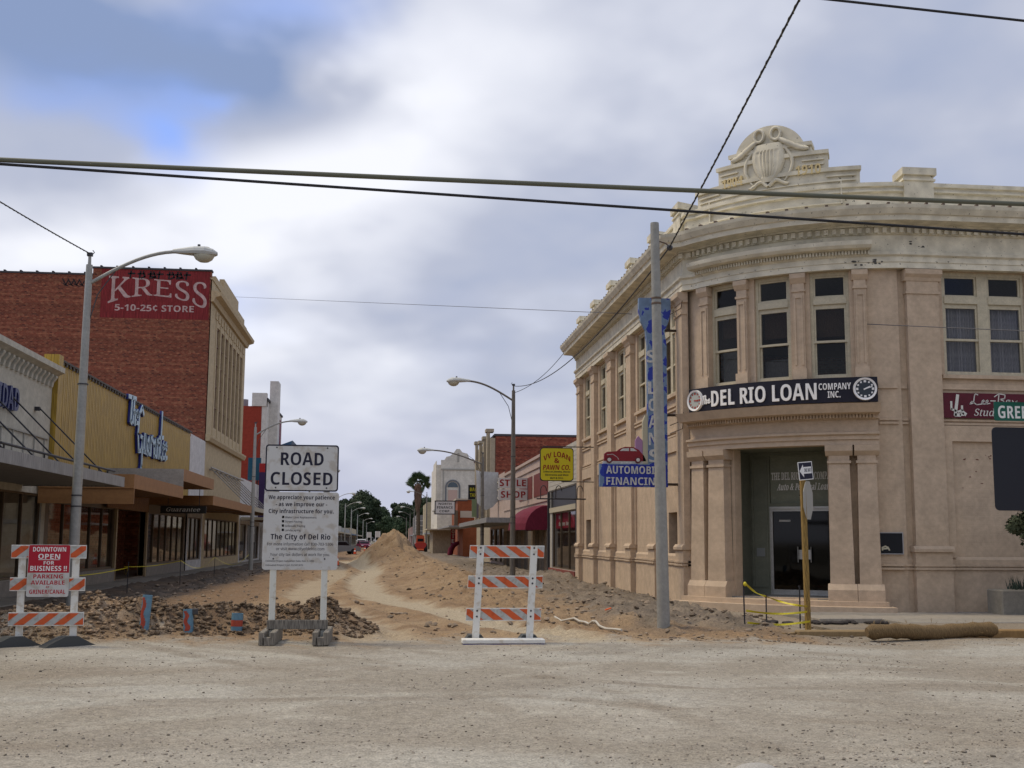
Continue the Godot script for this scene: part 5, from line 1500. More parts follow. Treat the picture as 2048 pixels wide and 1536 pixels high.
	for i in n:
		for j in 6:
			var q := []
			for e in [[i, j], [i + 1, j], [i + 1, j + 1], [i, j + 1]]:
				var th: float = PI * 0.5 * e[1] / 6.0
				var zz := lerpf(z0, z1, float(e[0]) / n)
				var sq := 1.0 - 0.30 * pow(absf(2.0 * e[0] / n - 1.0), 3.0)
				q.append(f.call(zz, 2.15 + 1.28 * sin(th) * (0.8 + 0.2 * sq), 1.6 * cos(th) * sq + 0.02))
			am.quad(q[0], q[1], q[2], q[3])
	for e in [[z0, 0], [z1, 1]]:
		for j in 6:
			var q := []
			for jj in [j, j + 1]:
				var th: float = PI * 0.5 * jj / 6.0
				q.append(f.call(e[0], 2.15 + 1.28 * sin(th) * 0.94, 1.6 * cos(th) * 0.7 + 0.02))
			am.tri(f.call(e[0], 2.15, 0.02), q[0], q[1])
	part(aw, "canvas", am, mat("maroon_canvas", Color(0.20, 0.018, 0.045), 0.85, "streak", 1.0))
	part(aw, "frame", mb().tube([f.call(z0, 2.14, 1.1), f.call(z1, 2.14, 1.1)], 0.03, 5), iron)
	var st := thing("projecting_sign", "white two panel shop sign with red letters behind the nearest far lamp pole", "sign", Vector3(7.0, 3.9, -66.5))
	part(st, "panel", mb().span(Vector3(6.2, 4.56, -66.6), Vector3(7.86, 5.15, -66.4)), mat("sign_pale", Color(0.58, 0.55, 0.50), 0.6))
	part(st, "panel", mb().span(Vector3(6.2, 3.9, -66.6), Vector3(7.86, 4.5, -66.4)), mat("sign_pale"))
	part(st, "lettering", text(text(mb(), "STYLE", "sansbold", 0.36, 1.5, flat(Vector3(7.03, 4.86, -66.4)), 0.01), "SHOP", "sansbold", 0.36, 1.4, flat(Vector3(7.05, 4.2, -66.4)), 0.01), mat("sign_red_dark"))
	# --- marquee shop with blank white sign
	var c := thing("store_building", "pale pink stepped shop front with long grey street canopy", "building", Vector3(12, 0, -86))
	hollow(c, f, -91.4, -80.05, 6.3, [[-91.0, -87.6, 0.1, 2.5], [-87.2, -83.8, 0.1, 2.5], [-83.4, -80.4, 0.1, 2.5]], pink, 14.0)
	var steps := mb()
	for i in 3: steps.mbox(f, -91.4, -80.05, 4.6 + i * 0.55, 4.7 + i * 0.55, 0, 0.12)
	part(c, "mouldings", steps, ship)
	canopy(c, f, -91.0, -66.0, 2.62, 2.9, 0.02, 2.4, mat("canopy_metal"), mat("canopy_under"))
	var bs := thing("blank_sign", "large blank white angular sign above the grey street canopy", "sign", Vector3(7.2, 3.8, -84.5))
	part(bs, "panel", mb().prism(PackedVector2Array([Vector2(6.62, 4.1), Vector2(7.0, 3.78), Vector2(7.5, 4.0), Vector2(7.88, 4.5), Vector2(7.88, 6.5), Vector2(6.66, 6.55)]), -84.9, -84.4), mat("dull_white", Color(0.58, 0.58, 0.57), 0.6, "plaster", 1.5))
	part(bs, "edge", mb().prism(PackedVector2Array([Vector2(6.40, 4.3), Vector2(6.61, 4.1), Vector2(6.65, 6.55), Vector2(6.30, 6.65)]), -84.9, -84.7), mat("plain_white"))
	# --- tall brick building with stone piers
	var d := thing("brick_building", "tall red brick building with pale stone piers on the right side", "building", Vector3(14, 0, -98))
	part(d, "side_wall", mb().span(Vector3(8.3, -0.3, -105.0), Vector3(30, 9.75, -91.45)), mat("dark_red_side", Color(0.62, 0.46, 0.48), 0.92, "brick", 2.4))
	part(d, "coping", mb().span(Vector3(8.2, 9.75, -105.1), Vector3(30.1, 9.92, -91.4)), mat("dark_tile"))
	for yy in [8.9, 7.0]: part(d, "brick_band", mb().span(Vector3(9.6, yy, -91.449), Vector3(30, yy + 0.08, -91.40)), mat("dark_red_side"))
	part(d, "front_wall", mb().mbox(f, -105.0, -91.5, -0.3, 9.6, -0.38, 0), mat("buff_stone", Color(0.50, 0.43, 0.31), 0.9, "plaster", 1.4))
	for e in [[-92.4, 10.1], [-95.8, 9.8], [-100.0, 9.8], [-104.4, 10.1]]: part(d, "stone_pier", mb().mbox(f, e[0] - 0.5, e[0] + 0.5, 3.2, e[1], 0.0, 0.22).mbox(f, e[0] - 0.6, e[0] + 0.6, e[1], e[1] + 0.25, -0.3, 0.32), mat("buff_stone"))
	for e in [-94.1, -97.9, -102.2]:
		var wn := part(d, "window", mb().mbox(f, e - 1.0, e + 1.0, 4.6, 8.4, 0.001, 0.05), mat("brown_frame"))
		part(wn, "pane", mb().mbox(f, e - 0.9, e + 0.9, 4.7, 8.3, 0.051, 0.06), glass("shade_tint_pane", Color(0.035, 0.04, 0.045), 0.65))  # dark tint stands in for a shaded room; the wall behind is solid
	var ys := thing("projecting_sign", "small black sign with yellow words beside the white mission front", "sign", Vector3(7.5, 5.2, -104))
	part(ys, "board", mb().span(Vector3(7.05, 5.2, -104.1), Vector3(8.3, 6.5, -104.0)), mat("black_paint"))
	part(ys, "lettering", text(text(mb(), "BAR E", "sansbold", 0.3, 0.9, flat(Vector3(7.65, 6.1, -104.0)), 0.01), "TAX M", "sansbold", 0.3, 0.9, flat(Vector3(7.65, 5.6, -104.0)), 0.01), mat("sign_yellow"))
	# --- orange-brown shop
	var e2 := thing("store_building", "orange brown shop with pale band below the white mission front", "building", Vector3(12, 0, -134))
	part(e2, "wall", mb().span(Vector3(7.9, -0.3, -146), Vector3(24, 6.2, -134)), mat("orange_paint", Color(0.32, 0.09, 0.03), 0.8, "plaster", 2.0))
	part(e2, "pale_band", mb().span(Vector3(8.2, 4.2, -133.99), Vector3(14, 4.95, -133.95)), mat("pale_fascia"))
	part(e2, "coping", mb().span(Vector3(7.7, 6.2, -146.1), Vector3(24, 6.35, -133.9)), mat("pale_fascia"))
	part(e2, "canopy", mb().mbox(f, -133.9, -110, 2.85, 3.0, 0.0, 2.2), mat("canopy_metal"))
	part(e2, "low_wall", mb().mbox(f, -133.9, -124, -0.3, 3.4, -10, 0), mat("orange_paint"))
	part(e2, "green_orange_panel", mb().span(Vector3(7.1, 3.6, -100.1), Vector3(7.5, 5.1, -100.0)), mat("faded_green", Color(0.22, 0.28, 0.16), 0.7))
	part(e2, "panel_back", mb().span(Vector3(7.5, 3.5, -100.1), Vector3(8.1, 5.2, -100.0)), mat("grey_sheet", Color(0.19, 0.17, 0.19), 0.8))
	part(e2, "dark_post", mb().mbox(f, -133.9, -133.5, 3.0, 5.0, 0.0, 0.4), mat("brown_frame"))
	var hv := thing("vertical_sign", "maroon vertical sign with white letters and curved maroon awning under it", "sign", Vector3(7.2, 0, -131))
	part(hv, "board", mb().span(Vector3(7.0, 1.2, -131.1), Vector3(7.5, 2.9, -131.0)), mat("poster_red"))
	var hl := mb()
	var i2 := 0
	for ch in "OTE":
		text(hl, ch, "sansbold", 0.4, 0.3, flat(Vector3(7.25, 2.6 - i2 * 0.52, -131.0)), 0.01); i2 += 1
	part(hv, "lettering", hl, mat("sign_white"))
	part(hv, "curved_awning", mb().tube([Vector3(6.9, 0.0, -130.6), Vector3(7.0, 0.6, -130.6), Vector3(7.3, 1.1, -130.6), Vector3(7.8, 1.35, -130.6), Vector3(8.4, 1.4, -130.6)], [0.3, 0.32, 0.28, 0.2, 0.12], 8), mat("maroon_canvas"))
	var fs := thing("projecting_sign", "white finance company sign with black frame in front of the palm and white shop", "sign", Vector3(7, 4.50, -128))
	part(fs, "panel", mb().span(Vector3(5.15, 4.50, -128.1), Vector3(7.2, 5.80, -128.0)), mat("sign_pale"))
	part(fs, "frame", mb().span(Vector3(5.05, 4.40, -128.12), Vector3(5.15, 5.90, -127.98)).span(Vector3(7.2, 4.40, -128.12), Vector3(7.3, 5.90, -127.98)).span(Vector3(5.15, 5.80, -128.12), Vector3(7.2, 5.90, -127.98)).span(Vector3(5.15, 4.40, -128.12), Vector3(7.2, 4.50, -127.98)), mat("black_paint"))
	part(fs, "lettering", text(text(text(mb(), "NORTH", "sansbold", 0.22, 1.4, flat(Vector3(6.17, 5.55, -128.0)), 0.01), "FINANCE", "sansbold", 0.26, 1.7, flat(Vector3(6.17, 5.16, -128.0)), 0.01), "CORP.", "sansbold", 0.24, 1.2, flat(Vector3(6.17, 4.75, -128.0)), 0.01), mat("black_paint"))
	part(fs, "arm", mb().tube([Vector3(7.3, 5.90, -128.05), Vector3(8.6, 5.90, -128.05)], 0.05, 5), iron)
	# --- white mission front
	var g := thing("mission_building", "white mission style building with curved gable and arched window", "building", Vector3(14, 0, -178))
	var gm := mat("mission_white", Color(0.80, 0.76, 0.66), 0.85, "plaster", 6.0)
	var gp := PackedVector2Array([Vector2(7.9, -0.3), Vector2(30, -0.3), Vector2(30, 13.3), Vector2(12.9, 13.3), Vector2(12.9, 13.9), Vector2(12.2, 13.9), Vector2(11.9, 14.7), Vector2(11.1, 14.9), Vector2(10.7, 15.4), Vector2(10.2, 15.4), Vector2(9.8, 14.8), Vector2(9.2, 14.3), Vector2(8.7, 14.2), Vector2(8.4, 13.7), Vector2(7.9, 13.7)])
	part(g, "gable_wall", mb().prism(gp, -178.5, -178.0), gm)
	part(g, "body", mb().span(Vector3(7.3, -0.3, -200), Vector3(30, 13.0, -178.51)), gm)
	part(g, "corner_panel", mb().span(Vector3(7.2, 4, -190), Vector3(7.29, 13.6, -179)), gm)
	part(g, "tile_coping", mb().span(Vector3(12.95, 13.3, -178.6), Vector3(30, 13.75, -177.8)), mat("clay_tile", Color(0.20, 0.09, 0.07), 0.8))
	part(g, "string_course", mb().span(Vector3(7.9, 12.2, -178.0), Vector3(30, 12.4, -177.85)), mat("grey_trim"))
	for x in [[13.1, 13.35], [8.2, 8.32]]: part(g, "downpipe", mb().span(Vector3(x[0], 3, -178.0), Vector3(x[1], 12.19, -177.9)), mat("grey_trim"))
	var arch := mb()
	for i in 12:
		var t0 := PI * i / 12.0; var t1 := PI * (i + 1) / 12.0
		for rr2 in [[0.92, 1.15]]:
			arch.prism(PackedVector2Array([Vector2(cos(t0), sin(t0)) * rr2[0], Vector2(cos(t0), sin(t0)) * rr2[1], Vector2(cos(t1), sin(t1)) * rr2[1], Vector2(cos(t1), sin(t1)) * rr2[0]]), 0.0, 0.15, Transform3D(Basis.IDENTITY, Vector3(9.7, 9.6, -178.0)))
	arch.span(Vector3(8.55, 3.5, -178.0), Vector3(8.78, 9.6, -177.85)).span(Vector3(10.62, 3.5, -178.0), Vector3(10.85, 9.6, -177.85))
	part(g, "arch_moulding", arch, mat("arch_grey", Color(0.16, 0.17, 0.18), 0.8))
	var half := PackedVector2Array()
	for i in 13: half.append(Vector2(cos(PI * i / 12.0), sin(PI * i / 12.0)) * 0.78)
	part(g, "fanlight", mb().prism(half, 0.0, 0.06, Transform3D(Basis.IDENTITY, Vector3(9.7, 9.6, -178.0))), mat("fan_glass", Color(0.08, 0.11, 0.13), 0.2))
	part(g, "boarded_window", mb().span(Vector3(9.0, 3.6, -178.0), Vector3(10.4, 9.2, -177.95)), mat("pink_board", Color(0.50, 0.36, 0.30), 0.8))
	part(g, "niche_shade", mb().span(Vector3(10.35, 13.4, -178.0), Vector3(10.65, 14.8, -177.95)), mat("grey_trim"))  # flat grey slab, coloured to stand for the shade inside a niche
	# --- small white shop and pale shop fronts further up
	var h := thing("shop_building", "small white shop with beige lower front beside the orange brown shop", "building", Vector3(10, 0, -150))
	part(h, "upper_wall", mb().span(Vector3(6.2, 2.9, -160), Vector3(8.6, 5.4, -149)), gm)
	part(h, "lower_front", mb().span(Vector3(5.7, -0.3, -160), Vector3(7.88, 2.9, -148.6)), mat("beige_front", Color(0.42, 0.35, 0.24), 0.85, "streak", 2.0))
	part(h, "canopy", mb().span(Vector3(4.9, 2.9, -160), Vector3(8.4, 3.05, -146.5)), mat("pale_fascia"))
	part(h, "coping", mb().span(Vector3(6.0, 5.4, -160), Vector3(8.7, 5.6, -148.8)), mat("grey_trim"))
	part(h, "recessed_wall", mb().span(Vector3(7.89, -0.3, -160), Vector3(8.8, 2.9, -150.4)), mat("beige_front"))
	for r in [["tall narrow cream wall beside the dark pole far up the right side", 212.0, 232.0, 8.4, 6.9, Color(0.52, 0.45, 0.30)], ["grey scaffolded shop beneath the palm on the right side", 235.0, 262.0, 6.6, 5.6, Color(0.30, 0.30, 0.30)], ["pink low shop at the far end of the right row", 300.0, 340.0, 5.0, 6.0, Color(0.44, 0.29, 0.25)]]:
		var t := thing("shop_building", r[0], "building", Vector3(12, 0, -r[1]))
		hollow(t, facing_us(-r[1]), r[4], 20.0, r[3], [[r[4] + 0.4, r[4] + 3.5, 0.1, 2.4]], mat("far_wall_r%d" % int(r[1]), r[5], 0.9, "plaster", 3.0), r[2] - r[1])
		part(t, "awning", mb().span(Vector3(r[4] - 0.4, 2.7, -r[1] - 6), Vector3(r[4] + 3.8, 2.95, -r[1] + 1.2)), mat("dull_white"))
		if r[1] > 230.0 and r[1] < 240.0:
			for yy in [3.4, 4.4, 5.4]: part(t, "scaffold_rail", mb().span(Vector3(5.5, yy, -r[1] + 0.5), Vector3(9.0, yy + 0.16, -r[1] + 0.7)), mat("sign_pale"))

func build_behind() -> void:      # unseen blocks added behind the camera, to mirror in windows and dim the front
	var tan := mat("behind_brick", Color(0.75, 0.66, 0.60), 0.9, "brick", 1.9); var pale := mat("behind_stucco", Color(0.46, 0.43, 0.37), 0.9, "plaster", 3.0)
	for r in [["added unseen brick store block across the crossing behind the viewer, right of the street", 8.0, 44.0, 8.2, tan], ["added unseen pale store block across the crossing behind the viewer, left of the street", -46.0, -10.0, 7.2, pale]]:
		var t := thing("store_building", r[0], "building", Vector3((r[1] + r[2]) * 0.5, 0, 15))
		part(t, "wall", mb().span(Vector3(r[1], -0.3, 15.0), Vector3(r[2], r[3], 34.0)), r[4])
		part(t, "coping", mb().span(Vector3(r[1] - 0.1, r[3], 14.9), Vector3(r[2] + 0.1, r[3] + 0.25, 34.1)), mat("pale_fascia"))
		part(t, "canopy", mb().span(Vector3(r[1], 3.1, 12.4), Vector3(r[2], 3.4, 14.999)), mat("canopy_metal"))
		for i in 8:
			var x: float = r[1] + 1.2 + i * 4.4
			var w := part(t, "window", mb().span(Vector3(x, 4.6, 14.94), Vector3(x + 1.5, 6.5, 14.999)), glass("shade_tint_pane", Color(0.035, 0.04, 0.045), 0.65))  # tint darkened in place of a shaded interior, on solid wall
			part(t, "shop_front", mb().span(Vector3(x - 0.6, 0.3, 14.94), Vector3(x + 2.6, 2.7, 14.999)), glass("shade_tint_pane", Color(0.035, 0.04, 0.045), 0.65))  # same dark tint standing in for the shade of a shop room

# ---------------------------------------------------------------- pavements
func build_pavements() -> void:
	var conc := [mat("slab_a", Color(0.36, 0.33, 0.28), 0.9, "plaster", 1.3, "plaster_h", 0.3), mat("slab_b", Color(0.31, 0.285, 0.25), 0.9, "plaster", 1.7, "plaster_h", 0.3), mat("slab_c", Color(0.40, 0.36, 0.30), 0.9, "plaster", 1.1, "plaster_h", 0.3)]
	var l := struct("pavement", mb().span(Vector3(-10.2, -0.3, -130), Vector3(-9.0, -0.06, -12)), conc[1])
	var sl := mb().cbox(Vector3.ZERO, Vector3(1.22, 0.1, 1.48), 0.012).mesh()
	for i in 60: piece(l, "slab", sl, conc[(i * 5 + i / 4) % 3], Transform3D(Basis(Vector3.UP, rng.randf_range(-0.006, 0.006)), Vector3(-9.62, -0.05 + rng.randf_range(-0.006, 0.006), -13.0 - i * 1.5)))
	var r := struct("pavement", mb().span(Vector3(9.0, -0.4, -26.9), Vector3(24.0, -0.10, -23.2)), conc[1])
	var s2 := mb().cbox(Vector3.ZERO, Vector3(1.38, 0.12, 1.16), 0.014).mesh()
	for i in 10:
		for j in 3:
			if i == 0 and j == 0: continue
			piece(r, "slab", s2, conc[(i * 3 + j * 2) % 3], Transform3D(Basis(Vector3.UP, rng.randf_range(-0.006, 0.006)), Vector3(9.8 + i * 1.4, -0.045 + rng.randf_range(-0.008, 0.008), -23.8 - j * 1.18)))
	var k := struct("kerb", mb().span(Vector3(8.6, -0.4, -21.05), Vector3(24, -0.06, -20.75)), mat("ochre_kerb", Color(0.34, 0.21, 0.085), 0.85, "plaster", 0.9))
	var km := mb().cbox(Vector3.ZERO, Vector3(1.78, 0.16, 0.26), 0.02).mesh()
	for i in 9: piece(k, "kerb_stone", km, mat("ochre_kerb") if i % 3 else mat("ochre_kerb_worn", Color(0.37, 0.26, 0.13), 0.85, "plaster", 0.7), Transform3D(Basis(Vector3.UP, -0.03), Vector3(8.2 + i * 1.8, -0.03, -20.72 - i * 0.05)))
	var cv := mb()
	var pts := []
	for i in 7: pts.append(Vector3(7.28 - 0.9 * sin(i * 0.2) * 0.4, -0.06 - 0.01 * i, -20.73 - 0.05 * i * i))
	for i in 6: cv.box((pts[i] + pts[i + 1]) * 0.5, Vector3(0.24, 0.15, pts[i].distance_to(pts[i + 1]) + 0.02), Basis.looking_at(pts[i + 1] - pts[i]))
	part(k, "kerb_return", cv, mat("ochre_kerb_worn"))
	struct("verge", mb().span(Vector3(8.3, -0.4, -23.2), Vector3(24, 0.0, -20.85)), mat("verge_dirt", Color(0.33, 0.275, 0.205), 0.95, "dirt", 1.9, "dirt_h", 0.8))
	struct("pavement", mb().span(Vector3(5.9, -0.3, -130), Vector3(7.95, -0.03, -57.7)), conc[1])

# ---------------------------------------------------------------- street furniture
func lamp_model(called: String, label: String, reach: float, h: float, metal: Material) -> Node3D:
	var t := thing(called, label, "street lamp", Vector3.ZERO, "street lamps along the street")
	part(t, "pole", mb().lathe([Vector2(0.13, -0.3), Vector2(0.125, 0.0), Vector2(0.105, h * 0.5), Vector2(0.075, h - 0.32), Vector2(0.075, h - 0.3), Vector2(0.04, h - 0.3), Vector2(0.035, h - 0.1), Vector2(0.0, h - 0.1)], 14), metal, true)
	var b := mb()
	for y in [h * 0.28, h * 0.31, h * 0.62]: b.lathe([Vector2(0.125, y), Vector2(0.125, y + 0.03)], 12)
	b.box(Vector3(0, h - 0.05, 0), Vector3(0.12, 0.08, 0.10)); b.tube([Vector3(0.03, h - 0.08, 0), Vector3(0.10, h, 0), Vector3(0.06, h + 0.05, 0)], 0.012, 5)
	stuff(part(t, "bands", b, mat("dark_steel", Color(0.06, 0.06, 0.065), 0.5), true))
	var pts := []
	for k in 13:
		var q := k / 12.0
		pts.append(Vector3(0.06 + reach * q, h - 0.72 + 0.80 * sin(q * PI * 0.5), 0))
	part(t, "arm", mb().tube(pts, 0.042, 8), metal, true)
	part(t, "arm_cable", mb().tube([Vector3(0.07, h - 1.6, 0), Vector3(0.22, h - 1.0, 0.0), Vector3(0.6, h - 0.42, 0), Vector3(0.95, h - 0.18, 0)], 0.014, 5), mat("dark_steel"), true)
	# cobra head: tapering shell and bowl
	var x0 := reach - 0.06; var y0 := h + 0.08
	var hd := mb()
	var st := [[-0.05, 0.06, 0.06, 0.0], [0.2, 0.12, 0.10, 0.0], [0.45, 0.19, 0.135, 0.005], [0.7, 0.22, 0.145, 0.0], [0.88, 0.18, 0.11, -0.02], [0.98, 0.07, 0.05, -0.03]]
	for i in st.size() - 1:
		for k in 12:
			var q := []
			for e in [[i, k], [i + 1, k], [i + 1, k + 1], [i, k + 1]]:
				var s: Array = st[e[0]]; var a: float = TAU * e[1] / 12.0
				q.append(Vector3(x0 + s[0], y0 + s[3] + maxf(sin(a), -0.45) * s[2], cos(a) * s[1]))
			hd.quad(q[0], q[1], q[2], q[3])
	var head := part(t, "lamp_head", hd, mat("lamp_grey", Color(0.50, 0.51, 0.48), 0.4), true)
	part(head, "lens", mb().ball(Vector3(x0 + 0.68, y0 - 0.05, 0), Vector3(0.25, 0.20, 0.19), 14), mat("lamp_lens", Color(0.48, 0.46, 0.36), 0.25), true)
	part(head, "sensor", mb().lathe([Vector2(0.035, y0 + 0.09), Vector2(0.035, y0 + 0.19), Vector2(0.0, y0 + 0.20)], 10, Transform3D(Basis.IDENTITY, Vector3(x0 + 0.55, 0, 0))), mat("dark_steel"), true)
	return t

func build_lamps() -> void:
	var metal := mat("galvanised", Color(0.46, 0.46, 0.42), 0.45, "plaster", 1.2)
	var a := lamp_model("street_lamp", "nearest grey street lamp with curved arm standing behind the left barricade", 2.0, 8.25, metal)
	a.position = Vector3(-7.06, 0, -27.8)
	var dk := mat("weathered_steel", Color(0.22, 0.20, 0.17), 0.6, "streak", 1.2)
	var b := lamp_model("street_lamp", "brown grey street lamp behind the right barricade with cables at its top", 2.0, 8.4, dk)
	b.position = Vector3(5.35, 0, -50.5); b.rotation.y = PI
	var c := lamp_model("street_lamp", "street lamp with extra long arm in front of the blank white sign", 3.1, 7.0, dk)
	c.position = Vector3(5.75, 0, -72); c.rotation.y = PI
	var w := ["street lamp on the left pavement before the red theatre", "street lamp whose head shows just right of the closed road sign", "street lamp rising right behind the closed road sign's right edge", "first small lamp in front of the big left tree", "second small lamp in front of the big left tree", "third small lamp in front of the big left tree", "fourth small lamp in front of the big left tree", "smallest lamp farthest up the left side"]
	var zl := [-68.0, -116.0, -174.0, -215.0, -252.0, -304.0, -375.0, -440.0]
	for i in zl.size(): copy(a, Vector3(-7.6, 0, zl[i]), w[i])
	var wr := ["dark lamp pole beside the small white shop", "lamp just left of the palm trunk", "first small lamp in front of the right trees", "second small lamp in front of the right trees", "smallest lamp farthest up the right side"]
	var zr := [-168.0, -246.0, -290.0, -345.0, -420.0]
	for i in zr.size(): copy(b, Vector3(5.5, 0, zr[i]), wr[i], PI)
	var p := thing("utility_pole", "tall bare grey concrete pole in front of the corner building", "pole", Vector3(5.02, 0, -21.3))
	var pm := mat("pole_concrete", Color(0.40, 0.395, 0.36), 0.8, "plaster", 1.4, "plaster_h", 0.3)
	part(p, "shaft", mb().lathe([Vector2(0.125, -0.4), Vector2(0.118, 0.0), Vector2(0.10, 3.5), Vector2(0.082, 7.55), Vector2(0.078, 7.6), Vector2(0.0, 7.6)], 18, Transform3D(Basis(Vector3.BACK, 0.012), Vector3.ZERO)), pm, true)
	var bd := mb()
	for y in [6.02, 6.12]: bd.lathe([Vector2(0.093, y), Vector2(0.096, y + 0.02), Vector2(0.093, y + 0.04)], 16, Transform3D(Basis(Vector3.BACK, 0.012), Vector3.ZERO))
	bd.tube([Vector3(-0.05, 7.25, 0.02), Vector3(0.12, 7.2, 0.02), Vector3(0.2, 7.12, 0.03)], 0.015, 5)
	stuff(part(p, "steel_bands", bd, mat("rust"), true))
	part(p, "insulator", mb().ball(Vector3(0.19, 7.12, 0.03), Vector3(0.06, 0.06, 0.06), 10), mat("dark_steel"), true)

# ---------------------------------------------------------------- barricades and signs
func stripes(parent: Node3D, f: Callable, w: float, h: float, lean: float, phase: float, o: float) -> void:   # slanted bands across a rail, clipped to it
	var orange := mat("barricade_orange", Color(0.66, 0.12, 0.035), 0.5, "grime", 0.8)
	var rect := PackedVector2Array([Vector2(-w / 2, -h / 2), Vector2(w / 2, -h / 2), Vector2(w / 2, h / 2), Vector2(-w / 2, h / 2)])
	for i in range(-4, 8):
		var x := -w / 2 + phase + i * 0.32
		var band := PackedVector2Array([Vector2(x - lean, -h / 2), Vector2(x + 0.16 - lean, -h / 2), Vector2(x + 0.16 + lean, h / 2), Vector2(x + lean, h / 2)])
		for pl in Geometry2D.intersect_polygons(rect, band):
			if pl.size() < 3: continue
			var b := mb()
			var t := Transform3D(Basis.IDENTITY, Vector3.ZERO)
			b.prism(pl, 0.0, 0.003, t)
			for k in b.v.size(): b.v[k] = f.call(b.v[k].x, b.v[k].y, o + b.v[k].z)
			part(parent, "stripe", b, orange, true)

func barricade(label: String, at: Vector3, turn: float, rack: float, lean: float, phases: Array, feet: bool, k := 1.0) -> Node3D:
	var t := thing("barricade", label, "barricade", at, "striped road barricades")
	t.rotation.y = turn
	var white := mat("barricade_white", Color(0.80, 0.80, 0.77), 0.5, "grime", 0.9); var refl := mat("reflective_grey", Color(0.50, 0.52, 0.52), 0.4, "grime", 0.7)
	var g := func(x: float, y: float, o: float) -> Vector3: return Vector3(x * k + rack * y, y, o)
	for sx in [-0.42, 0.44]:
		var l := part(t, "leg", mb().mbox(g, sx - 0.055, sx + 0.055, 0.02, 1.50, 0.0, 0.045), white, true)
		var bo := mb()
		for y in [1.46, 1.36, 0.98, 0.90, 0.47, 0.38]: bo.lathe([Vector2(0.016, 0), Vector2(0.014, 0.008), Vector2(0, 0.009)], 8, Transform3D(Basis(Vector3.RIGHT, PI / 2), g.call(sx, y, 0.047)))
		part(l, "bolt", bo, mat("dark_steel"), true)
	var i := 0
	for y in [1.40, 0.92, 0.41]:
		var fr := func(x: float, yy: float, o: float) -> Vector3: return g.call(x + 0.01, y + yy, o)
		var z := -0.03 if not feet else 0.047
		var r := part(t, "rail", mb().mbox(fr, -0.60, 0.60, -0.10, 0.10, z, z + 0.028), white, true)
		part(r, "reflective_sheet", mb().mbox(fr, -0.595, 0.595, -0.085, 0.085, z + 0.028, z + 0.0305), refl, true)
		stripes(r, fr, 1.19, 0.17, lean, phases[i], z + 0.0305)
		i += 1
	var rub := mat("black_rubber", Color(0.07, 0.075, 0.075), 0.8, "plaster", 0.4)
	for sx in [-0.42, 0.44]:
		if feet: part(t, "foot", mb().prism(PackedVector2Array([Vector2(-0.42, 0.0), Vector2(0.42, 0.0), Vector2(0.30, 0.05), Vector2(0.10, 0.16), Vector2(-0.10, 0.16), Vector2(-0.34, 0.05)]), -0.12, 0.12, Transform3D(Basis(Vector3.UP, 0.62), Vector3(sx * k - 0.06, 0.0, 0.05))), rub, true)
		else: part(t, "foot", mb().prism(PackedVector2Array([Vector2(-0.17, 0.0), Vector2(0.17, 0.0), Vector2(0.10, 0.09), Vector2(-0.10, 0.09)]), -0.28, 0.02, Transform3D(Basis.IDENTITY, Vector3(sx, 0.0, 0.0))), rub, true)
	return t

func rounded(w: float, h: float, r: float) -> PackedVector2Array:
	var p := PackedVector2Array()
	for q in [[-w / 2 + r, -h / 2 + r, PI], [w / 2 - r, -h / 2 + r, PI * 1.5], [w / 2 - r, h / 2 - r, 0.0], [-w / 2 + r, h / 2 - r, PI * 0.5]]:
		for i in 6: p.append(Vector2(q[0], q[1]) + Vector2.from_angle(q[2] + i * PI / 10.0) * r)
	return p

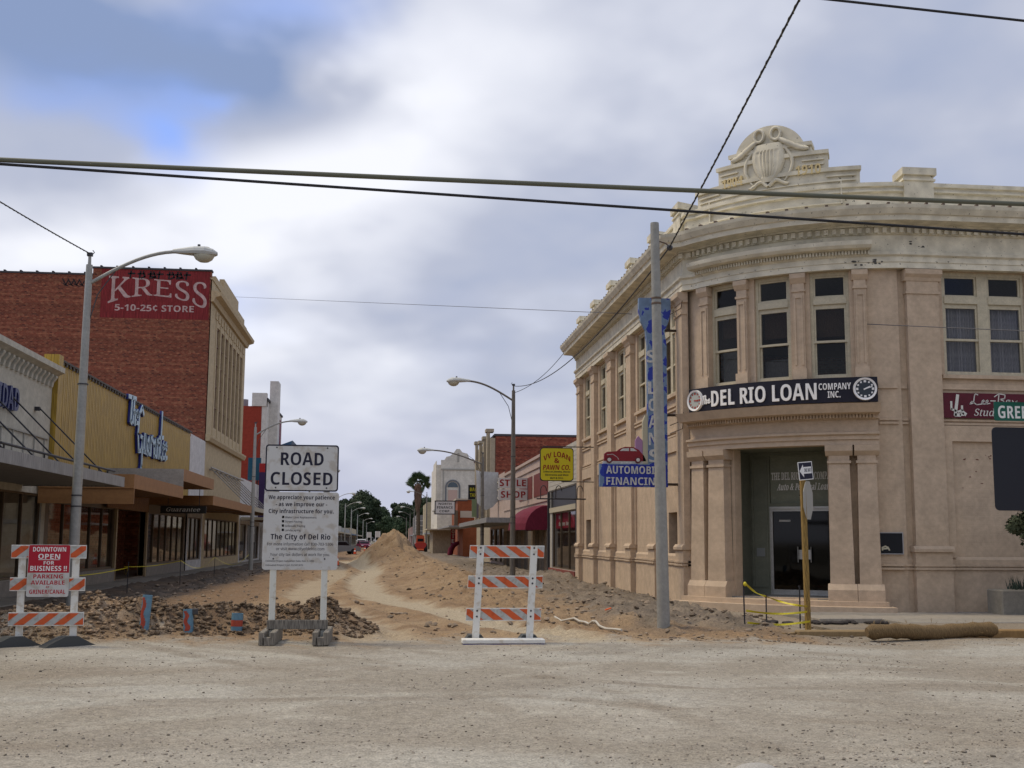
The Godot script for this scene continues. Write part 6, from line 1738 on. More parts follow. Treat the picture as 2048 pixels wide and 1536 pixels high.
func build_barriers() -> void:
	var navy := mat("sign_black", Color(0.012, 0.012, 0.03), 0.5)
	var sheet := mat("sign_sheet", Color(0.62, 0.62, 0.615), 0.5, "grime", 1.3)
	var red := mat("sign_crimson", Color(0.42, 0.012, 0.03), 0.45)
	# right
	var r := barricade("leaning white and orange barricade standing on a white board", Vector3(1.84, 0.03, -18.95), 0.0, 0.05, -0.12, [0.05, 0.21, 0.0], false)
	var pk := thing("plank", "white painted board lying on the ground under the leaning barricade", "board", Vector3(1.84, 0.0, -18.72))
	part(pk, "board", mb().cbox(Vector3(0, 0.045, 0), Vector3(1.30, 0.07, 0.28), 0.012, Basis(Vector3.UP, 0.02)), mat("barricade_white"), true)
	part(pk, "blue_underside", mb().box(Vector3(0, 0.0, 0.0), Vector3(1.28, 0.03, 0.26), Basis(Vector3.UP, 0.02)), mat("deep_blue", Color(0.03, 0.03, 0.22), 0.5), true)
	# left, with a notice
	var l := barricade("white and orange barricade with red and white notice on black rubber feet", Vector3(-5.02, 0.0, -18.45), 0.06, -0.012, 0.12, [0.03, 0.1, 0.2], true, 0.89)
	var n := thing("notice_sign", "red and white parking notice hung on the left barricade", "sign", Vector3(-5.01, 0.72, -18.36))
	n.rotation.y = 0.06
	part(n, "plate", mb().prism(rounded(0.60, 0.77, 0.03), 0.0, 0.006, Transform3D(Basis.IDENTITY, Vector3(0.0, 0.40, 0.0))), sheet, true)
	var up := PackedVector2Array(Geometry2D.intersect_polygons(rounded(0.585, 0.755, 0.025), PackedVector2Array([Vector2(-1, -0.03), Vector2(1, -0.03), Vector2(1, 1), Vector2(-1, 1)]))[0])
	part(n, "red_field", mb().prism(up, 0.006, 0.008, Transform3D(Basis.IDENTITY, Vector3(0.0, 0.40, 0.0))), red, true)
	var tw := mb(); var tr := mb()
	var at := func(y: float, o: float) -> Callable: return flat(Vector3(0.0, y, o))
	text(tw, "DOWNTOWN", "sansbold", 0.066, 0.47, at.call(0.715, 0.008), 0.002)
	text(tw, "OPEN", "sansbold", 0.072, 0.31, at.call(0.61, 0.008), 0.002)
	tw.box(Vector3(0, 0.562, 0.009), Vector3(0.30, 0.008, 0.002))
	text(tw, "FOR", "sansbold", 0.05, 0.15, at.call(0.515, 0.008), 0.002)
	text(tw, "BUSINESS !!", "sansbold", 0.072, 0.52, at.call(0.43, 0.008), 0.002)
	part(n, "white_lettering", tw, mat("letter_white"), true)
	text(tr, "PARKING", "sansbold", 0.06, 0.42, at.call(0.315, 0.006), 0.002)
	text(tr, "AVAILABLE", "sansbold", 0.06, 0.48, at.call(0.225, 0.006), 0.002)
	text(tr, "AT", "sansbold", 0.028, 0.05, at.call(0.16, 0.006), 0.002)
	text(tr, "GRINER/CANAL", "sansbold", 0.06, 0.51, at.call(0.09, 0.006), 0.002)
	part(n, "red_lettering", tr, red, true)
	# road closed sign on timber stand
	var s := thing("road_sign", "white road closed sign with city notice on two white posts", "sign", Vector3(-1.375, 0.0, -19.05))
	s.scale = Vector3(0.965, 1.0, 1.0)
	var wh := mat("post_white", Color(0.74, 0.75, 0.70), 0.6, "grime", 0.8)
	var tim := mat("grey_timber", Color(0.33, 0.30, 0.25), 0.9, "wood", 0.6)
	for x in [-0.42, 0.41]:
		part(s, "post", mb().cbox(Vector3(x, 1.55, -0.05), Vector3(0.10, 3.0, 0.09), 0.008), wh, true)
		part(s, "skid", mb().cbox(Vector3(x - 0.08, 0.11, 0.02), Vector3(0.09, 0.2, 1.3), 0.01).cbox(Vector3(x + 0.09, 0.11, 0.02), Vector3(0.09, 0.2, 1.3), 0.01), tim, true)
		part(s, "skid_block", mb().cbox(Vector3(x, 0.07, 0.62), Vector3(0.14, 0.13, 0.1), 0.01), tim, true)
	part(s, "cross_board", mb().cbox(Vector3(0.0, 0.28, 0.02), Vector3(0.98, 0.145, 0.04), 0.006), tim, true)
	var back := part(s, "plate", mb().prism(rounded(1.20, 0.745, 0.05), 0.0, 0.008, Transform3D(Basis.IDENTITY, Vector3(0, 2.735, 0.0))), navy, true)
	part(back, "face", mb().prism(rounded(1.155, 0.70, 0.035), 0.008, 0.010, Transform3D(Basis.IDENTITY, Vector3(0, 2.735, 0.0))), sheet, true)
	var big := mb()
	text(big, "ROAD", "sansbold", 0.20, 0.70, at.call(2.88, 0.010), 0.002)
	text(big, "CLOSED", "sansbold", 0.20, 1.01, at.call(2.56, 0.010), 0.002)
	part(back, "lettering", big, navy, true)
	var no := part(s, "notice_plate", mb().prism(rounded(1.22, 1.225, 0.05), 0.0, 0.008, Transform3D(Basis.IDENTITY, Vector3(0.01, 1.74, 0.0))), sheet, true)
	var tx2 := mb()
	for e in [["We appreciate your patience", 2.265, 0.062, 1.08, 0.0], ["- as we improve our -", 2.155, 0.062, 0.84, 0.0], ["City infrastructure for you.", 2.045, 0.062, 1.06, 0.0], ["■ Water Line Replacement", 1.95, 0.03, 0.56, -0.03], ["■ Street Paving", 1.883, 0.03, 0.33, -0.145], ["■ Sidewalk Paving", 1.815, 0.03, 0.38, -0.12], ["■ Landscaping", 1.747, 0.03, 0.31, -0.155], ["The City of Del Rio", 1.64, 0.082, 0.97, 0.0], ["For more information call 830-703-5306", 1.53, 0.044, 1.07, 0.0], ["or visit www.cityofdelrio.com", 1.455, 0.044, 0.78, 0.0], ["Your city tax dollars at work for you.", 1.365, 0.044, 0.97, 0.0], ["Estimated Project Completion Date, Nov. 1, 2006", 1.265, 0.026, 0.78, -0.16], ["Estimated Project Cost, $3,987,876", 1.20, 0.026, 0.60, -0.25]]:
		text(tx2, e[0], "sans" if e[2] < 0.05 else "sansbold", e[2], e[3], flat(Vector3(e[4] + 0.01, e[1], 0.008)), 0.002)
	part(no, "lettering", tx2, navy, true)
	var bo := mb()
	for e in [[-0.42, 3.06], [0.41, 3.06], [-0.42, 2.42], [0.41, 2.42], [-0.42, 1.3], [0.41, 1.3]]: bo.lathe([Vector2(0.014, 0), Vector2(0.012, 0.006), Vector2(0, 0.007)], 8, Transform3D(Basis(Vector3.RIGHT, PI / 2), Vector3(e[0], e[1], 0.010)))
	part(s, "bolts", bo, mat("dark_steel"), true)
	# painted pipes standing in the rubble
	var pl := [[Vector3(-3.88, 0, -19.8), 0.70, 0.078, -0.07, "tallest pale blue pipe with orange spray paint standing in the rubble"], [Vector3(-3.20, 0, -20.05), 0.46, 0.082, 0.05, "middle pale blue pipe with a dark tab at its top standing in the rubble"], [Vector3(-2.46, 0, -20.25), 0.38, 0.095, -0.03, "shortest pale blue pipe with an orange band, nearest the closed road sign"]]
	var pbl := mat("pipe_blue", Color(0.18, 0.35, 0.48), 0.5, "plaster", 0.4); var spray := mat("spray_orange", Color(0.55, 0.10, 0.06), 0.6, "plaster", 0.3)
	var i := 0
	for e in pl:
		var t := thing("marker_pipe", e[4], "pipe", e[0], "painted pipes in the rubble")
		var bs := Basis(Vector3.BACK, e[3])
		var rr: float = e[2]; var hh: float = e[1]
		part(t, "tube", mb().lathe([Vector2(rr, -0.25), Vector2(rr, hh), Vector2(rr - 0.012, hh), Vector2(rr - 0.012, hh - 0.3)], 18, Transform3D(bs, Vector3.ZERO)), pbl, true)
		var pat := mb()
		var f := func(a: float, y: float, o: float) -> Vector3: return bs * Vector3(sin(a) * (rr + o), y, cos(a) * (rr + o))
		if i < 2:
			strokes(pat, [[-0.15, hh * 0.93, -0.1, hh * 0.7, 0.1, hh * 0.55, 0.05, hh * 0.32], [0.35, hh * 0.85, 0.45, hh * 0.7]], 0.0, f, 0.002)
			for y in 12:
				var yy := hh * (0.25 + 0.058 * y)
				var c := -0.25 + 0.25 * sin(y * 0.9) + 0.1 * (i * 2 - 1)
				pat.mbox(f, c - 0.55, c + 0.5 - 0.03 * y, yy, yy + hh * 0.058, 0.0005, 0.002, 4)
		else: pat.mbox(f, -1.4, 1.4, hh * 0.45, hh * 0.72, 0.0005, 0.002, 12)
		part(t, "spray_mark", pat, spray, true)
		if i == 1: part(t, "tab", mb().cbox(Vector3(0.09, hh - 0.04, 0.02), Vector3(0.1, 0.1, 0.04), 0.01), mat("dark_steel"), true)
		i += 1
	# one way and stop signs on a timber post
	var o := thing("sign_post", "yellowish timber post with one way arrow sign and the grey back of a stop sign", "sign", Vector3(8.0, 0.0, -22.1))
	var yw := mat("yellow_timber", Color(0.42, 0.27, 0.08), 0.8, "wood", 0.5)
	part(o, "post", mb().cbox(Vector3(0, 1.35, 0), Vector3(0.095, 2.9, 0.095), 0.008, Basis(Vector3.BACK, 0.012)), yw, true)
	var ob := Basis(Vector3.UP, 0.28) * Basis(Vector3.BACK, 0.10)
	var of := flat(Vector3(0.02, 2.98, 0.07), ob.x, ob.y)
	var op := part(o, "one_way_plate", mb().mbox(of, -0.165, 0.165, -0.175, 0.175, 0.0, 0.006), mat("letter_white"), true)
	part(op, "black_field", mb().mbox(of, -0.15, 0.15, -0.16, 0.16, 0.006, 0.0075), navy, true)
	var ar := mb()
	for pg in [PackedVector2Array([Vector2(-0.14, 0), Vector2(-0.05, -0.125), Vector2(-0.05, -0.055), Vector2(0.135, -0.055), Vector2(0.135, 0.075), Vector2(-0.05, 0.075), Vector2(-0.05, 0.125)])]:
		var q := mb().prism(pg, 0.0075, 0.009)
		for k in q.v.size(): q.v[k] = of.call(q.v[k].x, q.v[k].y, q.v[k].z)
		ar = q
	part(op, "arrow", ar, mat("letter_white"), true)
	part(op, "lettering", text(mb(), "ONE WAY", "sansbold", 0.07, 0.155, func(x, y, z): return of.call(x + 0.045, y + 0.01, z + 0.009), 0.001), navy, true)
	var oc := PackedVector2Array()
	for k in 8: oc.append(Vector2.from_angle(PI / 8 + k * PI / 4) * 0.40)
	part(o, "stop_sign_back", mb().prism(oc, -0.004, 0.004, Transform3D(Basis(Vector3.UP, 0.98), Vector3(0.12, 2.42, -0.10))), mat("sign_back", Color(0.36, 0.36, 0.33), 0.45), true)
	# corner street name signs, close to the camera
	var c := thing("street_sign", "green street name signs over the dark back of a large sign at the right edge", "sign", Vector3(8.12, 0.0, -14.05))
	part(c, "pole", mb().tube([Vector3(0, -0.3, 0), Vector3(0, 3.85, 0)], 0.03, 10), mat("galvanised"), true)
	var gb := part(c, "name_blade", mb().prism(rounded(1.12, 0.24, 0.02), -0.004, 0.004, Transform3D(Basis.IDENTITY, Vector3(0.02, 3.26, 0.034))), mat("sign_green", Color(0.012, 0.11, 0.075), 0.4), true)
	part(gb, "lettering", text(mb(), "GREENWOOD", "sansbold", 0.155, 1.02, flat(Vector3(0.02, 3.25, 0.038)), 0.002), mat("letter_white"), true)
	var g2 := part(c, "name_blade", mb().prism(rounded(0.76, 0.20, 0.02), -0.004, 0.004, Transform3D(Basis(Vector3.UP, 0.9), Vector3(0.0, 3.50, 0.0))), mat("sign_teal", Color(0.012, 0.17, 0.13), 0.4), true)
	part(g2, "lettering", text(mb(), "S MAIN", "sansbold", 0.12, 0.6, flat(Vector3(0.0, 3.50, 0.0) + Basis(Vector3.UP, 0.9).z * 0.004, Basis(Vector3.UP, 0.9).x), 0.002), mat("letter_white"), true)
	part(c, "sign_back", mb().prism(rounded(1.14, 1.05, 0.06), -0.004, 0.004, Transform3D(Basis.IDENTITY, Vector3(0.02, 2.54, -0.034))), mat("dark_sign_back", Color(0.018, 0.02, 0.028), 0.5), true)

func stake(at: Vector3, h: float, label: String) -> void:
	var t := thing("stake", label, "stake", at, "steel stakes carrying the caution tape")
	part(t, "rod", mb().tube([Vector3(0, -0.3, 0), Vector3(rng.randf_range(-0.02, 0.02), h, 0)], 0.014, 6), mat("black_iron"), true)
	part(t, "cap", mb().tube([Vector3(0, h, 0), Vector3(0, h + 0.03, 0)], 0.02, 6), mat("black_iron"), true)

func tape(called_label: String, pts: Array, twist: float) -> void:
	var m := mat("caution_yellow", Color(0.62, 0.52, 0.03), 0.5)
	var t := thing("caution_tape", called_label, "tape", pts[0], "yellow caution tape")
	for i in pts.size() - 1:
		var a: Vector3 = pts[i]; var e: Vector3 = pts[i + 1]
		var n := 16
		var last := []
		var b := mb()
		for j in n + 1:
			var q := j / float(n)
			var p := a.lerp(e, q) - Vector3.UP * 0.10 * sin(q * PI) * a.distance_to(e) * 0.35
			var ang := twist * sin(q * 7.0 + i)
			var up := Vector3.UP.rotated((e - a).normalized(), ang) * (0.02 if a.x > 0.0 else 0.013)
			if j > 0: b.quad(last[0], p - up, p + up, last[1])
			last = [p - up, p + up]
		part(t, "ribbon", b, m)

func build_small_things() -> void:
	stake(Vector3(6.66, 0.05, -21.7), 0.82, "tall steel stake with a knot of tape left of the entrance")
	stake(Vector3(7.43, 0.05, -22.8), 0.52, "short steel stake behind the caution tape before the entrance")
	stake(Vector3(7.93, 0.05, -22.3), 0.70, "steel stake against the yellowish timber post")
	tape("caution tape drooping from the tall stake to the short stake", [Vector3(6.66, 0.86, -21.7), Vector3(7.43, 0.55, -22.8), Vector3(7.98, 0.40, -22.0)], 0.9)
	tape("caution tape strung level with the entrance steps", [Vector3(6.68, 0.34, -21.68), Vector3(7.96, 0.30, -21.98)], 0.7)
	tape("lowest caution tape near the ground before the entrance", [Vector3(6.70, 0.12, -21.68), Vector3(8.02, 0.12, -22.0)], 0.7)
	var kn := thing("tape_knot", "yellow knot of tape on the tall stake left of the entrance", "tape", Vector3(6.66, 0.80, -21.66))
	part(kn, "knot", mb().ball(Vector3(0, 0.03, 0), Vector3(0.035, 0.045, 0.035), 8), mat("caution_yellow"), true)
	var lz := [[-7.86, -37.4], [-7.6, -45.2], [-7.9, -56.0], [-7.9, -70.0]]
	var ln := ["nearest steel stake along the left pavement", "second steel stake along the left pavement", "third steel stake along the left pavement", "farthest steel stake along the left pavement"]
	for i in 4: stake(Vector3(lz[i][0], -0.05, lz[i][1]), 0.92, ln[i])
	tape("caution tape running along the left pavement under the canopies", [Vector3(-9.9, 0.5, -36.0), Vector3(-7.86, 0.72, -37.4), Vector3(-9.4, 0.6, -44.0), Vector3(-7.6, 0.80, -45.2), Vector3(-7.9, 0.78, -56.0), Vector3(-7.9, 0.78, -70.0)], 0.6)
	# straw wattle along the kerb
	var w := thing("straw_wattle", "brown straw wattle lying against the ochre kerb", "wattle", Vector3(9.5, 0.0, -20.2))
	var pts := []; var rad := []
	for i in 25:
		var q := i / 24.0
		pts.append(Vector3(lerpf(8.28, 10.85, q), 0.07 + 0.02 * sin(q * 9.0), lerpf(-19.95, -20.35, q) + 0.05 * sin(q * 6.0)))
		rad.append(0.13 + 0.012 * sin(i * 1.7) - (0.05 if i == 0 or i == 24 else 0.0) - (0.02 if i == 19 or i == 4 else 0.0))
	part(w, "straw_roll", mb().tube(pts, rad, 14), mat("straw", Color(0.27, 0.18, 0.085), 0.95, "wood", 0.25))
	var ne := mb()
	for i in 90:
		var q := rng.randf(); var a := rng.randf() * TAU
		var c: Vector3 = (pts[0] as Vector3).lerp(pts[24], q) + Vector3(0, 0, 0.02)
		var d := Vector3(rng.randf_range(-0.5, 0.5), sin(a), cos(a)).normalized()
		var s0 := c + Vector3(0, sin(a), cos(a)) * 0.15
		ne.tube([s0, s0 + d * rng.randf_range(0.03, 0.08)], 0.003, 3, false)
	stuff(part(w, "loose_straw", ne, mat("straw_pale", Color(0.30, 0.21, 0.10), 0.95)))
	# cable on the verge, debris, rock
	var ca := thing("cable", "pale loose cable lying on the dark verge near the bare pole", "cable", Vector3(3.9, 0.0, -22.0))
	var cp := []
	for i in 15:
		var q := i / 14.0
		var x := lerpf(3.35, 4.25, q) + 0.12 * sin(q * 5.0); var z := lerpf(-23.6, -20.75, q)
		cp.append(Vector3(x, ground_h(x, z) + 0.06, z))
	part(ca, "strand", mb().tube(cp, 0.022, 7), mat("cable_pale", Color(0.52, 0.49, 0.42), 0.6))
	var tg := thing("marker_flag", "small orange marker flag lying on the verge", "flag", Vector3(4.6, 0.3, -24.5))
	var ty := ground_h(4.6, -24.5) + 0.05
	part(tg, "flag", mb().box(Vector3(4.6, ty, -24.5), Vector3(0.13, 0.02, 0.09), Basis(Vector3.BACK, 0.3)), mat("flag_orange", Color(0.75, 0.12, 0.02), 0.6))
	part(tg, "wire", mb().tube([Vector3(4.66, ty, -24.5), Vector3(4.95, ty - 0.03, -24.4)], 0.004, 4), mat("dark_steel"))
	var ro := thing("rock", "pale smooth rock at the bottom edge of the picture", "rock", Vector3(2.6, 0.0, -8.3))
	part(ro, "stone", mb().ball(Vector3(2.6, 0.0, -8.28), Vector3(0.17, 0.07, 0.13), 16), mat("pale_rock", Color(0.52, 0.50, 0.46), 0.85, "dirt", 0.4))
	var ms := thing("mud_heap", "black plastic and mud scraps lying before the entrance", "debris", Vector3(7.6, 0.0, -22.6))
	var mm := mb()
	for i in 26:
		var q := Vector3(lerpf(7.0, 9.9, i / 25.0) + rng.randf_range(-0.1, 0.1), 0.03, -22.9 + rng.randf_range(-0.35, 0.15))
		mm.ball(q, Vector3(rng.randf_range(0.06, 0.2), rng.randf_range(0.02, 0.05), rng.randf_range(0.05, 0.12)), 7, Basis(Vector3.UP, rng.randf() * 3.0))
	part(ms, "scraps", mm, mat("dark_mud", Color(0.06, 0.052, 0.05), 0.9, "dirt", 0.3))
	# planter with spiky plant at the far right
	var pn := thing("planter_box", "grey green planter box with dark spiky plant at the right edge", "planter", Vector3(14.6, 0.0, -26.0))
	part(pn, "box", mb().cbox(Vector3(14.6, 0.28, -26.0), Vector3(1.5, 0.58, 0.7), 0.03), mat("planter_grey", Color(0.30, 0.28, 0.235), 0.8, "plaster", 0.8))
	var lf := mb()
	for i in 130:
		var b0 := Vector3(14.75 + rng.randf_range(-0.5, 0.5), 0.55, -26.0 + rng.randf_range(-0.3, 0.3))
		var d := Vector3(rng.randf_range(-0.35, 0.35), 1, rng.randf_range(-0.35, 0.35)).normalized() * rng.randf_range(0.15, 0.36)
		var sd := Vector3(rng.randf_range(-1, 1), 0, rng.randf_range(-1, 1)).normalized() * 0.018
		lf.tri(b0 - sd, b0 + sd, b0 + d)
	stuff(part(pn, "leaves", lf, mat("dark_leaf", Color(0.03, 0.05, 0.035), 0.6)))

# ---------------------------------------------------------------- wires
func wire(called_label: String, a: Vector3, b: Vector3, sag: float, r: float, twist := false, m: Material = null) -> void:
	var t := thing("overhead_wire", called_label, "wire", a)
	var pts := []
	var n := 48 if twist else 28
	for i in n + 1:
		var q := i / float(n)
		pts.append(a.lerp(b, q) - Vector3.UP * sag * 4.0 * q * (1.0 - q))
	part(t, "cable", mb().tube(pts, r, 7), m if m else mat("wire_black", Color(0.025, 0.025, 0.028), 0.6))
	if twist:
		var sp := []
		for i in n * 6 + 1:
			var q := i / float(n * 6)
			var c := a.lerp(b, q) - Vector3.UP * sag * 4.0 * q * (1.0 - q)
			var d := (b - a).normalized(); var s := d.cross(Vector3.UP).normalized(); var u := s.cross(d)
			sp.append(c + (s * cos(i * 1.05) + u * sin(i * 1.05)) * r * 1.1)
		part(t, "lashing", mb().tube(sp, r * 0.45, 4, false), mat("wire_grey", Color(0.20, 0.20, 0.16), 0.6))

func build_wires() -> void:
	wire("thick lashed cable crossing the whole picture, the upper of two", Vector3(-9.0, 6.08, -14.0), Vector3(13.0, 5.96, -14.0), 0.03, 0.031, false, mat("cable_olive", Color(0.13, 0.135, 0.10), 0.6))
	wire("thinner black cable crossing the whole picture just below the thick one", Vector3(-9.0, 6.13, -14.0), Vector3(13.0, 5.40, -14.0), 0.0, 0.018)
	wire("twisted cable rising from the bare pole to the top of the picture", Vector3(5.2, 7.12, -21.27), Vector3(4.3, 8.1, -8.5), 0.05, 0.014, true)
	wire("cable hanging from the bare pole past the cornice to the far lamp", Vector3(5.2, 7.12, -21.27), Vector3(5.36, 8.30, -50.5), 0.75, 0.014)
	wire("second lower cable hanging from the corner cornice to the far lamp", Vector3(7.1, 9.3, -47.5), Vector3(5.38, 8.0, -50.5), 0.25, 0.012)
	wire("black cable at the top right corner of the picture", Vector3(4.4, 8.16, -13.0), Vector3(10.0, 7.85, -13.0), 0.0, 0.016)
	wire("cable running from the nearest lamp to the left edge", Vector3(-7.06, 8.22, -27.8), Vector3(-9.0, 8.75, -21.0), 0.05, 0.014, true)
	wire("thin wire strung across the street from behind the tall brick building past the corner windows", Vector3(-12.5, 19.6, -88.0), Vector3(15.4, 4.9, -17.6), 0.0, 0.010, false, mat("wire_thin", Color(0.10, 0.10, 0.11), 0.6))

# ---------------------------------------------------------------- trees and far traffic
func leaf_cloud(b: MB, c: Vector3, r: Vector3, n: int, size: float, rg: RandomNumberGenerator) -> void:
	for i in n:
		var d := Vector3(rg.randfn(), rg.randfn(), rg.randfn()).normalized()
		var rr := pow(rg.randf(), 0.4)
		var p := c + d * r * rr
		var u := Vector3(rg.randfn(), rg.randfn(), rg.randfn()).normalized()
		var w := u.cross(d + Vector3(0.01, 0.02, 0.0)).normalized()
		var s := size * rg.randf_range(0.6, 1.4)
		b.tri(p - u * s, p + w * s * 0.55, p + u * s); b.tri(p - u * s, p + u * s, p - w * s * 0.55)

func tree(called: String, label: String, at: Vector3, h: float, spread: float, lobes: int, leaves: int, size: float, leaf: Material, seed_: int, group := "", low := 0.12) -> void:
	var t := thing(called, label, "tree", at, group)
	var rg := RandomNumberGenerator.new(); rg.seed = seed_
	var tr := mb(); var cr := mb()
	tr.tube([Vector3(0, -0.5, 0), Vector3(0.1, h * 0.2, 0), Vector3(0, h * 0.42, 0.1)], [h * 0.035, h * 0.028, h * 0.02], 9)
	for i in lobes:
		var a := TAU * i / lobes + rg.randf() * 0.8
		var lv := rg.randf_range(low, 0.85)
		var rad := spread * rg.randf_range(0.35, 1.0) * sqrt(maxf(1.0 - pow(absf(lv - 0.45) * 1.5, 2.0), 0.15)) * 0.75
		var c := Vector3(cos(a) * rad, h * lv, sin(a) * rad * 0.8)
		var r := Vector3(1.0, 0.75, 1.0) * spread * rg.randf_range(0.20, 0.36)
		tr.tube([Vector3(0, h * 0.3, 0), Vector3(c.x * 0.4, lerpf(h * 0.35, c.y, 0.5), c.z * 0.4), c], [h * 0.014, h * 0.009, h * 0.003], 6)
		leaf_cloud(cr, c, r, leaves / lobes, size, rg)
	leaf_cloud(cr, Vector3(0, h * 0.6, 0), Vector3(spread * 0.62, h * 0.32, spread * 0.55), leaves / 2, size, rg)
	part(t, "trunk", tr, mat("bark", Color(0.10, 0.08, 0.06), 0.95, "wood", 1.0), true)
	part(t, "crown", cr, leaf, true)

func build_trees() -> void:
	var dark := mat("oak_leaf", Color(0.022, 0.040, 0.016), 0.7); dark.backlight = Color(0.05, 0.09, 0.03)
	var mid := mat("elm_leaf", Color(0.030, 0.055, 0.022), 0.7); mid.backlight = Color(0.06, 0.1, 0.03)
	var g := "big trees closing the far end of the street"
	tree("broadleaf_tree", "largest dark tree at the far end of the street, left of the gap", Vector3(-9.5, 0, -470), 22.0, 11.0, 26, 26000, 0.42, dark, 1, g)
	tree("broadleaf_tree", "dark tree filling the far left end below the lamps", Vector3(-16.0, 0, -450), 17.0, 9.0, 20, 14000, 0.40, dark, 2, g)
	tree("broadleaf_tree", "lower dark tree next to the gap of sky on its left", Vector3(-2.5, 0, -480), 16.5, 6.5, 16, 12000, 0.40, mid, 3, g)
	tree("broadleaf_tree", "dark tree right of the gap of sky at the far end", Vector3(6.5, 0, -490), 18.5, 8.0, 20, 15000, 0.42, dark, 4, g)
	tree("broadleaf_tree", "dark tree behind the palm trunk", Vector3(15.0, 0, -470), 20.5, 9.5, 20, 17000, 0.42, dark, 5, g)
	tree("broadleaf_tree", "dark tree between the palm and the white mission front", Vector3(25.5, 0, -450), 20.5, 8.5, 18, 13000, 0.42, mid, 6, g)
	tree("broadleaf_tree", "low green tree behind the dirt mound's tip", Vector3(2.0, 0, -420), 10.5, 7.0, 14, 9000, 0.35, mid, 7, g)
	tree("broadleaf_tree", "small leafy tree at the right edge below the dark sign back", Vector3(14.85, 0, -25.0), 3.1, 1.25, 14, 5200, 0.07, mat("shrub_leaf", Color(0.06, 0.075, 0.04), 0.7), 8, "", 0.58)
	# palm with a skirt of dead fronds
	var p := thing("palm_tree", "tall fan palm with a brown skirt of dead fronds on the right side", "tree", Vector3(5.6, 0, -222))
	var tk := []; var tr := []
	for i in 9:
		tk.append(Vector3(0.15 * sin(i * 0.5), i * 1.42 - 0.3, 0)); tr.append(lerpf(0.42, 0.30, i / 8.0))
	part(p, "trunk", mb().tube(tk, tr, 10), mat("palm_bark", Color(0.20, 0.155, 0.11), 0.95, "wood", 1.2), true)
	var rg := RandomNumberGenerator.new(); rg.seed = 5
	var sk := mb()
	for i in 420:
		var a := rg.randf() * TAU; var y := rg.randf_range(8.2, 12.2)
		var rad := lerpf(0.35, 0.85, clampf((y - 7.8) / 3.0, 0, 1))
		var d := Vector3(cos(a), 0, sin(a)); var s := Vector3(-sin(a), 0, cos(a)) * 0.13
		sk.tri(d * rad * 0.7 + s + Vector3.UP * y, d * rad * 0.7 - s + Vector3.UP * y, d * rad * 0.95 + Vector3.UP * (y - rg.randf_range(0.9, 1.7)))
	stuff(part(p, "dead_fronds", sk, mat("dead_frond", Color(0.17, 0.105, 0.075), 0.95), true))
	var fm := mat("palm_leaf", Color(0.035, 0.06, 0.022), 0.7)
	for i in 34:
		var a := i * 2.4; var el := rg.randf_range(-0.5, 1.4)
		var dir := Vector3(cos(a) * cos(el), sin(el), sin(a) * cos(el))
		var base := Vector3(0.1, 12.0, 0); var tip := base + dir * rg.randf_range(1.1, 1.7)
		var fr := mb()
		fr.tube([base, tip], 0.03, 4)
		var sd := dir.cross(Vector3.UP).normalized().rotated(dir, rg.randf_range(-1.3, 1.3)); var up := sd.cross(dir)
		for k in 13:
			var q := -1.2 + 2.4 * k / 12.0
			var ld := (dir * cos(q) + sd * sin(q) + up * 0.1 - Vector3.UP * 0.15).normalized()
			var e := tip + ld * 1.25
			var w := ld.cross(up).normalized() * 0.13
			fr.tri(tip, tip + ld * 0.5 + w, e); fr.tri(tip, e, tip + ld * 0.5 - w)
		part(p, "frond", fr, fm, true)

func car(label: String, at: Vector3, turn: float, paint: Material, boxy := false) -> void:
	var t := thing("parked_car", label, "car", at, "cars far up the street")
	t.rotation.y = turn
	var side := PackedVector2Array([Vector2(-2.2, 0.35), Vector2(2.2, 0.35), Vector2(2.25, 0.75), Vector2(1.9, 0.92), Vector2(1.0, 0.98), Vector2(0.55, 1.42), Vector2(-1.0, 1.45), Vector2(-1.65, 1.02), Vector2(-2.2, 0.95)]) if not boxy else PackedVector2Array([Vector2(-2.5, 0.4), Vector2(2.5, 0.4), Vector2(2.55, 1.05), Vector2(1.2, 1.12), Vector2(0.8, 1.75), Vector2(-2.4, 1.8), Vector2(-2.55, 1.1)])
	part(t, "body", mb().prism(side, -0.85, 0.85), paint, true)
	var g := PackedVector2Array([Vector2(0.93, 1.0), Vector2(0.52, 1.38), Vector2(-0.95, 1.40), Vector2(-1.5, 1.04)]) if not boxy else PackedVector2Array([Vector2(1.1, 1.15), Vector2(0.75, 1.68), Vector2(-2.3, 1.7), Vector2(-2.4, 1.15)])
	part(t, "windows", mb().prism(g, -0.86, 0.86), mat("black_glass", Color(0.012, 0.012, 0.014), 0.06), true)
	part(t, "windscreen", mb().box(Vector3(0.80 if not boxy else 1.02, 1.2 if not boxy else 1.42, 0), Vector3(0.06, 0.45, 1.45), Basis(Vector3.BACK, 0.75 if not boxy else 0.55)), mat("black_glass"), true)
	for x in [-1.35, 1.4]:
		for z in [-0.82, 0.82]: part(t, "wheel", mb().lathe([Vector2(0, -0.1), Vector2(0.32, -0.1), Vector2(0.32, 0.1), Vector2(0, 0.1)], 14, Transform3D(Basis(Vector3.RIGHT, PI / 2), Vector3(x, 0.32, z))), mat("tyre", Color(0.02, 0.02, 0.02), 0.9), true)
	for z in [-0.6, 0.6]: part(t, "headlight", mb().box(Vector3(2.22, 0.72, z), Vector3(0.06, 0.14, 0.3)), mat("letter_white"), true)

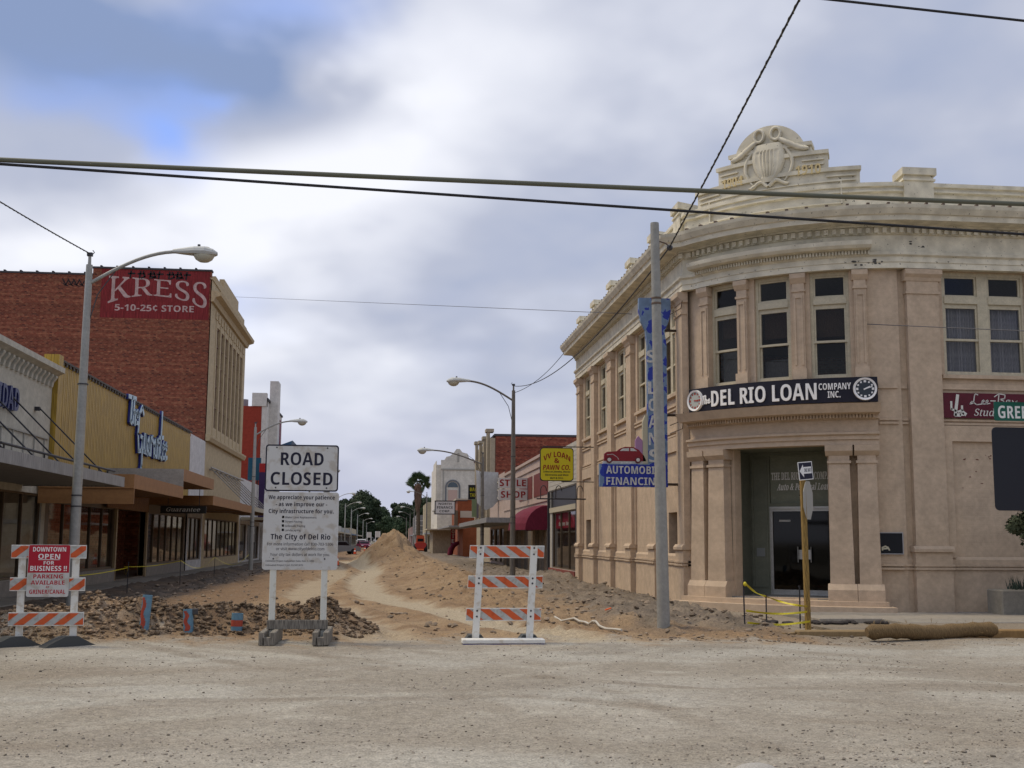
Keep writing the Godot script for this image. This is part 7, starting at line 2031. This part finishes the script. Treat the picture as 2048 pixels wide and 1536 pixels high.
func build_traffic() -> void:
	car("dark red car facing the street's mouth, far up left of the dirt mound", Vector3(-4.0, 0, -205), -PI / 2 + 0.2, mat("car_maroon", Color(0.13, 0.012, 0.05), 0.3))
	car("grey car parked on the left before the far shops", Vector3(-5.3, 0, -135), 0.3, mat("car_grey", Color(0.20, 0.21, 0.21), 0.3))
	car("white van standing behind the dark red car", Vector3(-5.2, 0, -245), -PI / 2, mat("car_white", Color(0.55, 0.55, 0.55), 0.3), true)
	car("blue car far up right of the dirt mound's tip", Vector3(3.6, 0, -300), -PI / 2, mat("car_blue", Color(0.03, 0.05, 0.16), 0.3), true)
	# orange loader seen from behind
	var l := thing("wheel_loader", "orange red loader standing right of the dirt mound", "loader", Vector3(4.7, 0, -168))
	var og := mat("loader_orange", Color(0.55, 0.10, 0.03), 0.45, "plaster", 0.8)
	part(l, "body", mb().prism(PackedVector2Array([Vector2(-0.75, 0.5), Vector2(0.75, 0.5), Vector2(0.8, 1.15), Vector2(0.6, 1.3), Vector2(-0.6, 1.3), Vector2(-0.8, 1.15)]), -1.8, 1.3), mat("loader_red", Color(0.36, 0.03, 0.02), 0.5), true)
	var cb := part(l, "cab", mb().prism(PackedVector2Array([Vector2(-0.6, 1.3), Vector2(0.6, 1.3), Vector2(0.52, 2.3), Vector2(-0.52, 2.3)]), -0.9, 0.3), og, true)
	part(cb, "window", mb().span(Vector3(-0.42, 1.45, 0.3), Vector3(0.42, 1.85, 0.32)), mat("black_glass"), true)
	part(l, "bucket", mb().prism(PackedVector2Array([Vector2(-0.5, 0.1), Vector2(0.3, 0.1), Vector2(0.45, 0.8), Vector2(0.2, 0.75), Vector2(0.1, 0.35), Vector2(-0.5, 0.25)]), -0.95, 0.95, Transform3D(Basis(Vector3.UP, PI / 2), Vector3(0, 0, -2.4))), og, true)
	for x in [-0.75, 0.75]:
		for z in [-1.2, 0.8]: part(l, "wheel", mb().lathe([Vector2(0, -0.2), Vector2(0.5, -0.2), Vector2(0.55, 0), Vector2(0.5, 0.2), Vector2(0, 0.2)], 16, Transform3D(Basis(Vector3.BACK, PI / 2), Vector3(x, 0.55, z))), mat("tyre", Color(0.02, 0.02, 0.02), 0.9), true)
	# cones and small far signs
	var co := thing("traffic_cone", "", "traffic cone", Vector3(-3.1, 0, -75), "orange cones left of the dirt mound")
	part(co, "cone", mb().lathe([Vector2(0.16, 0.04), Vector2(0.04, 0.7), Vector2(0, 0.71)], 14), mat("cone_orange", Color(0.70, 0.10, 0.03), 0.5), true)
	part(co, "collar", mb().lathe([Vector2(0.115, 0.32), Vector2(0.085, 0.46)], 14), mat("letter_white"), true)
	part(co, "base", mb().box(Vector3(0, 0.02, 0), Vector3(0.4, 0.04, 0.4)), mat("black_rubber", Color(0.07, 0.075, 0.075), 0.8), true)
	co.set_meta("label", "nearest orange cone, just right of the closed road sign")
	var q := [[-4.6, -150.0, "orange cone beside the grey parked car"], [-3.5, -132.0, "orange cone between grey car and dirt mound"], [-3.7, -165.0, "orange cone left of the dark red car"], [-3.1, -170.0, "orange cone closest to the dirt mound's left flank"]]
	for e in q: copy(co, Vector3(e[0], ground_h(e[0], e[1]), e[1]), e[2])
	co.position.y = ground_h(-3.1, -75.0)
	var fs := [[-1.7, -215.0, "white framed far sign nearest the mound's tip"], [-3.6, -240.0, "white framed far sign left of the other"]]
	for e in fs:
		var t := thing("frame_sign", e[2], "sign", Vector3(e[0], 0, e[1]), "white framed signs far up the street")
		part(t, "post", mb().span(Vector3(-0.45, -0.3, -0.05), Vector3(-0.33, 3.2, 0.05)), mat("letter_white"), true); part(t, "post", mb().span(Vector3(0.33, -0.3, -0.05), Vector3(0.45, 3.2, 0.05)), mat("letter_white"), true)
		part(t, "board", mb().span(Vector3(-0.33, 2.1, -0.04), Vector3(0.33, 3.2, 0.04)), mat("sign_pale"), true)

func _ready() -> void:
	rng.seed = 77
	nz.seed = 3; nz.frequency = 0.5; nz.fractal_octaves = 4; nz.noise_type = FastNoiseLite.TYPE_SIMPLEX_SMOOTH
	nz2.seed = 8; nz2.frequency = 0.9; nz2.fractal_octaves = 4; nz2.noise_type = FastNoiseLite.TYPE_SIMPLEX_SMOOTH
	set_camera_and_light()
	make_textures()
	build_ground()
	build_pavements()
	build_corner_building()
	build_left_side()
	build_right_side()
	build_behind()
	build_corner_signs()
	build_lamps()
	build_trees()
	build_traffic()
	build_barriers()
	build_wires()
	build_small_things()
	build_stones()
